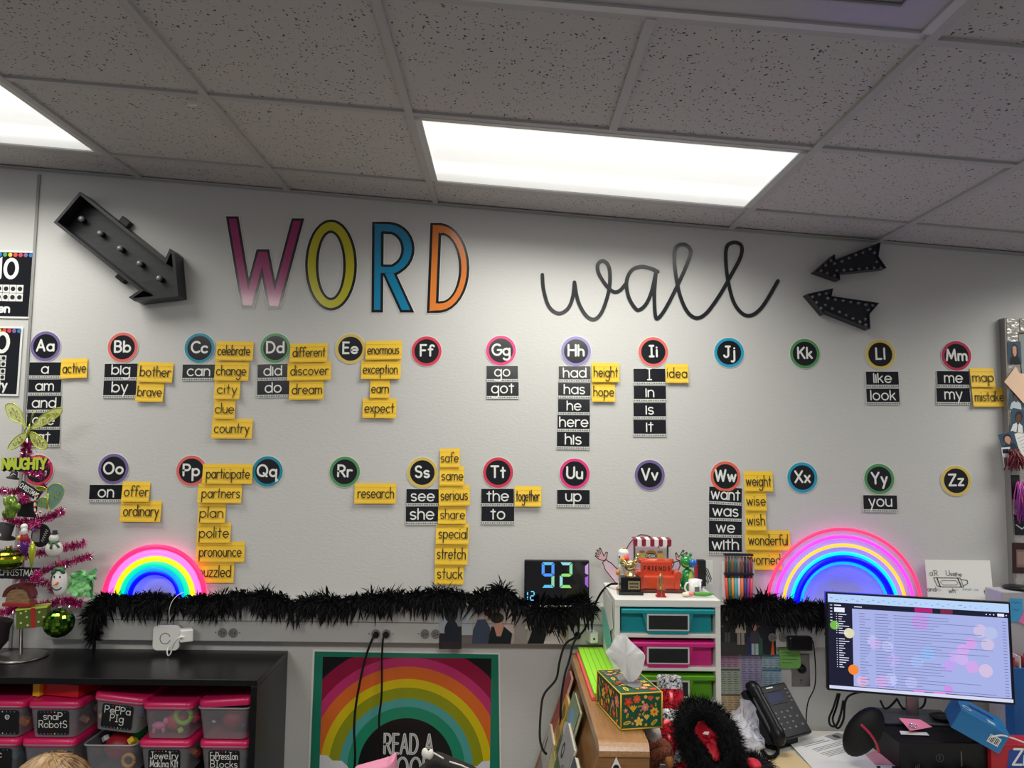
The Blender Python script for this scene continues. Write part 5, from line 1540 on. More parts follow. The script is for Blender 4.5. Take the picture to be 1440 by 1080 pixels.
# dark cloth shape behind the stand
p = atz(0, 920, SHZ); p.y = -.1
root = thing('felt_stocking', p, 'dark red black felt stocking standing behind the tree stand at the frame edge', 'stocking')
q = MB(mat('dark_felt', S(34, 20, 26), .9)); C = [p + Vector((-.02, 0, .03)), p + Vector((.0, 0, .035)), p + Vector((.005, 0, .08)), p + Vector((.012, 0, .14))]
q.tube([p + Vector((-.06, -.01, .03)), p + Vector((-.02, 0, .032)), p + Vector((.0, 0, .06)), p + Vector((.005, 0, .1)), p + Vector((.014, 0, .13))], [.012, .028, .03, .027, .03], None, 14); q.build('sock', root)
# ------------------------------------------------------------------ desk
DZ = 1.85 - 1.105
dx0, dx1 = .40, 2.35
DESK = mat('desk_laminate', S(212, 208, 200), .4)
root = thing('desk', ((dx0 + dx1) / 2, -.45, 0), 'white topped teacher desk crowded with papers, phone and computer', 'desk')
q = MB(DESK); q.box(((dx0 + dx1) / 2, -.43, DZ - .015), (dx1 - dx0, .82, .03), None, None, .004); q.build('desktop', root)
for x in (dx0 + .03, dx1 - .03):
    q = MB(STEEL); q.box((x, -.43, (DZ - .03) / 2), (.04, .7, DZ - .03)); q.build('leg', root)
q = MB(mat('modesty_panel', S(120, 118, 116), .5)); q.box(((dx0 + dx1) / 2, -.1, DZ - .22), (dx1 - dx0 - .1, .015, .38)); q.build('modesty_panel', root)
on = lambda px, py: atz(px, py, DZ)
# ------------------------------------------------------------------ drawer tower
DY = -.40
tl, tr_ = at(864.5, 842, DY), at(1013.5, 844.5, DY)
TZ = (tl.z + tr_.z) / 2
tx0, tx1 = tl.x, tr_.x
tyb = -.088
root = thing('drawer_tower', ((tx0 + tx1) / 2, (DY + tyb) / 2, DZ), 'white plastic tower of bright coloured drawers standing on the desk', 'drawer tower')
TW = mat('tower_plastic', S(228, 227, 222), .35)
tw, td = tx1 - tx0, tyb - DY
tcx, tcy = (tx0 + tx1) / 2, (DY + tyb) / 2
q = MB(TW)
q.box((tcx, tcy, TZ - .013), (tw, td, .026), None, None, .003)
pitch = .1112
nd = 5
q.box((tx0 + .0095, tcy, (TZ - .02 + DZ) / 2), (.018, td - .002, TZ - .02 - DZ), None, None, .002)
q.box((tx1 - .0095, tcy, (TZ - .02 + DZ) / 2), (.018, td - .002, TZ - .02 - DZ), None, None, .002)
q.box((tcx, tyb - .004, (TZ + DZ) / 2), (tw - .02, .006, TZ - DZ - .01))
for i in range(1, nd + 1):
    z = TZ - .012 - pitch * i
    if z > DZ + .004:
        q.box((tcx, tcy, z), (tw, td - .004, .013), None, None, .002)
q.build('tower_frame', root)
LBF = mat('label_holder', S(206, 206, 204), .4); LBB = mat('label_insert', S(18, 19, 22), .5)
for i, (c, nm) in enumerate((((18, 146, 156), 'teal'), ((206, 40, 128), 'pink'), ((86, 150, 24), 'green'), ((224, 128, 30), 'orange'), ((120, 70, 150), 'purple'))):
    zt_ = TZ - .026 - .006 - pitch * i
    zb_ = zt_ - .088
    if zb_ < DZ:
        zb_ = DZ + .004
    m = mat('drawer_' + nm, S(*c), .3)
    fr = Fr((tcx, DY + .006, (zt_ + zb_) / 2))
    hw, hh = tw / 2 - .0225, (zt_ - zb_) / 2
    q = MB(m)
    q.fbox(fr, -hw + .003, -hh, hw - .003, hh - .006, -.26, -.02, None, .003)
    q.fbox(fr, -hw, hh - .015, hw, hh, -.24, .014, None, .003)
    P = [(-hw * .55, hh - .012), (hw * .55, hh - .012), (hw * .42, -hh + .004), (-hw * .42, -hh + .004)]
    q.prism(fr, P, -.021, .009)
    dr = q.build('drawer', root)
    dr['label'] = nm + ' drawer'
    q = MB(LBF); q.fbox(fr, -.073, -.029, .073, .029, .008, .0125, None, .002)
    lb = q.build('label_holder', dr)
    q = MB(LBB); q.rect(fr, -.067, -.0235, .067, .0235, .0131); q.build('label_insert', dr)
# papers on the tower's side
def sheet(name, P, m, label, cat='paper', group=None, extra=None, th=.0008):
    q = MB(m)
    A = [Vector(p) for p in P]
    n = (A[1] - A[0]).cross(A[2] - A[0]).normalized() * th
    q.f(A); q.f([a - n for a in A])
    for i in range(len(A)):
        j = (i + 1) % len(A)
        q.f([A[i], A[j], A[j] - n, A[i] - n])
    c = sum(A, Vector()) / len(A)
    o = q.build(name, None, c)
    return tag(o, label, cat, group)
sx = tx0 - .003
zz = lambda py, Y=-.3: at(855, py, Y).z
sheet('paper_sheet', [(sx, -.12, zz(838)), (sx, -.34, zz(842)), (sx, -.38, zz(876)), (sx, -.30, zz(888)), (sx, -.13, zz(862))], WHITE, 'white paper taped on the side of the drawer tower', 'paper')
sheet('paper_sheet', [(sx - .003, -.13, zz(866)), (sx - .003, -.32, zz(886)), (sx - .003, -.36, zz(900)), (sx - .003, -.25, zz(918)), (sx - .003, -.13, zz(905))], mat('teal_paper', S(110, 196, 184), .6), 'teal green paper on the tower side below the white paper', 'paper')
# ------------------------------------------------------------------ things on the tower
def ont(px, py):
    return atz(px, py, TZ)
TZP = TZ + .0005
# couch figurine
CO = mat('orange_glaze', S(206, 74, 44), .22, coat=.5)
p = ont(925, 832); p.z = TZP
cY = p.y
k = mpp(cY)
root = thing('couch_figurine', p, 'small glossy orange couch figurine lettered FRIENDS on the drawer tower', 'figurine')
fr = Fr(p)
q = MB(mat('brown_base', S(86, 42, 34), .4)); q.fbox(fr, -33 * k, 0, 36 * k, 4 * k, -.05, .03, None, .002); q.build('base', root)
q = MB(CO)
q.fbox(fr, -26 * k, 4 * k, 27 * k, 22 * k, -.03, .022, None, .005)
q.build('seat', root)
q = MB(CO)
q.fbox(fr, -22 * k, 20 * k, 22 * k, 41 * k, -.035, -.014, None, .006)
q.tube([fr(-25 * k, 40 * k, -.028), fr(24 * k, 40 * k, -.028)], 3.6 * k, None, 12)
q.build('backrest', root)
for s in (-1, 1):
    q = MB(CO)
    q.fbox(fr, s * 25 * k - 4 * k, 4 * k, s * 25 * k + 4 * k, 24 * k, -.03, .026, None, .004)
    q.tube([fr(s * 26.5 * k, 24 * k, -.03), fr(s * 26.5 * k, 24 * k, .028)], 5 * k, None, 12)
    q.build('armrest', root)
q = MB(BLACKM); letters(q, fr, 'FRIENDS', 0, 28 * k, 5.2 * k / 1.7, 1.0 * k, -.0134, None, 1.0, 1, 36 * k); q.build('lettering', root, fix=False)
# cafe stall sign
p = ont(916, 826); p.y = cY + .085; p.z = TZP
k = mpp(p.y)
fr = Fr(p)
root = thing('stall_figurine', p, 'miniature cafe stall with red and white awning behind the orange couch', 'figurine')
zf = lambda py: (at(916, py, p.y).z - p.z)
xf = lambda px: (at(px, 790, p.y).x - p.x)
q = MB(TOY(30, 84, 60))
for x in (892, 939):
    q.tube([fr(xf(x), 0, 0), fr(xf(x), zf(764), 0)], 1.3 * k, None, 8)
q.build('post', root)
q = MB(TOY(40, 70, 50)); q.fbox(fr, xf(889), 0, xf(942), .006, -.02, .012); q.build('base', root)
q = MB()
for i in range(9):
    a0, a1 = xf(889.5 + i * 5.95), xf(889.5 + (i + 1) * 5.95)
    m = TOY(140, 26, 56) if i % 2 == 0 else WHITE
    zt1, zb1 = zf(758), zf(765)
    cxm = (a0 + a1) / 2
    P = [(a0, zb1)] + [(cxm + (a1 - a0) / 2 * math.cos(t), zb1 + 3 * k * math.sin(t)) for t in [PI + j * PI / 6 for j in range(7)]] + [(a1, zb1), (a1, zt1), (a0, zt1)]
    q.prism(fr, P[1:], .012, .016, m)
    q.f([fr(a0, zt1, .016), fr(a1, zt1, .016), fr(a1, zt1 + .004, -.03), fr(a0, zt1 + .004, -.03)], m)
q.build('awning', root)
q = MB(mat('stall_board', S(226, 210, 206), .5)); q.fbox(fr, xf(893), zf(790), xf(938), zf(771), -.004, -.001); q.build('back_board', root)
q = MB(); cx_, cz_ = xf(915.5), zf(782)
q.disc(fr, cx_, zf(778.5), 7.5 * k, 4.6 * k, .001, TOY(196, 130, 70)); q.disc(fr, cx_, cz_, 8 * k, 4.4 * k, .0014, TOY(44, 100, 50))
for s in (-1, 1):
    q.disc(fr, cx_ + s * 13 * k, zf(781), 5 * k, 3 * k, .001, TOY(232, 206, 70)); q.disc(fr, cx_ + s * 12.5 * k, zf(776), 4 * k, 1.8 * k, .0012, TOY(150, 140, 136))
letters(q, fr, 'PERK', cx_, cz_ - 2 * k, 4 * k / 1.7, .8 * k, .0018, LETW, .4, 1, 12 * k)
q.build('emblem', root, fix=False)
# pink paper figure with raised arms
pY = -.10
k = mpp(pY)
PINKP = mat('pink_paper', S(222, 190, 206), .6)
o = at(915, 822, pY); o.z = TZP
root = thing('paper_cutout', o, 'pink paper cut-out figure with both arms raised, behind the figurines', 'paper cut-out')
fr = Fr(o)
pt = lambda x, y: ((x - 915) * k, (at(915, y, pY).z - o.z))
def cut(P, name, m=PINKP, close=True):
    Q2 = [pt(x, y) for x, y in P]
    q = MB(m); q.prism(fr, Q2, -.001, 0); ob = q.build(name, root)
    q = MB(BLACKM); q.ribbon(fr, Q2 + ([Q2[0]] if close else []), .0032, .0006); q.build('ink_outline', ob, fix=False)
cut([(890, 822), (878, 800), (880, 775), (886, 764), (893, 756), (901, 752), (908, 752.5), (915, 755), (921, 760), (928, 772), (936, 790), (941, 822)], 'body')
HANDL = [(848, 789), (842, 786.5), (838, 783), (838.5, 782), (843, 784), (838.5, 779.5), (839, 778), (844, 781.5), (840, 774.5), (841.5, 774), (846, 780), (843.5, 772), (845, 771.5), (849, 780), (850, 783), (853, 777), (855, 777.5), (854, 784), (852, 789)]
cut(HANDL, 'hand', mat('pink_paper_skin', S(226, 176, 186), .6))
cut([(848, 792), (853, 787), (856, 790), (860, 792), (866, 798), (876, 806), (882, 822), (868, 822), (860, 812), (852, 802), (850, 796)], 'sleeve')
cut([(955, 788), (951, 786), (949.5, 778), (951, 777), (954, 783), (960, 773), (961.5, 774), (958, 781), (965, 776), (966, 777.5), (960, 785), (957, 789)], 'hand', mat('pink_paper_skin'))
cut([(948, 790), (955, 788), (956, 795), (953, 803), (948, 810), (944, 822), (934, 822), (940, 808), (945, 798)], 'sleeve')
# white bird
p = ont(880, 829); p.z = TZP
root = thing('bird_figurine', p, 'tall white figurine with a rainbow beak and orange crest beside the gold trophy', 'figurine')
k = mpp(p.y)
zz_ = lambda py: at(880, py, p.y).z
WG = mat('white_glaze', S(232, 230, 228), .22, coat=.5)
X = lambda px, py, d=0.0: at(px, py, p.y + d)
q = MB(WG)
q.tube(catmull([X(876, 829), X(877, 815), X(878, 803), X(877, 792), X(876, 784), X(877, 777), X(878, 771)], 4), [.018 + .0 * j for j in range(4)] + [.022] * 4 + [.023] * 4 + [.02] * 4 + [.021] * 4 + [.022, .02, .016, .012] + [.004], None, 16)
q.build('body', root)
q = MB(); 
q.ell(X(880, 786, -.022), (.0125, .012, .0125), TOY(228, 74, 60), 14); q.ell(X(876, 787, -.028), (.008, .009, .009), TOY(236, 150, 40), 12); q.ell(X(874, 791, -.026), (.0065, .008, .007), TOY(50, 140, 60), 12)
q.build('beak', root)
q = MB(mat('orange_glaze_light', S(226, 150, 60), .3))
q.box(X(877, 773, -.004), (.012, .012, .018), None, roteul(0, 8, 0), .003); q.build('crest', root)
q = MB(mat('orange_glaze_light'))
for x, y in ((869, 805), (881, 808), (869, 829)):
    q.ell(X(x, y, -.02), (.008, .008, .011), None, 10)
q.build('orange_foot', root)
q = MB(BLACKM); q.ell(X(871, 783, -.022), (.003, .002, .004), None, 8); q.build('eye', root)
# gold bird trophy
p = ont(887, 836.5); p.z = TZP
k = mpp(p.y)
root = thing('trophy', p, 'gold bird trophy on a stepped black base with a plate', 'trophy', 'trophies on the drawer tower')
GOLD = mat('gold_metal', S(206, 184, 130), .25, .9)
fr = Fr(p)
q = MB(mat('gloss_black', S(16, 16, 18), .2)); q.fbox(fr, -17 * k, 0, 17 * k, 5 * k, -.045, .012, None, .002); q.fbox(fr, -14 * k, 5 * k, 13.5 * k, 24 * k, -.04, .006, None, .002); q.build('base', root)
q = MB(mat('brass_plate', S(176, 158, 116), .35, .6)); q.fbox(fr, -4 * k, 8 * k, 12 * k, 19 * k, .006, .008); pl = q.build('name_plate', root)
q = MB(BLACKM)
for b_ in (15.5, 11):
    for j in range(5):
        q.rect(fr, (-2 + j * 2.5) * k, (b_ - 1.1) * k, (-2 + j * 2.5 + 1.9) * k, (b_ + 1.1) * k, .0084)
q.build('engraving', root, fix=False)
c = fr(1 * k, 24 * k, -.015)
q = MB(GOLD)
q.lathe(c, [(8 * k, 0), (8 * k, 1.5 * k), (5.5 * k, 3 * k), (4 * k, 6 * k), (2 * k, 8 * k), (4 * k, 9.5 * k)], None, 20)
q.ell(c + Vector((-.5 * k, 0, 15 * k)), (9 * k, 6 * k, 7.5 * k), None, 16, roteul(0, -25, 0))
q.tube([c + Vector((4 * k, 0, 17 * k)), c + Vector((8 * k, 0, 22 * k)), c + Vector((9.5 * k, 0, 28 * k))], [4.5 * k, 3 * k, 2.6 * k], None, 10)
q.ell(c + Vector((10 * k, -.004, 29 * k)), (3.2 * k, 3 * k, 3.2 * k), None, 10); q.tube([c + Vector((11 * k, -.006, 29 * k)), c + Vector((14.5 * k, -.008, 28 * k))], [1.4 * k, .3 * k], None, 6)
for j, (dx, dz) in enumerate(((-10, 22), (-12, 19), (-13, 15))):
    q.tube([c + Vector((-4 * k, 0, 15 * k)), c + Vector((dx * k, 0, dz * k))], [3.5 * k, 1.2 * k], None, 8)
q.build('gold_bird', root)
# small trophy
p = ont(930, 840); p.z = TZP
k = mpp(p.y); fr = Fr(p)
root = thing('trophy', p, 'tiny gold figure trophy on a red base in front of the orange couch', 'trophy', 'trophies on the drawer tower')
q = MB(TOY(180, 24, 36)); q.fbox(fr, -5 * k, 1 * k, 5 * k, 10 * k, -.02, .002, None, .001); q.fbox(fr, -6.5 * k, 0, 6.5 * k, 1.6 * k, -.024, .006); q.build('base', root)
q = MB(GOLD); q.fbox(fr, -.7 * k, 1 * k, .7 * k, 10 * k, .002, .004); q.fbox(fr, -6 * k, 9.6 * k, 6 * k, 11.2 * k, -.022, .004)
q.tube([fr(0, 11 * k, -.01), fr(0, 15 * k, -.01), fr(0, 20 * k, -.01), fr(0, 26 * k, -.01), fr(0, 30 * k, -.01)], [1.6 * k, 1.2 * k, 2.3 * k, 1.6 * k, 1 * k], None, 10)
for s in (-1, 1):
    q.tube(catmull([fr(s * 1.5 * k, 12 * k, -.01), fr(s * 4.2 * k, 17 * k, -.01), fr(s * 3.6 * k, 25 * k, -.01), fr(0, 31.5 * k, -.01)], 4), .7 * k, None, 6)
q.build('gold_figure', root)
# green toy with blue nose
p = ont(966, 832); p.y += .02; p.z = TZP
root = thing('toy_figurine', p, 'shiny green sitting toy animal with a big round blue nose', 'toy', 'toys on the drawer tower')
X = lambda px, py, d=0.0: at(px, py, p.y + d)
GG = mat('green_vinyl', S(36, 140, 62), .2, coat=.6)
q = MB(GG); q.ell(X(967, 815), (.028, .024, .042), None, 18); q.ell(X(965, 790), (.023, .022, .024), None, 18)
q.ell(X(973, 794, -.012), (.014, .014, .011), None, 14); q.ell(X(959.5, 780), (.006, .006, .007)); q.ell(X(971, 780), (.006, .006, .007))
q.ell(X(957, 813, -.014), (.009, .009, .022), None, 12, roteul(0, 18, 0)); q.ell(X(959, 829, -.012), (.014, .018, .012), None, 12); q.build('body', root)
q = MB(mat('lime_vinyl', S(170, 186, 50), .3)); q.ell(X(971, 816, -.014), (.013, .013, .03), None, 14); q.build('belly', root)
q = MB(mat('blue_vinyl', S(24, 104, 196), .25, coat=.5)); q.ell(X(974.5, 791.5, -.028), (.0135, .0135, .0135), None, 16); q.build('nose', root)
q = MB(mat('lime_vinyl')); q.tube(catmull([X(960, 793, -.02), X(964, 796, -.024), X(969, 796, -.024)], 4), .0014, None, 5); q.build('smile', root)
# box behind and scribbled card
p = ont(988, 828); p.y = -.14
root = thing('black_case', Vector((at(987, 820, -.15).x, -.15, TZP)), 'upright black case with a red edge behind the blue nosed toy', 'case')
fr = Fr(root.location); k = mpp(-.15); hz = at(987, 788, -.15).z - TZP
q = MB(BLACKM); q.fbox(fr, -5 * k, 0, 6 * k, hz, -.03, 0, None, .002); q.build('body', root)
q = MB(TOY(176, 30, 50)); q.fbox(fr, -8.5 * k, hz * .25, -5 * k, hz * .8, -.028, -.002, None, .001); q.build('red_edge', root)
fr = Fr(Vector((at(993, 820, -.10).x, -.105, TZP))); k = mpp(-.1); hz = at(993, 788, -.1).z - TZP
q = MB(WHITE); q.fbox(fr, -8 * k, 0, 9 * k, hz, -.003, 0); o = q.build('drawing_card', None, fr.o)
tag(o, 'white card with loose black brush strokes at the tower back edge', 'card')
q = MB(BLACKM)
for P in (((-1, 20), (2, 14), (6, 4)), ((-1, 16), (1, 10), (3, 3)), ((2, 20), (5, 12), (7, 7)), ((0, 22), (3, 18)), ((-3, 10), (-1, 6), (2, 1))):
    q.ribbon(fr, [(v.x, v.y) for v in catmull([(a * k, b_ * k, 0) for a, b_ in P], 4)], 1.1 * k, .0008)
q.build('brush_stroke', o, fix=False)
# mug
p = ont(978, 836); p.z = TZP
k = mpp(p.y)
root = thing('mug', p, 'white mug with a grey picture and black stripes on the drawer tower', 'mug')
q = MB(WG); q.lathe(p, [(.001, 0), (8.5 * k, 0), (9.3 * k, 1 * k), (9.3 * k, 20 * k), (8.6 * k, 20 * k), (8.4 * k, 2 * k), (.001, 2 * k)], None, 28, caps=False); q.build('cup', root)
q = MB(WG); q.tube(catmull([p + Vector((-8.8 * k, -.004, 16 * k)), p + Vector((-13 * k, -.006, 15 * k)), p + Vector((-15 * k, -.006, 9 * k)), p + Vector((-12 * k, -.006, 3.5 * k)), p + Vector((-8.8 * k, -.004, 3.5 * k))], 5), 1.3 * k, None, 8); q.build('handle', root)
q = MB(mat('grey_print', S(120, 118, 128), .4))
def onmug(a0, a1, z0, z1, m):
    rows = [[p + Vector((9.45 * k * math.sin(a0 + (a1 - a0) * j / 6), -9.45 * k * math.cos(a0 + (a1 - a0) * j / 6), z)) for j in range(7)] for z in (z0, z1)]
    q.grid(rows, m)
onmug(-.35, .35, 5 * k, 12 * k, None); onmug(.75, 1.1, 9 * k, 19 * k, BLACKM); onmug(1.25, 1.5, 3 * k, 14 * k, BLACKM)
q.build('printed_picture', root, fix=False)
# lying toy
p = ont(968, 839.5); p.z = TZP
root = thing('toy_snake', p, 'green tapering toy lying on the tower front edge with a pink and white end', 'toy', 'toys on the drawer tower')
k = mpp(p.y)
q = MB(mat('green_rubber', S(86, 160, 62), .45)); q.tube([p + Vector((x * k, y, 4 * k)) for x, y in ((8, 0), (14, .002), (22, 0), (30, -.002), (36, .004))], [2.4 * k, 3 * k, 3 * k, 2.2 * k, .5 * k], None, 10); q.build('tail', root)
q = MB(mat('cream_rubber', S(226, 216, 196), .5)); q.ell(p + Vector((-3 * k, 0, 3.4 * k)), (6 * k, 5 * k, 3.3 * k), None, 14); q.build('head', root)
q = MB(TOY(226, 130, 120)); q.ell(p + Vector((3.5 * k, -.004, 4.2 * k)), (4.2 * k, 4 * k, 3 * k), None, 12); q.build('pink_spot', root)
# ------------------------------------------------------------------ marker pack on the ledge
MY = -.05
o = Vector((at(1039, 850, MY).x, MY, rz1 + .001))
root = thing('marker_pack', o, 'pack of colourful felt tip markers standing on the ledge beside the tower', 'markers')
fr = Fr(o); k = mpp(MY); H = lambda py: at(1039, py, MY).z - o.z
q = MB(WHITE); q.fbox(fr, -23 * k, 0, 22 * k, H(790), -.004, 0); q.build('backing_card', root)
cs = ((226, 70, 40), (30, 130, 110), (236, 136, 50), (60, 170, 180), (206, 190, 200), (234, 110, 50), (40, 60, 130), (150, 50, 130), (220, 60, 90))
for j, c in enumerate(cs):
    x = (-18.5 + j * 4.4) * k
    q = MB(TOY(*c))
    q.tube([fr(x + (3 - j * .6) * k * .6, 0, .012), fr(x, H(812), .012)], 2.1 * k, None, 8)
    mk = q.build('marker', root)
    mk['label'] = 'marker in its own colour'
    q = MB(TOY(*[int(v * .6) for v in c])); q.tube([fr(x, H(812), .012), fr(x, H(782), .012)], 1.7 * k, None, 8); q.build('cap', mk)
q = MB(mat('dark_band', S(30, 24, 50), .4))
for y in (808, 781):
    q.fbox(fr, -21 * k, H(y), 19 * k, H(y) + 3 * k, .001, .0195, None, .001)
q.build('band', root)
# ------------------------------------------------------------------ monitor
Yl, Yr = -.36, -.475
mTL, mTR, mBL = at(1160, 832, Yl), at(1420, 847, Yr), at(1164.5, 971, Yl - .02)
fr = Fr((mTL + mTR) / 2 + (mBL - mTL) / 2, mTR - mTL, mTL - mBL)
mw, mh = (mTR - mTL).length, (mBL - mTL).length
root = thing('monitor', fr.o, 'wide computer monitor showing an email inbox over a blurred lights wallpaper', 'monitor')
q = MB(BLACKP); q.fbox(fr, -mw / 2, -mh / 2, mw / 2, mh / 2, -.028, 0, None, .004); q.build('bezel', root)
def em(name, c, s=1.0):
    return mat(name, (0, 0, 0), .25, emit=S(*c), es=s, coat=.3)
pxk = mw / 260.0
SCx = lambda x: -mw / 2 + x * pxk
SCy = lambda y: mh / 2 - y * (mh / 140.0)
q = MB()
wall_ = em('screen_dark', (18, 18, 44)); listc = em('screen_list', (160, 170, 222)); barc = em('screen_bar', (176, 204, 240)); task = em('screen_task', (204, 208, 236))
q.rect(fr, SCx(3), SCy(136), SCx(257), SCy(2.5), .0008, wall_)
q.rect(fr, SCx(3), SCy(14.5), SCx(257), SCy(2.5), .0011, barc)
q.rect(fr, SCx(3), SCy(136.5), SCx(257), SCy(132), .0011, task)
q.build('screen', root, fix=False)
q = MB()
q.rect(fr, SCx(38), SCy(131), SCx(255), SCy(22), .0014, listc)
q.build('inbox_panel', root, fix=False)
q = MB()
bk = [(12, 47, 6.6, (110, 176, 70)), (33, 57, 7.5, (214, 208, 172)), (38, 108, 7.5, (238, 130, 50))]
for x, y, r, c in bk:
    q.disc(fr, SCx(x), SCy(y), r * pxk, r * pxk, .0019, em('bokeh_%d_%d' % (c[0], x), c), 20); q.build('light_spot', root, fix=False); q = MB()
soft = [(66, 65, 8, (186, 190, 236)), (70, 70, 8, (196, 176, 232)), (87, 72, 8, (188, 192, 238)), (95, 91, 9, (182, 170, 232)), (128, 90, 9, (160, 190, 240)), (143, 78, 10, (140, 186, 244)), (91, 118, 9, (190, 196, 240)), (78, 123, 9, (214, 170, 228)), (119, 120, 8.5, (186, 190, 238)), (180, 80, 8, (196, 164, 234)),
        (192, 70, 8.5, (214, 160, 230)), (190, 82, 9, (206, 170, 234)), (204, 60, 8, (216, 150, 222)), (172, 93, 8.5, (190, 150, 232)), (204, 92, 9, (210, 156, 222)), (222, 96, 9.5, (214, 190, 212)), (217, 42, 9.5, (206, 190, 216)), (231, 44, 9, (178, 190, 222)), (226, 60, 9, (206, 190, 214)), (50, 128, 8, (226, 176, 206)), (134, 23, 12, (192, 144, 222)), (170, 130, 6, (206, 130, 220))]
for j, (x, y, r, c) in enumerate(soft):
    y = min(y, 131 - r)
    y = max(y, 22.5 + r)
    c = tuple(int(v * .72 + w_ * .28) for v, w_ in zip(c, (168, 172, 226)))
    q.disc(fr, SCx(x), SCy(y), r * pxk, r * pxk, .0017 + j * .00001, em('bokeh_s%d' % j, c), 20); q.build('light_spot', root, fix=False); q = MB()
q.rect(fr, SCx(127), SCy(21.5), SCx(152), SCy(15), .0017, em('bokeh_p', (170, 24, 110))); q.rect(fr, SCx(163), SCy(21.5), SCx(180), SCy(15), .0017, em('bokeh_q', (110, 34, 60)))
q.rect(fr, SCx(122), SCy(131.8), SCx(137), SCy(130), .0018, em('bokeh_r', (236, 120, 210))); q.rect(fr, SCx(150), SCy(131.8), SCx(166), SCy(130), .0018, em('bokeh_r', (236, 120, 210)))
q.build('blurred_light', root, fix=False)
q = MB(em('screen_text', (106, 108, 156)))
rr = random.Random(4)
for j in range(26):
    y = 28 + j * 4.0
    q.rect(fr, SCx(48), SCy(y + .5), SCx(48 + rr.uniform(6, 17)), SCy(y - .3), .0021)
    q.rect(fr, SCx(70), SCy(y + .45), SCx(70 + rr.uniform(18, 26)), SCy(y - .35), .0021)
    q.rect(fr, SCx(97), SCy(y + .45), SCx(rr.uniform(130, 240)), SCy(y - .25), .0021)
    q.rect(fr, SCx(247), SCy(y + .5), SCx(252), SCy(y - .3), .0021)
for j in range(30):
    q.rect(fr, SCx(6 + j * 7.6), SCy(8.6 + (j % 2) * 2.4), SCx(6 + j * 7.6 + rr.uniform(1.5, 5)), SCy(7.9 + (j % 2) * 2.4), .0021)
q.build('email_text', root, fix=False)
q = MB(em('screen_white', (226, 228, 250)))
q.rect(fr, SCx(12), SCy(28), SCx(27), SCy(21.5), .0021)
for j in range(22):
    y = 31 + j * 3.3 + (5 if j > 8 else 0)
    q.rect(fr, SCx(18), SCy(y + .55), SCx(18 + rr.uniform(4, 15)), SCy(y - .45), .0021)
    q.rect(fr, SCx(14.5), SCy(y + .5), SCx(15.6), SCy(y - .5), .0021)
for j in range(6):
    q.rect(fr, SCx(6), SCy(19 + j * 4.4), SCx(9), SCy(18 + j * 4.4), .0021)
q.rect(fr, SCx(12), SCy(19), SCx(22), SCy(17.6), .0021); q.rect(fr, SCx(41), SCy(19.6), SCx(52), SCy(18.4), .0021)
q.rect(fr, SCx(241), SCy(20.5), SCx(250), SCy(16.5), .0021)
for x in (226, 231, 236, 253):
    q.disc(fr, SCx(x), SCy(18.5), .9 * pxk, .9 * pxk, .0021, None, 8)
q.build('sidebar_text', root, fix=False)
# stand
PCZ = DZ + .0975
pcF = -.395
nb = at(1283, 985, -.33)
base_c = atz(1283, 1008, PCZ + .006)
q = MB(STEEL)
q.box((fr.o + fr.n * -.045 + Vector((0, 0, -mh * .28))), (.05, .035, mh * .3), None, fr.M())
nk = atz(1283, 1006, PCZ + .006)
ar = fr.o + fr.n * -.045 + Vector((0, 0, -mh * .2))
q.tube([ar, Vector((nk.x, nk.y, ar.z - .01))], .02, None, 10)
q.box((nk.x, nk.y, (PCZ + .006 + fr.o.z - mh * .1) / 2), (.042, .02, fr.o.z - mh * .1 - PCZ), None, rotz(-15), .003)
q.build('stand_neck', root)
q = MB(mat('stand_plate', S(96, 98, 106), .35, .7)); q.box((nk.x + .0, nk.y - .01, PCZ + .004), (.27, .16, .008), None, rotz(-4), .002); q.build('stand_base', root)
# ------------------------------------------------------------------ desktop computer
pa, pb = at(1267, 1038, pcF), at(1395, 1041, pcF)
pcx = (pa.x + pb.x) / 2; pw = pb.x - pa.x
root = thing('desktop_computer', ((pa.x + pb.x) / 2, pcF + .15, DZ), 'flat black desktop computer lying under the monitor stand', 'computer')
PCM = mat('black_pc', S(9, 9, 12), .35, spec=.3)
q = MB(PCM); q.box((pcx, pcF + .16, DZ + .0485), (pw, .3, .096), None, None, .003); q.build('case', root)
fr = Fr((pcx, pcF + .0095, DZ + .048))
q = MB(mat('grey_ring', S(92, 94, 100), .3, .8)); q.strip(fr, arc(-.02, -.002, .0135, .0135, 0, 360, 26), arc(-.02, -.002, .0118, .0118, 0, 360, 26), .0008)
q.ribbon(fr, [(-.02, .006), (-.02, -.009)], .0024, .0008); q.build('round_emblem', root, fix=False)
q = MB(mat('grey_mark')); q.rect(fr, .052, -.03, .057, .02, .0008)
for j in range(3):
    q.rect(fr, -.105 + j * .006, -.038, -.102 + j * .006, -.03 + j * .004, .0008)
q.build('front_port', root, fix=False)
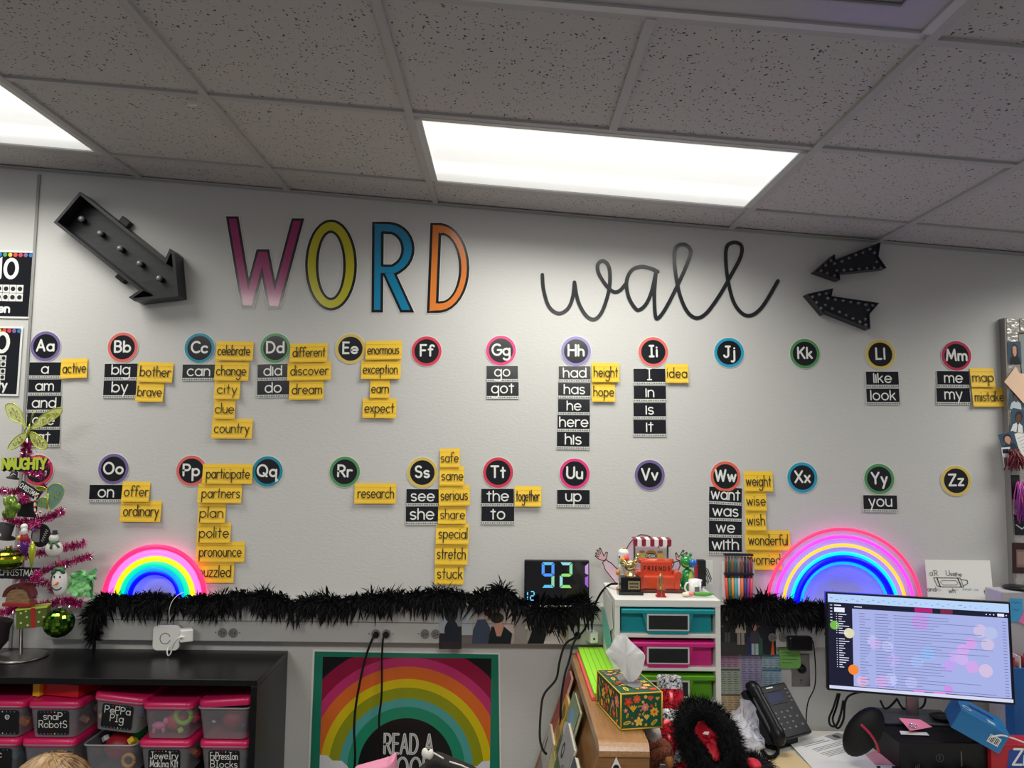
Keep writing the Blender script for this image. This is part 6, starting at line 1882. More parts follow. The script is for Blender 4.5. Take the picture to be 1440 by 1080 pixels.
# things on the computer
def flat_on(name, P, z, m, label, cat='paper', group=None, th=.0008):
    A = [atz(x, y, z) for x, y in P]
    return sheet(name, A, m, label, cat, group, None, th)
zt2 = PCZ + .0025
flat_on('paper_strip', [(1265, 1028), (1303, 1030), (1307, 1034.5), (1267, 1033)], zt2, WHITE, 'small white paper strip on the front of the computer', 'paper')
A = [atz(x, y, PCZ + .013) for x, y in ((1264, 1013), (1294, 1012), (1311, 1025), (1280, 1028))]
A[0].z += .008; A[2].z += .006
sheet('sticky_note', A, mat('pink_note', S(236, 136, 160), .6), 'pink sticky note on the computer top with a ring on it', 'sticky note', 'sticky notes')
c = atz(1284, 1022, PCZ + .019)
root = thing('finger_ring', c, 'silver ring lying on the pink sticky note', 'ring')
q = MB(CHROME); P = [c + Vector((.0105 * math.cos(a), .0095 * math.sin(a), .004 + .003 * math.sin(a))) for a in [2 * PI * j / 20 for j in range(21)]]; q.tube(P, .0024, None, 8); q.build('band', root)
c = atz(1333, 1012, PCZ + .012)
root = thing('tray_dish', c, 'shallow black oval dish on the monitor stand base', 'dish')
q = MB(BLACKP); q.lathe(c, [(.001, 0), (.052, 0), (.066, .012), (.063, .013), (.05, .004), (.001, .004)], None, 28, rotz(-10), 1, .62, caps=False); q.build('dish', root)
# headphone case
c = on(1215, 1048)
root = thing('headphone_case', c, 'black oval zip case with a curved red stripe leaning beside the computer', 'case')
c = at(1214, 1029, -.37)
fr = Fr(c, (.72, -.4, -.5), (-.42, .25, .74))
q = MB(mat('black_case_shell', S(13, 13, 16), .65, spec=.3))
R = Matrix((fr.u, fr.v, fr.n)).transposed()
q.ell(c, (.052, .098, .042), None, 24, R, 14); q.build('shell', root)
q = MB(TOY(176, 30, 62)); P = catmull([at(1211, 1019, -.437), at(1222, 1030, -.442), at(1231, 1043, -.44), at(1236, 1058, -.427)], 6)
q.tube(P, .0042, None, 6); q.build('red_stripe', root)
# cables behind the monitor
for j, (P, lb) in enumerate((([(1178, 975, -.12), (1172, 995, -.14), (1166, 1010, -.15), (1168, 1020, -.16), (1176, 1020, -.16), (1182, 1005, -.15), (1186, 985, -.13)], 'bundled black cable loop under the near corner of the monitor beside the wall'),
    ([(1238, 985, -.1), (1244, 996, -.12), (1252, 993, -.12), (1262, 982, -.12)], 'short black cable dip below the monitor, nearest the cable loop'),
    ([(1262, 984, -.08), (1270, 996, -.09), (1282, 995, -.09), (1290, 982, -.09)], 'black cable dip below the monitor by the stand neck'),
    ([(1284, 985, -.05), (1290, 997, -.05), (1299, 992, -.05), (1302, 980, -.05)], 'black cable dip below the monitor past the stand neck'))):
    C = cordpts(P); q = MB(CORD); q.tube(C, .0042, None, 6); 
    if j == 0:
        q.tube(cordpts([(1181, 975, -.12), (1176, 995, -.13), (1171, 1012, -.14), (1178, 1024, -.16), (1186, 1012, -.15), (1192, 980, -.13), (1225, 972, -.1), (1262, 975, -.08)]), .0042, None, 6)
    tag(q.build('monitor_cable', None, C[0]), lb, 'cable', 'cables behind the monitor')
# ------------------------------------------------------------------ desk phone
b0, b1_, t0 = at(1084, 1043, -.27), at(1143, 1031, -.165), at(1047, 970, -.155)
b0.z = b1_.z = max(DZ + .012, (b0.z + b1_.z) / 2)
fr = Fr(b0, b1_ - b0, t0 - b0)
pw_, ph_ = (b1_ - b0).length, (t0 - b0).length
root = thing('desk_phone', Vector((fr.o.x + .08, fr.o.y + .06, DZ)), 'black office desk phone with handset, screen and keypad, propped up', 'phone')
PH = mat('phone_plastic', S(19, 21, 26), .38, spec=.35)
q = MB(PH); q.fbox(fr, 0, 0, pw_, ph_, -.026, 0, None, .005)
tp = fr(pw_ * .5, ph_ * .75, -.026); ft = Vector((tp.x + .01, tp.y + .05, DZ + .001))
q.build('body', root)
q = MB(PH); A = [fr(pw_ * .2, ph_ * .8, -.024), fr(pw_ * .8, ph_ * .8, -.024), fr(pw_ * .8, ph_ * .1, -.024), fr(pw_ * .2, ph_ * .1, -.024)]
B = [Vector((a.x, a.y, DZ + .0005)) for a in A]
q.f(A); q.f(B)
for i in range(4):
    j = (i + 1) % 4
    q.f([A[i], A[j], B[j], B[i]])
q.build('prop_stand', root)
q = MB(mat('handset_plastic', S(15, 16, 20), .35, spec=.35))
q.tube(catmull([fr(.022, ph_ * 1.0, .012), fr(.023, ph_ * .94, .03), fr(.024, ph_ * .5, .034), fr(.023, ph_ * .06, .03), fr(.022, -.002, .012)], 5), [.02] * 4 + [.024] * 3 + [.019] * 7 + [.024] * 5 + [.02] * 2, None, 12); q.build('handset', root)
q = MB(mat('phone_screen', S(52, 58, 92), .15)); q.rect(fr, pw_ * .42, ph_ * .66, pw_ * .78, ph_ * .84, .0012); q.build('screen', root, fix=False)
q = MB(BLACKP); q.fbox(fr, pw_ * .38, ph_ * .62, pw_ * .82, ph_ * .645, 0, .003); q.fbox(fr, pw_ * .38, ph_ * .86, pw_ * .82, ph_ * .88, 0, .003); q.build('screen_surround', root)
KEY = mat('phone_key', S(120, 122, 128), .35)
for j in range(4):
    for i in range(3):
        q = MB(KEY); c = fr(pw_ * (.42 + .14 * i), ph_ * (.46 - .1 * j), .001); q.ell(c, (.006, .0045, .003), None, 8, fr.M(), 6); q.build('key', root)
for j in range(4):
    q = MB(KEY); c = fr(pw_ * .92, ph_ * (.86 - .075 * j), .001); q.ell(c, (.007, .0035, .003), None, 8, fr.M(), 6); q.build('key', root)
for j in range(3):
    q = MB(KEY); c = fr(pw_ * (.82 + .03 * j), ph_ * (.5 - .16 * j), .001); q.ell(c, (.006, .0045, .003), None, 8, fr.M(), 6); q.build('key', root)
q = MB(LETW); q.rect(fr, pw_ * .5, ph_ * .93, pw_ * .66, ph_ * .955, .0008); q.build('maker_mark', root, fix=False)
q = MB(CORD)
base = catmull([fr(.02, -.006, .012), on(1079, 1048) + Vector((0, 0, .012)), on(1072, 1060) + Vector((0, 0, .012)), on(1084, 1070) + Vector((0, 0, .012)), on(1094, 1062) + Vector((0, 0, .012)), on(1086, 1052) + Vector((0, 0, .012))], 14)
P = []
for i, p in enumerate(base):
    t = (base[min(i + 1, len(base) - 1)] - base[max(0, i - 1)]).normalized()
    a = t.orthogonal().normalized(); b_ = t.cross(a)
    for h in range(4):
        an = h * PI / 2 + i * .2
        pp = p.lerp(base[min(i + 1, len(base) - 1)], h / 4)
        P.append(pp + (a * math.cos(an) + b_ * math.sin(an)) * .0055)
q.tube(P, .0026, None, 5); q.build('coiled_cord', root)
# ------------------------------------------------------------------ papers on the desk
e = .001
flat_on('manila_folder', [(1086, 1062), (1112, 1056), (1148, 1084), (1160, 1110), (1080, 1110), (1070, 1080)], DZ + .003, mat('manila', S(226, 200, 152), .6), 'tan folder lying on the desk in front of the phone', 'folder')
flat_on('paper_sheet', [(1112, 1047), (1180, 1029), (1205, 1050), (1232, 1077), (1240, 1095), (1160, 1100)], DZ + .007, WHITE, 'printed white sheet with a small photo on the desk in front of the phone', 'paper')
o = bpy.data.objects['paper_sheet.002']
q = MB(mat('printed_grey', S(140, 140, 144), .5))
frp = Fr(atz(1112, 1047, DZ + .0078), atz(1180, 1029, DZ) - atz(1112, 1047, DZ), atz(1112, 1047, DZ) - atz(1160, 1100, DZ))
L_ = (atz(1180, 1029, DZ) - atz(1112, 1047, DZ)).length
for j, (a0, a1, y) in enumerate(((.1, .55, -.03), (.1, .6, -.042), (.12, .7, -.07), (.12, .66, -.08), (.12, .7, -.09), (.1, .8, -.11), (.1, .85, -.12), (.12, .8, -.13), (.12, .6, -.14))):
    q.rect(frp, a0 * L_, y, a1 * L_, y + .004, .0004)
q.rect(frp, .66 * L_, -.05, .95 * L_, -.004, .0004)
q.disc(frp, .8 * L_, -.028, .012, .016, .0008, mat('printed_dark', S(50, 50, 54), .5), 12)
q.build('printed_text', o, fix=False)
flat_on('note_paper', [(1216, 1062), (1240, 1052), (1266, 1066), (1254, 1076), (1228, 1074)], DZ + .003, mat('pale_pink_paper', S(224, 158, 170), .6), 'pale pink paper under the headphone case', 'paper')
flat_on('paper_pad', [(890, 1076), (905, 1062), (950, 1066), (965, 1090), (960, 1120), (880, 1120)], DZ + .004, mat('light_green_paper', S(200, 206, 140), .6), 'pale green paper on the desk below the plush toy', 'paper', None, .003)
flat_on('checkered_mat', [(1225, 1076), (1440, 1078), (1450, 1100), (1222, 1100)], DZ + .004, WHITE, 'black and white checkered strip along the desk front of the computer', 'mat')
o = bpy.data.objects['checkered_mat']
q = MB(BLACKM)
for j in range(14):
    x = 1222 + j * 16
    r = j % 2
    for row in range(2):
        if (j + row) % 2 == 0:
            ys = (1077 + row * 10, 1087 + row * 10)
            q.f([atz(x, ys[0], DZ + .0052), atz(x + 16, ys[0], DZ + .0052), atz(x + 17, ys[1], DZ + .0052), atz(x + 1, ys[1], DZ + .0052)])
q.build('black_check', o, fix=False)
# plastic bag with white envelope
bgm = clear('shiny_bag', S(220, 222, 230), .42, .06)
bump(bgm, 24, .9, .02, 3)
c = at(1040, 1025, -.45)
root = thing('plastic_bag', on(1045, 1060), 'crinkled clear plastic bag with a white packet inside, beside the phone', 'bag')
rb = random.Random(2)
q = MB(bgm)
C4 = [(1016, 1008, -.40), (1036, 997, -.36), (1043, 982, -.33), (1058, 990, -.33), (1066, 1012, -.38), (1073, 1038, -.44), (1076, 1052, -.47), (1052, 1060, -.5), (1036, 1062, -.52), (1022, 1042, -.47)]
ctr = at(1046, 1026, -.47)
rim = catmull([at(*p) for p in C4], 3, True)
rows = []
for t in (0, .25, .5, .75, 1):
    rows.append([ctr.lerp(r_, t) + Vector((rb.uniform(-.006, .006), -.02 * (1 - t) + rb.uniform(-.009, .009), rb.uniform(-.006, .006))) * (1 if t else 0) for r_ in rim])
q.grid(rows, None, False, True)
q.build('clear_film', root, fix=False)
q = MB(mat('white_packet', S(206, 204, 210), .4)); A = [at(1014, 1018, -.42), at(1042, 1004, -.40), at(1074, 1050, -.44), at(1040, 1064, -.46)]
q.f(A); q.f([a + Vector((0, .012, -.004)) for a in A])
for i in range(4):
    j = (i + 1) % 4
    q.f([A[i], A[j], A[j] + Vector((0, .012, -.004)), A[i] + Vector((0, .012, -.004))])
q.build('white_packet', root)
q = MB(mat('blue_print', S(120, 136, 182), .5)); q.f([at(1021, 1026, -.426), at(1037, 1020, -.422), at(1039, 1027, -.426), at(1022, 1033, -.43)]); q.build('blue_label', root, fix=False)
# ------------------------------------------------------------------ sequin hat, plush and furry boot
def sequins(name, dark, light, rough, metal):  # sparkle is painted in
    m = mat(name, light, rough, metal)
    nt, b_ = nodes(m)
    tc = nt.nodes.new('ShaderNodeTexCoord'); vo = nt.nodes.new('ShaderNodeTexVoronoi'); vo.inputs['Scale'].default_value = 210
    nt.links.new(tc.outputs['Object'], vo.inputs['Vector'])
    se = nt.nodes.new('ShaderNodeSeparateColor'); nt.links.new(vo.outputs['Color'], se.inputs[0])
    cr = nt.nodes.new('ShaderNodeValToRGB'); cr.color_ramp.elements[0].color = (*dark, 1); cr.color_ramp.elements[1].color = (*light, 1)
    cr.color_ramp.elements[0].position = .15; cr.color_ramp.elements[1].position = .8
    nt.links.new(se.outputs[0], cr.inputs['Fac']); nt.links.new(cr.outputs['Color'], b_.inputs['Base Color'])
    bp = nt.nodes.new('ShaderNodeBump'); bp.inputs['Strength'].default_value = .9; bp.inputs['Distance'].default_value = .004
    nt.links.new(se.outputs[1], bp.inputs['Height']); nt.links.new(bp.outputs['Normal'], b_.inputs['Normal'])
    return m
SEQS = sequins('silver_sequins', S(70, 66, 70), S(244, 242, 244), .22, .35)
SEQR = sequins('red_sequins', S(84, 4, 16), S(220, 22, 46), .22, .3)
c0 = on(945, 1072)
root = thing('sequin_hat', c0, 'floppy sequined hat banded silver and red beside the flowered tissue box', 'hat')
HY = -.60
ctrl = [(941, 953), (942, 972), (943, 977), (943, 1004), (943, 1006), (942, 1020), (938, 1028), (940, 1040), (952, 1052), (962, 1064), (972, 1080), (985, 1100)]
C = [at(x, y, HY - .01 * i) for i, (x, y) in enumerate(ctrl)]
Rk = mpp(HY)
RR = [17, 18, 18, 18.5, 18.5, 19, 22, 24, 24, 24, 25, 27]
segs = [(0, 1, SEQS), (2, 3, SEQR), (4, 5, SEQS), (5, 8, SEQR), (8, 9, SEQS), (9, 11, SEQR)]
q = MB()
for a, b_, m in segs:
    CC = C[a:b_ + 1]
    R_ = [RR[j] * Rk for j in range(a, b_ + 1)]
    if a in (2, 4):
        CC = [C[a - 1]] + CC; R_ = [RR[a - 1] * Rk] + R_
    q.tube(CC, R_, m, 20, False)
q.f([C[0] + Vector((17 * Rk * math.cos(t), 17 * Rk * math.sin(t), .002 * math.sin(3 * t))) for t in [2 * PI * j / 20 for j in range(20)]], SEQS)
q.build('striped_crown', root, fix=False)
PLB = bump(noise_col(mat('brown_plush', S(110, 56, 36), .95), S(84, 40, 26), S(130, 70, 46), 200), 300, .6, .004)
PLW = bump(mat('white_plush', S(222, 218, 212), .95), 260, .6, .004)
PLT = bump(mat('tan_plush', S(176, 116, 60), .95), 260, .6, .004)
root = thing('plush_toy', on(925, 1080), 'brown plush toy with white cuff slumped between wooden display and sequined hat', 'plush toy')
PY = -.75
q = MB(PLW); q.tube([at(912, 1020, PY), at(918, 1030, PY), at(922, 1040, PY)], [.018, .024, .02], None, 14); q.build('white_cuff', root)
q = MB(PLB); q.tube(catmull([at(900, 1048, PY), at(918, 1046, PY), at(932, 1048, PY - .02), at(938, 1058, PY - .04), at(936, 1066, PY - .05)], 4), .019, None, 12)
q.tube(catmull([at(920, 1064, PY - .03), at(934, 1060, PY - .05), at(944, 1062, PY - .06)], 4), .018, None, 12)
q.ell(at(905, 1070, PY + .06), (.05, .05, .05), None, 16); q.build('body', root)
q = MB(PLT); q.ell(at(941, 1071, PY - .07), (.013, .015, .017), None, 12); q.build('foot', root)
# furry boot
BTY = -.84
root = thing('fur_boot', on(1010, 1085), 'black shaggy fur boot lying open with a bright red lining', 'boot')
bc = at(996, 1040, BTY)
axis_u = (at(1014, 1070, BTY) - at(980, 1008, BTY)).normalized()
axis_v = Vector((-axis_u.z, 0, axis_u.x))
ff = Fr(bc, axis_u, axis_v)
FURB = mat('black_fur_base', S(14, 13, 15), .95)
q = MB(FURB)
kk2 = mpp(BTY)
nu, nv = 40, 12
def ringpt(a, b_):
    # a fat ring: opening about 19 x 46 px, thickness about 26 px
    ru, rv = 43 * kk2, 25 * kk2
    tt = (17 + 3 * math.cos(a)) * kk2
    o_ = ff(math.cos(a) * ru, math.sin(a) * rv, 0)
    d = (ff.u * math.cos(a) + ff.v * math.sin(a)).normalized()
    return o_ + d * tt * math.cos(b_) * .9 + ff.n * tt * math.sin(b_) * 1.0, (d * math.cos(b_) + ff.n * math.sin(b_)).normalized()
q.grid([[ringpt(2 * PI * i / nu, 2 * PI * j / nv)[0] for j in range(nv)] for i in range(nu + 1)], None, True, True)
q.ell(at(1058, 1088, BTY + .05), (.07, .06, .05), None, 16, rotz(20))
fb = q.build('fur_body', root)
q = MB(FEA)
rf = random.Random(9)
for _ in range(9000):
    a, b_ = rf.uniform(0, 2 * PI), rf.uniform(-.9, PI + .9)
    p, nrm = ringpt(a, b_)
    inner = math.cos(b_) < -.35
    d = (nrm + Vector((rf.uniform(-.5, .5), rf.uniform(-.5, .3), rf.uniform(-.8, .2)))).normalized()
    L = rf.uniform(.012, .028) * (.35 if inner else 1)
    w = d.cross(Vector((rf.gauss(0, 1), rf.gauss(0, 1), rf.gauss(0, 1)))).normalized() * rf.uniform(.0005, .0012)
    q.f([p - w, p + d * L, p + w])
for _ in range(1800):
    t, s_ = rf.uniform(0, PI), rf.uniform(0, 2 * PI)
    nrm = Vector((math.sin(t) * math.cos(s_), math.sin(t) * math.sin(s_), math.cos(t)))
    p = at(1058, 1088, BTY + .05) + rotz(20) @ Vector((nrm.x * .07, nrm.y * .06, nrm.z * .05))
    d = (nrm + Vector((rf.uniform(-.5, .5), rf.uniform(-.5, .5), rf.uniform(-.6, .2)))).normalized()
    w = d.cross(Vector((rf.gauss(0, 1), rf.gauss(0, 1), rf.gauss(0, 1)))).normalized() * .0008
    q.f([p - w, p + d * rf.uniform(.012, .026), p + w])
q.build('shaggy_fur', root, fix=False)
q = MB(bump(mat('red_lining', S(196, 22, 44), .6), 30, .5, .01))
rows = []
for t in (0.05, .3, .6, .85, 1.05):
    rows.append([ff(math.cos(a) * 31 * kk2 * t, math.sin(a) * 17 * kk2 * t, .002 + .02 * t ** 2 + .008 * math.sin(a * 3 + t * 4)) for a in [2 * PI * j / 28 for j in range(28)]])
q.grid(rows, None, True, True)
q.build('red_lining', root, fix=False)
q = MB(WHITE); q.f([at(988, 1032, BTY - .035), at(991, 1028.5, BTY - .035), at(997.5, 1029, BTY - .035), at(996, 1033.5, BTY - .035)]); q.build('white_tag', root, fix=False)
q = MB(mat('red_lining')); q.ell(at(1060, 1074, BTY + .0), (.02, .03, .012), None, 14, rotz(0)); q.build('red_toe', root)
# ------------------------------------------------------------------ wooden book display
WD = noise_col(mat('honey_wood', S(140, 98, 58), .4, coat=.2), S(130, 88, 50), S(152, 108, 66), 5, .3, .7, 4, (2, 2, 26))
WDE = noise_col(mat('wood_ledge', S(164, 120, 78), .3, coat=.3), S(154, 110, 68), S(176, 132, 90), 6, .3, .7, 4, (30, 2, 30))
root = thing('book_display', (.25, -.52, 0), 'sloped wooden book display rack with a rounded top, holding picture books', 'book rack')
LZ = 1.045
xl, xr = .262, .398
yn, yf = -.955, -.075
q = MB(WDE); 
P = [(yf, LZ), (yn + .025, LZ)] + [(yn + .025 - .03 * math.sin(a), LZ - .03 + .03 * math.cos(a)) for a in (.4, .8, 1.2, 1.57)] + [(yn - .005, LZ - .034), (yf, LZ - .034)]
q.grid([[Vector((xl, y, z)) for y, z in P], [Vector((xr - (.03 if y > -.5 else 0), y, z)) for y, z in P]], None, False, True, True); q.build('top_ledge', root)
def panel(y0, name, xr=xr):
    q = MB(WD)
    fr = Fr((0, y0, 0))
    q.prism(fr, [(xl, LZ - .035), (xr, LZ - .035), (xr + .0, .0), (-.08, 0.0), (-.08, .03)], -.018, 0)
    return q.build(name, root)
pn = panel(yn, 'end_panel')
panel(yf - .018, 'end_panel', xr - .03)
q = MB(WD); q.box(((xl + xr) / 2 + .02, (yn + yf) / 2, LZ / 2 - .02), (.015, yf - yn - .04, LZ - .06)); q.build('back_board', root)
def slope_board(xb, zb, xt, zt3, name):
    q = MB(WD); fr = Fr((0, 0, 0))
    q.prism(fr, [(xb, zb), (xt, zt3), (xt + .014, zt3), (xb + .014, zb)], -(yf - .019), -(yn + .019)); q.build(name, root)
slope_board(.155, .36, .212, .80, 'divider_board')
slope_board(.02, .10, .075, .52, 'divider_board')
slope_board(.21, .78, .285, 1.0, 'backing_board')
q = MB(WD); q.box((.18, (yn + yf) / 2, .62), (.1, yf - yn - .04, .012)); q.box((.08, (yn + yf) / 2, .34), (.1, yf - yn - .04, .012)); q.box((.198, (yn + yf) / 2, .782), (.028, yf - yn - .04, .008)); q.build('shelf', root)
fr = Fr((0, yn - .0192, 0))
k = mpp(yn)
q = MB(WHITE); d0 = at(866.5, 1086, yn - .02); q.flat(fr, [(d0.x - 9 * k, d0.z), (d0.x, d0.z - 20 * k), (d0.x + 9 * k, d0.z), (d0.x, d0.z + 20 * k)], .0006); st = q.build('sticker', pn, fix=False)
q = MB(BLACKM); q.disc(fr, d0.x, d0.z + 5 * k, 4.4 * k, 5 * k, .001); q.build('sticker_mark', pn, fix=False)
def book(y0, y1, xb, zb, h, th, col, label, lean=.30, pic=(), pages=True):
    """a book standing in a pocket with its cover to the room side"""
    d = Vector((lean, 0, 1)).normalized()
    fr = Fr((xb, y1, zb), (0, -1, 0), d)      # u toward the room along the rack, v up the cover
    if fr.n.x > 0:
        fr.n = -fr.n
    w = y1 - y0
    root = thing('picture_book', (xb, (y0 + y1) / 2, zb), label, 'book', 'picture books in the wooden display')
    q = MB(TOY(*col))
    for a, b_ in ((0, .0025), (th - .0025, th)):
        A = [fr(0, 0, -a), fr(w, 0, -a), fr(w, h, -a), fr(0, h, -a)]; B = [fr(0, 0, -b_), fr(w, 0, -b_), fr(w, h, -b_), fr(0, h, -b_)]
        q.f(A); q.f(B)
        for i in range(4):
            j = (i + 1) % 4
            q.f([A[i], A[j], B[j], B[i]])
    q.build('cover', root)
    q = MB(mat('book_pages', S(222, 212, 184), .7))
    A = [fr(.002, .002, -.0025), fr(w - .002, .002, -.0025), fr(w - .002, h - .003, -.0025), fr(.002, h - .003, -.0025)]; B = [a - fr.n * (th - .005) for a in A]
    for i in range(4):
        j = (i + 1) % 4
        q.f([A[i], A[j], B[j], B[i]])
    q.build('pages', root, fix=False)
    if pic:
        q = MB()
        for j, (kind, a, b_, s1, s2, c) in enumerate(pic):
            if kind == 'e':
                q.disc(fr, a * w, b_ * h, s1 * w, s2 * h, .0006 + j * .0002, TOY(*c), 16)
            elif kind == 'o':
                q.strip(fr, [(a * w + x * s1 * w, b_ * h + y * s2 * h) for x, y in arc(0, 0, 1, 1, 0, 360, 18)], [(a * w + x * s1 * w * .6, b_ * h + y * s2 * h * .6) for x, y in arc(0, 0, 1, 1, 0, 360, 18)], .0006 + j * .0002, TOY(*c))
            else:
                q.rect(fr, a * w, b_ * h, s1 * w, s2 * h, .0006 + j * .0002, TOY(*c))
        q.build('cover_picture', root, fix=False)
book(-.20, -.10, .190, .79, .21, .014, (150, 30, 34), 'dark red book at the wall end of the display')
book(-.33, -.205, .190, .79, .15, .012, (200, 150, 40), 'golden yellow book in the upper pocket of the display', .3, (('e', .5, .7, .3, .16, (120, 90, 30)), ('r', .1, .1, .9, .35, (150, 110, 30))))
book(-.55, -.34, .190, .79, .205, .012, (96, 112, 66), 'green and blue nature picture book in the upper pocket', .3, (('r', 0, .55, 1, 1, (120, 140, 110)), ('e', .5, .75, .25, .12, (100, 150, 190)), ('r', 0, 0, 1, .25, (50, 80, 40)), ('e', .25, .45, .2, .1, (180, 182, 180)), ('e', .75, .4, .2, .12, (60, 70, 40))))
book(-.70, -.47, .174, .785, .15, .012, (150, 150, 154), 'pale grey book with a black letter o in the upper pocket', .3, (('o', .3, .55, .12, .16, (30, 30, 34)), ('r', 0, 0, 1, .28, (60, 90, 46)), ('e', .7, .3, .2, .16, (110, 110, 110))))
book(-.90, -.72, .176, .785, .14, .016, (62, 72, 92), 'dark blue grey book with cream pages near the end panel', .3, (('e', .5, .6, .3, .2, (96, 110, 120)), ('r', .1, .05, .9, .2, (40, 46, 60))))
book(-.30, -.10, .135, .63, .17, .014, (168, 164, 158), 'white book with black marks in the lower pocket below the cord', .28, (('r', .2, .5, .3, .8, (30, 30, 34)), ('r', .0, .0, 1, .3, (120, 106, 100))))
book(-.50, -.31, .140, .63, .155, .014, (186, 182, 112), 'pale yellow book beside the white one in the lower pocket', .28, (('e', .5, .4, .2, .14, (150, 146, 90)),))
# lined strips
def strips(x0, x1, y0, y1, z, n, m, lines, label):
    root = thing('sentence_strip_stack', ((x0 + x1) / 2, (y0 + y1) / 2, z), label, 'paper strips', 'paper strips on the wooden display')
    q = MB(m); q.box(((x0 + x1) / 2, (y0 + y1) / 2, z + n / 2), (x1 - x0, y1 - y0, n), None, None, .0008); q.build('strips', root)
    if lines:
        q = MB(mat('strip_rule', S(70, 150, 60), .6))
        for j in range(4):
            x = x0 + (x1 - x0) * (j + 1) / 5
            q.box((x, (y0 + y1) / 2, z + n + .0004), (.0014, y1 - y0, .0006))
        q.build('ruled_line', root, fix=False)
strips(.280, .375, -.62, -.085, LZ + .001, .011, mat('coral_paper', S(236, 96, 96), .6), False, 'coral red paper strips under the lime ones on the display top')
strips(.288, .383, -.62, -.08, LZ + .0125, .012, mat('lime_paper', S(156, 224, 50), .6), True, 'lime green ruled paper strips on top of the wooden display')
# tissue box
tcn = Vector((.335, -.865, LZ + .0008)); 
uu = Vector((.119, .022, 0)).normalized(); vv = Vector((-.022 * 1.6, .119 * .6, 0)); vv = Vector((-uu.y, uu.x, 0)) * 1.0
vv = (Vector((-.065, .19, 0))).normalized()
vv = (vv - uu * vv.dot(uu)).normalized()
bw, bd, bhh = .122, .225, .101
fr = Fr(tcn + Vector((0, 0, 0)), uu, (0, 0, 1))
o = tcn + uu * bw / 2 + vv * bd / 2
root = thing('tissue_box', o, 'flowered tissue box with yellow edges on the wooden display', 'tissue box')
GRN = mat('box_green', S(18, 84, 58), .5); YEDGE = mat('box_yellow_edge', S(232, 182, 40), .5)
BM = Matrix((uu, vv, Vector((0, 0, 1)))).transposed()
q = MB(GRN); q.box(o + Vector((0, 0, bhh / 2)), (bw, bd, bhh), None, BM, .0015); q.build('carton', root)
q = MB(YEDGE)
ez = .0042
cr = [tcn, tcn + uu * bw, tcn + uu * bw + vv * bd, tcn + vv * bd]
Zv = Vector((0, 0, 1))
for i in range(4):
    a, b_ = cr[i], cr[(i + 1) % 4]
    for z in (ez / 2 + .0005, bhh - ez / 2 + .0005):
        q.tube([a + Zv * z, b_ + Zv * z], ez * .55, None, 4)
    q.tube([a, a + Zv * bhh], ez * .55, None, 4)
q.build('yellow_edging', root)
def flowers(fr, w, h, seed, n, base_d=.0012):
    rr = random.Random(seed)
    q = MB()
    PT = [TOY(232, 92, 46), TOY(240, 176, 50), TOY(226, 130, 120), TOY(214, 66, 36), TOY(238, 200, 90)]
    placed = []
    for j in range(1500):
        a, b_ = rr.uniform(.1, .9) * w, rr.uniform(.1, .9) * h
        r = rr.uniform(.011, .019) if j < 500 else rr.uniform(.004, .009)
        if any((a - x) ** 2 + (b_ - y) ** 2 < (r + s) ** 2 * .95 for x, y, s in placed) or a < r + .005 or a > w - r - .005 or b_ < r + .005 or b_ > h - r - .005:
            continue
        placed.append((a, b_, r))
        d = base_d + len(placed) * .00002
        kind = len(placed) % 4
        m, m2 = PT[len(placed) % 5], PT[(len(placed) + 2) % 5]
        if kind in (0, 2):
            np_ = 5 + kind
            for t in range(np_):
                an = 2 * PI * t / np_ + j
                q.disc(fr, a + math.cos(an) * r * .55, b_ + math.sin(an) * r * .55, r * .5, r * .32, d + t * .000002, m, 10, an)
            q.disc(fr, a, b_, r * .3, r * .3, d + .0004, m2, 10)
        elif kind == 1:
            for t in (-.7, -.25, .25, .7):
                q.disc(fr, a + math.sin(t) * r * .5, b_ + math.cos(t) * r * .35, r * .2, r * .75, d + abs(t) * .00002, m, 10, -t)
        else:
            an = rr.uniform(0, PI)
            q.disc(fr, a, b_, r, r * .42, d, TOY(206, 180, 60), 12, an); q.disc(fr, a, b_, r * .6, r * .14, d + .0003, TOY(120, 110, 40), 8, an)
        if len(placed) >= n:
            break
    return q
ff1 = Fr(tcn, uu, (0, 0, 1)); flowers(ff1, bw, bhh, 3, 40).build('flower_print', root, fix=False)
ff2 = Fr(tcn + vv * bd, -vv, (0, 0, 1)); flowers(ff2, bd, bhh, 5, 76).build('flower_print', root, fix=False)
ff3 = Fr(tcn + Zv * bhh, uu, vv); flowers(ff3, bw, bd, 8, 80).build('flower_print', root, fix=False)
q = MB(mat('tissue_slot', S(120, 120, 118), .6)); q.disc(ff3, bw / 2, bd * .46, .03, .07, .0022); q.build('slot', root, fix=False)
TIS = mat('tissue_paper', S(244, 244, 244), .9, spec=.1)
nt, bs = nodes(TIS); bs.inputs['Subsurface Weight'].default_value = .3; bs.inputs['Subsurface Radius'].default_value = (.02, .02, .02)
bump(TIS, 26, .12, .01)
tl_n = nt.nodes.new('ShaderNodeBsdfTranslucent'); tl_n.inputs[0].default_value = (.93, .93, .94, 1)
mx_n = nt.nodes.new('ShaderNodeMixShader'); mx_n.inputs[0].default_value = .5
nt.links.new(bs.outputs[0], mx_n.inputs[1]); nt.links.new(tl_n.outputs[0], mx_n.inputs[2]); nt.links.new(mx_n.outputs[0], nt.nodes['Material Output'].inputs['Surface'])
q = MB(TIS)
base = ff3(bw / 2, bd * .46, .0)
sc3 = .125 / 100
TP = {0: [(-.012, 0), (.012, 0)]}
outer = [(0, 0), (-.010, .012), (-.022, .03), (-.040, .052), (-.052, .068), (-.040, .082), (-.022, .1), (-.012, .108), (.0, .106), (.004, .1), (.012, .09), (.03, .076), (.042, .06), (.038, .045), (.028, .026), (.016, .008)]
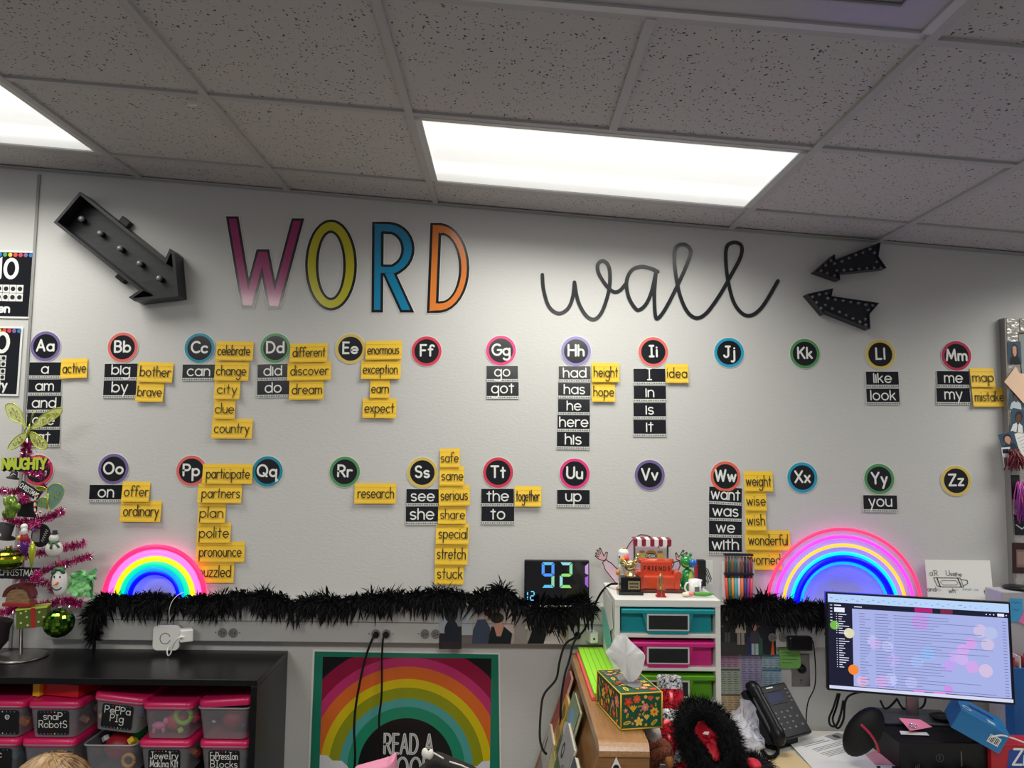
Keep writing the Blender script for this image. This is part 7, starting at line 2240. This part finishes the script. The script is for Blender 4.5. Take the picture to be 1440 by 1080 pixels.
front, back = [], []
rr = random.Random(12)
cen = Vector((0, 0, .055))
rim = catmull([base + Vector((a * 1.25 - .012 * z / .1, -.012 + .012 * math.sin(9 * a * 20), z * 1.3)) for a, z in outer], 2, True)
cc = base + Vector((-.012, -.0, .078))
rows = []
for t in (0, .3, .6, .85, 1):
    rows.append([cc.lerp(r_, t) + Vector((0, -.016 * (1 - t) + .006 * math.sin(j * .9 + t * 3) * t, 0)) for j, r_ in enumerate(rim)])
q.grid(rows, None, True, True)
rows = []
for t in (1, .8, .5, .2, 0):
    rows.append([cc.lerp(r_, t * .96) + Vector((.004, .02 * (1 - t) + .004 * math.sin(j * .7) * t + .003, -.002)) for j, r_ in enumerate(rim)])
q.grid(rows, None, True, True)
q.build('tissue', root, fix=False)
# ------------------------------------------------------------------ cushions in front of the poster
root = thing('low_table', (-.36, -.62, 0), 'low table under the poster, mostly below the picture edge', 'table')
q = MB(WD); q.box((-.36, -.62, .575), (.62, .42, .03), None, None, .004); q.build('tabletop', root)
for x in (-.62, -.1):
    for y in (-.79, -.45):
        q = MB(WD); q.box((x, y, .28), (.04, .04, .56)); q.build('leg', root)
c = at(536, 1108, -.62)
PKF = bump(mat('pink_fabric', S(232, 148, 178), .8), 120, .4, .003)
pts = [at(495, 1083, -.62), at(528, 1074, -.62), at(546, 1069, -.62), at(556, 1061, -.62), at(557, 1082, -.62), at(556, 1140, -.62), at(500, 1150, -.62)]
q = MB(PKF)
base = Fr((0, -.62, 0))
poly = [(p.x, p.z) for p in pts]
mn = .5905
poly = [(a, max(mn, b_)) for a, b_ in poly]
q.prism(base, poly, -.04, .035, None)
o = q.build('pink_cushion', None, at(530, 1090, -.62))
tag(o, 'pink fabric corner standing before the poster under the black cord', 'cushion')
bv = o.modifiers.new('soft', 'BEVEL'); bv.width = .018; bv.segments = 3
pts = [at(560, 1110, -.72), at(598, 1076, -.72), at(604, 1064, -.72), at(616, 1062, -.72), at(664, 1082, -.72), at(690, 1100, -.72), at(690, 1150, -.72), at(560, 1150, -.72)]
base = Fr((0, -.72, 0))
poly = [(p.x, max(mn, p.z)) for p in pts]
q = MB(mat('black_canvas', S(30, 26, 26), .85)); q.prism(base, poly, -.04, .03)
o = q.build('drawstring_bag', None, at(620, 1095, -.72))
tag(o, 'black cloth bag with white knotted cord and piping before the poster', 'bag')
bv = o.modifiers.new('soft', 'BEVEL'); bv.width = .012; bv.segments = 3
WC = bump(mat('white_cord', S(226, 222, 214), .8), 300, .5, .002)
q = MB(WC)
kx = mpp(-.75)
q.ell(at(598, 1060, -.755), (5 * kx, 5 * kx, 7.5 * kx), None, 12, roteul(0, -12, 0)); q.ell(at(605, 1061, -.76), (4.5 * kx, 5 * kx, 7 * kx), None, 12, roteul(0, 14, 0))
q.build('knot', o)
q = MB(WC); q.tube(catmull([at(604, 1059, -.755), at(608, 1058, -.755), at(624, 1067, -.758)], 4), 1.1 * kx, None, 8); q.tube([at(632, 1071, -.758), at(648, 1076, -.758), at(672, 1087, -.758)], 1.1 * kx, None, 8); q.build('white_piping', o)
# ------------------------------------------------------------------ right side: framed board, cabinet, boxes
FY = -.036
root = thing('framed_board', at(1424, 640, FY), 'silver framed pinboard with dark edge hung at the wall end, covered in photos', 'pinboard')
SIL = bump(mat('embossed_silver', S(178, 174, 168), .3, .35), 34, .9, .01, 2)
x0_, zt4, zb4 = at(1414.5, 447, FY).x, at(1416, 447, FY).z, at(1419, 832, FY).z
fr = Fr((x0_, 0, 0))
wB = .72
q = MB(mat('frame_side_metal', S(150, 147, 142), .4, .3)); q.fbox(fr, -.006, zb4, .0, zt4, .001, -FY, None, .001); q.fbox(fr, -.004, zb4 + .004, wB, zt4 - .004, .001, -FY - .012); q.build('back_box', root)
q = MB(SIL)
fwd = .055
for a0, b0, a1, b1 in ((0, zb4, fwd, zt4), (fwd, zt4 - fwd, wB - fwd, zt4), (fwd, zb4, wB - fwd, zb4 + fwd), (wB - fwd, zb4, wB, zt4)):
    q.fbox(fr, a0, b0, a1, b1, -FY - .012, -FY, None, .004)
q.build('silver_frame', root)
q = MB(mat('mirror_panel', S(150, 154, 152), .12, .4)); q.rect(fr, fwd, zb4 + fwd, wB - fwd, zt4 - fwd, -FY - .008); q.build('mirror_panel', root, fix=False)
BG = pm(62, 86, 106)
def portrait(x0, y0, x1, y1, tilt, label, skin, hair, shirt, extra=(), lift=.002):
    sh = [('r', 0, 0, 1, 1, BG), ('p', [(.06, 0), (.94, 0), (.84, .3), (.6, .4), (.4, .4), (.16, .3)], shirt), ('e', .5, .66, .27, .25, hair), ('r', .42, .34, .58, .5, skin), ('e', .5, .6, .19, .2, skin)] + list(extra)
    printed('portrait_photo', label, 'photo', x0, y0, x1, y1, FY, tilt, WHITE, sh, 'portrait photos on the silver frame', lift)
portrait(1417, 480, 1435.5, 512.5, 0, 'portrait photo of a long dark haired person in black top on silver frame', FACE, HAIRD, pm(40, 40, 44), [('p', [(.24, .3), (.36, .3), (.36, .7), (.22, .7)], HAIRD), ('p', [(.64, .3), (.78, .3), (.78, .7), (.64, .7)], HAIRD)])
portrait(1419, 546, 1438, 576, 6, 'portrait photo in blue half hidden under the tan paper arrow', FACE2, HAIRD, pm(190, 200, 206))
portrait(1421, 575, 1441, 608, 10, 'portrait photo of a person in white shirt and dark tie', FACE2, HAIRD, pm(226, 226, 226), [('p', [(.47, .02), (.55, .02), (.53, .34), (.48, .34)], BLACKM)], .0032)
portrait(1405, 608, 1428, 633, -14, 'portrait photo of a short haired smiling person tilted over the frame edge', FACE, HAIRD, pm(50, 56, 70), (), .0045)
printed('id_card', 'white and grey identity card pinned below the tilted portrait', 'card', 1408.5, 629, 1421, 657, FY, -5, WHITE, [('r', .08, .7, .8, .92, pm(40, 50, 72)), ('r', .1, .1, .5, .5, pm(120, 120, 124)), ('r', .55, .1, .9, .4, pm(160, 160, 164))], None, .0055)
printed('portrait_photo', 'large grey photo print tucked at the top of the silver frame', 'photo', 1434, 465, 1470, 532, FY, -2, pm(146, 150, 148), [('r', .02, .94, 1, .98, pm(90, 30, 30)), ('r', 0, 0, 1, .93, pm(142, 150, 146)), ('e', .6, .5, .25, .22, pm(176, 166, 158)), ('e', .6, .6, .2, .14, pm(90, 70, 60))], 'portrait photos on the silver frame', .0012)
TANP = mat('tan_paper', S(232, 196, 168), .6)
frA = Fr(at(1411, 537, FY) )
q = MB(TANP); kF = mpp(FY)
q.prism(frA, [(0, 0), (17 * kF, 22 * kF), (22 * kF, 12 * kF), (60 * kF, 12 * kF), (60 * kF, -36 * kF), (26 * kF, -30 * kF)], .005, .0062)
tag(q.build('paper_arrow', None, frA.o), 'tan paper arrow pointing at the mistake card from the silver frame', 'paper')
printed('letter_paper', 'white written paper pinned beside the tilted portrait on silver frame', 'paper', 1429, 602, 1470, 640, FY, -24, WHITE, [('l', [(.1, .8 - j * .12), (.9, .8 - j * .12)], .012, pm(120, 120, 126)) for j in range(6)], None, .0025, 'handwriting')
# tassels
def tassel(px, py, n, L, cols_, label, name='tassel', wob=.3):
    rr = random.Random(int(px))
    o = at(px, py, FY - .02)
    root = thing(name, o, label, 'tassel', 'tassels on the silver frame')
    q = MB()
    for j in range(n):
        a = o + Vector((rr.uniform(-.012, .02), rr.uniform(-.012, .012), rr.uniform(-.01, .01)))
        e_ = a + Vector((rr.uniform(-.03, .04) * wob * 2, rr.uniform(-.02, .01), -L * rr.uniform(.7, 1.05)))
        q.tube([a, (a + e_) / 2 + Vector((rr.uniform(-.01, .01), -.006, 0)), e_], .0024, cols_[j % len(cols_)], 5)
    q.build('strands', root)
tassel(1424, 634, 46, .075, [TOY(110, 36, 50), TOY(60, 26, 34), TOY(150, 60, 70)], 'dark red and black pompom cluster under the identity card', wob=.6)
tassel(1436, 680, 50, .14, [TOY(196, 60, 150), TOY(150, 50, 150), TOY(214, 90, 170), TOY(120, 60, 140)], 'bright magenta and purple tassel hanging on the silver frame')
printed('dark_photo', 'dark photo print beside the magenta tassel on the silver frame', 'photo', 1422, 668, 1434, 702, FY, 0, pm(24, 24, 28), [('r', .1, .1, .9, .9, pm(34, 34, 40))], None, .0012)
printed('dark_photo', 'dark print with a white chevron below the magenta tassel', 'photo', 1426, 724, 1452, 752, FY, 0, pm(22, 24, 36), [('l', [(.1, .5), (.4, .3), (.8, .6)], .06, pm(190, 190, 196))], None, .0014)
printed('dark_photo', 'dark red and brown print at the foot of the silver frame', 'photo', 1423, 764, 1460, 806, FY, 2, pm(50, 26, 28), [('r', .16, .2, 1, .78, pm(126, 100, 92)), ('r', .2, .3, .5, .7, pm(150, 120, 110))], None, .0012)
# file cabinet on the desk end
cx0 = at(1409, 860, -.165).x
root = thing('file_cabinet', (cx0 + .2, -.14, DZ), 'pale grey cabinet box with sticky notes beside the monitor', 'cabinet')
zc = at(1409, 832, -.165).z
q = MB(mat('cabinet_grey', S(176, 172, 178), .5)); q.box((cx0 + .22, -.115, (zc + DZ) / 2), (.44, .1, zc - DZ), None, None, .004); q.build('body', root)
q = MB(BLACKP); q.lathe((cx0 + .1, -.115, zc), [(.04, 0), (.055, .006), (.05, .012), (.001, .012)], None, 20); q.build('top_knob', root)
printed('sticky_note', 'blue sticky note on the grey cabinet beside the monitor corner', 'sticky note', 1420, 842, 1438, 874, -.1655, 2, mat('blue_note', S(70, 160, 214), .6), [('l', [(.15, .8), (.3, .86), (.4, .78), (.6, .85), (.8, .79)], .03, pm(30, 80, 120)), ('l', [(.2, .5), (.35, .56), (.5, .49), (.7, .55)], .03, pm(30, 80, 120))], 'sticky notes', .001, 'handwriting')
printed('sticky_note', 'bright pink sticky note at the frame edge beside the blue one', 'sticky note', 1436, 858, 1456, 880, -.1655, 28, mat('hot_pink_note', S(242, 120, 176), .6), [], 'sticky notes', .0022)
# blue folder holder with red files
bx = at(1421, 940, -.23)
zt5 = bx.z
root = thing('magazine_file', (bx.x + .13, -.2, DZ), 'blue file holder with red folders sticking out beside the monitor', 'file holder')
q = MB(mat('blue_board', S(22, 92, 158), .5)); q.box((bx.x + .14, -.2, (zt5 + DZ) / 2), (.26, .05, zt5 - DZ), None, None, .002); q.build('holder', root)
for j, c in enumerate(((170, 50, 60), (214, 206, 200), (150, 40, 54), (196, 80, 70))):
    q = MB(TOY(*c)); q.box((bx.x + .02 + j * .022, -.2, zt5 + .012), (.005, .045, .05 + .008 * (j % 2))); q.build('folder', root)
# tilted blue carton
A_, B_, C_ = at(1352, 997, -.42), at(1412, 1030, -.46), at(1366, 986, -.30)
fr = Fr(A_, B_ - A_, C_ - A_ )
root = thing('blue_carton', A_ + (B_ - A_) / 2, 'blue cardboard carton tipped over beside the computer', 'carton')
lw_ = (B_ - A_).length + .02
q = MB(mat('blue_carton', S(24, 116, 176), .4)); q.fbox(fr, 0, 0, lw_, .13, -.075, 0, None, .002); q.build('carton', root)
q = MB(mat('pale_blue_print', S(170, 204, 226), .4)); q.disc(fr, .025, .04, .016, .016, .0008); q.disc(fr, .025, .04, .009, .009, .0012, mat('blue_carton')); q.rect(fr, .09, .015, .115, .04, .0008); q.rect(fr, .04, .07, .12, .09, .0008, mat('navy_print', S(24, 50, 110), .4)); q.build('printed_mark', root, fix=False)
fe = Fr(fr(lw_, .0, 0), fr.v, -fr.n)
q = MB(WHITE); q.rect(fe, .03, .02, .075, .05, .0014)
for j in range(9):
    q.rect(fe, .033 + j * .0045, .024, .0345 + j * .0045 + (.001 if j % 3 else 0), .046, .002, BLACKM)
fs = Fr(fr(0, 0, -.075), fr.u, fr.n)
q.rect(fs, lw_ - .05, .02, lw_ - .015, .05, .0014, WHITE)
for j in range(7):
    q.rect(fs, lw_ - .047 + j * .0045, .024, lw_ - .0455 + j * .0045 + (.001 if j % 3 else 0), .046, .002, BLACKM)
q.build('barcode_label', root, fix=False)
# bag box
zx = at(1397, 1040, -.42)
root = thing('bag_box', (zx.x + .14, -.34, DZ), 'red and blue box of food bags lettered in white on the desk', 'box')
hz = .098
q = MB(TOY(186, 30, 46)); q.box((zx.x + .15, -.36, DZ + hz / 2 + .0005), (.3, .09, hz), None, None, .002); q.build('box', root)
fr = Fr((zx.x, -.4055, DZ))
q = MB(mat('bag_box_blue', S(22, 70, 156), .4)); q.flat(fr, [(.05, .012), (.3, .012), (.3, hz - .016), (.062, hz - .016)], .0004); q.build('blue_panel', root, fix=False)
q = MB(LETW); letters(q, fr, 'Ziploc', .072 + .075, .034, .03, .0075, .001, None, .25, 1.0, .15, slant=.12); q.build('lettering', root, fix=False)
q = MB(WHITEP); C = catmull([at(1393, 1037, -.45), at(1408, 1034, -.46), at(1424, 1038, -.46), at(1445, 1046, -.45)], 6); q.tube(C, .0028, None, 6)
tag(q.build('white_cable', None, C[0]), 'white cable curling over the food bag box', 'cable')
# ------------------------------------------------------------------ child at the frame's lower edge
hc = at(62, 1108, -1.47)
gx, gy = hc.x, hc.y
topz = at(62, 1067, -1.47).z
H_ = topz
def skinmesh(chains, name):
    """chains: lists of (point, radius); grows one surface over a stick figure"""
    bm = bmesh.new(); lay = bm.verts.layers.skin.verify()
    seen = {}
    first = True
    for ch in chains:
        prev = None
        for p, r in ch:
            key = tuple(round(c, 4) for c in p)
            v = seen.get(key)
            if v is None:
                v = bm.verts.new(p); seen[key] = v
                v[lay].radius = (r, r)
                if first:
                    v[lay].use_root = True; first = False
            if prev is not None and prev is not v and bm.edges.get((prev, v)) is None:
                bm.edges.new((prev, v))
            prev = v
    me = bpy.data.meshes.new(name); bm.to_mesh(me); bm.free()
    o = bpy.data.objects.new(name, me)
    m = o.modifiers.new('skin', 'SKIN'); m.use_smooth_shade = True
    s = o.modifiers.new('sub', 'SUBSURF'); s.levels = 2; s.render_levels = 2
    COL.objects.link(o)
    return o
s_ = H_ / 1.19
V = lambda x, y, z: (x * s_, y * s_, z * s_)
body = []
pel = (V(0, 0, .56), .085)
body.append([pel, (V(0, .0, .68), .085), (V(0, .005, .80), .09), (V(0, .01, .87), .06), (V(0, .015, .925), .038), (V(0, .015, .97), .04)])
for s in (-1, 1):
    body.append([pel, (V(s * .065, 0, .52), .07), (V(s * .07, -.005, .30), .046), (V(s * .07, .005, .10), .032), (V(s * .07, .0, .035), .03), (V(s * .075, .09, .025), .026)])
    arm = [(V(0, .01, .87), .06), (V(s * .11, .01, .845), .042), (V(s * .145, .0, .69), .031), (V(s * .15, .05, .55), .022), (V(s * .152, .062, .52), .021), (V(s * .152, .072, .49), .022)]
    body.append(arm)
    palm = V(s * .152, .072, .49)
    for f_, (dx, ln) in enumerate(((-.022, .045), (-.008, .052), (.006, .05), (.019, .042))):
        b0_ = V(s * .152 + dx, .078, .475)
        body.append([(palm, .022), (b0_, .0085), (V(s * .152 + dx, .086, .475 - ln * .5), .008), (V(s * .152 + dx, .088, .475 - ln), .007)])
    body.append([(palm, .022), (V(s * .128, .085, .485), .009), (V(s * .122, .097, .462), .008)])
ob = skinmesh(body, 'person')
# settle the grown surface into a plain mesh and add the head to it
dg = bpy.context.evaluated_depsgraph_get()
ev = ob.evaluated_get(dg)
bmh = bmesh.new(); bmh.from_mesh(ev.to_mesh())
bpy.data.objects.remove(ob)
q = MB(SKIN); q.mi(SKIN)
q.bm.free(); q.bm = bmh
for f_ in q.bm.faces:
    f_.material_index = 0; f_.smooth = True
hcz = 1.09 * s_
rows = []
for j in range(13):
    t = PI * j / 12
    r, z = math.sin(t), -math.cos(t)
    row = []
    for i in range(24):
        a = 2 * PI * i / 24
        wx = .074 * (1 - .14 * max(0, -z)); wy = .09 * (1 - .1 * max(0, -z))
        row.append(Vector((r * wx * math.cos(a), .018 + r * wy * math.sin(a) + (.012 if z < -.3 and math.sin(a) > .3 else 0), hcz / s_ + .103 * z)) * s_)
    rows.append(row)
q.grid(rows, SKIN, True, True)
q.ell(V(0, .112, 1.075), (.011, .014, .014)); 
for s in (-1, 1):
    q.ell(V(s * .077, .012, 1.08), (.01, .016, .024))
tr = Matrix.Translation((gx, gy, 0)) @ Matrix.Rotation(math.radians(-14), 4, 'Z')
bmesh.ops.transform(q.bm, matrix=tr, verts=q.bm.verts[:])
person = q.build('person', None, (gx, gy, 0))
tag(person, 'child with light brown hair facing the black bookshelf, only the crown showing', 'person')
HAIR = noise_col(mat('light_brown_hair', S(170, 134, 94), .45), S(126, 94, 62), S(196, 160, 116), 30, .3, .7, 3, (6, 1, 1))
def tp(x, y, z):
    return tr @ (Vector((x, y, z)) * s_)
q = MB(HAIR)
rows = []
for j in range(11):
    t = PI * (.0 + .66 * j / 10)
    r, z = math.sin(t), math.cos(t)
    rows.append([tp(r * (.083 + .0022 * math.sin(i * 2.3 + j * .6)) * math.cos(2 * PI * i / 40), .010 + r * .098 * math.sin(2 * PI * i / 40) * (1 if math.sin(2 * PI * i / 40) < .5 or j < 5 else .92), 1.085 + .108 * z) for i in range(40)])
q.grid(rows, None, True, True)
cr = Vector((.01, -.03, 1.19))
rh = random.Random(3)
for j in range(420):
    a = rh.uniform(0, 2 * PI); w = .0016
    t0, t1 = rh.uniform(.0, .5), rh.uniform(1.2, 1.9)
    P = []
    for i in range(6):
        t = t0 + (t1 - t0) * i / 5
        aa = a + .25 * (t - t0)
        e_ = 1.0 + rh.uniform(.005, .03)
        P.append(tp(math.sin(t) * .084 * e_ * math.cos(aa), .010 + math.sin(t) * .099 * e_ * math.sin(aa), 1.085 + .109 * math.cos(t) * e_))
    rows = []
    for i, p in enumerate(P):
        d = Vector((-math.sin(a), math.cos(a), 0)) * w * (1 - .6 * i / 5)
        rows.append([p - d, p + d])
    q.grid(rows, None, True)
q.build('hair', person, fix=False)
q = MB(BLACKM)
for s in (-1, 1):
    p = tp(s * .03, .102, 1.095); q.ell(p, (.009, .006, .006), None, 10)
q.build('eye', person)
q = MB(TOY(190, 96, 92)); q.ell(tp(0, .105, 1.04), (.018, .006, .005), None, 10); q.build('mouth', person)
def lathe_body(prof, name, m):
    q = MB(m); rows = []
    for x, y, z, cy in prof:
        rows.append([tp(x * math.cos(2 * PI * i / 24), cy + y * math.sin(2 * PI * i / 24), z) for i in range(24)])
    q.grid(rows, None, True, True); return q
q = lathe_body([(.115, .1, .50, 0), (.112, .1, .58, 0), (.108, .098, .72, 0), (.118, .1, .82, .005), (.1, .085, .885, .01), (.055, .055, .915, .012)], 'shirt', TOY(60, 86, 130))
for s in (-1, 1):
    q.tube([tp(s * .08, .01, .86), tp(s * .118, .01, .842), tp(s * .14, .003, .74)], [.055 * s_, .054 * s_, .05 * s_], None, 14)
q.build('shirt', person, fix=False)
q = MB(TOY(44, 50, 70))
for s in (-1, 1):
    q.tube([tp(s * .055, 0, .60), tp(s * .066, 0, .5), tp(s * .07, -.005, .3), tp(s * .07, .005, .07)], [.088 * s_, .084 * s_, .06 * s_, .05 * s_], None, 16)
q.build('trousers', person)
q = MB(WHITEP)
for s in (-1, 1):
    q.ell(tp(s * .073, .04, .034), (.045 * s_, .1 * s_, .034 * s_), None, 16, rotz(-14))
q.build('shoe', person)
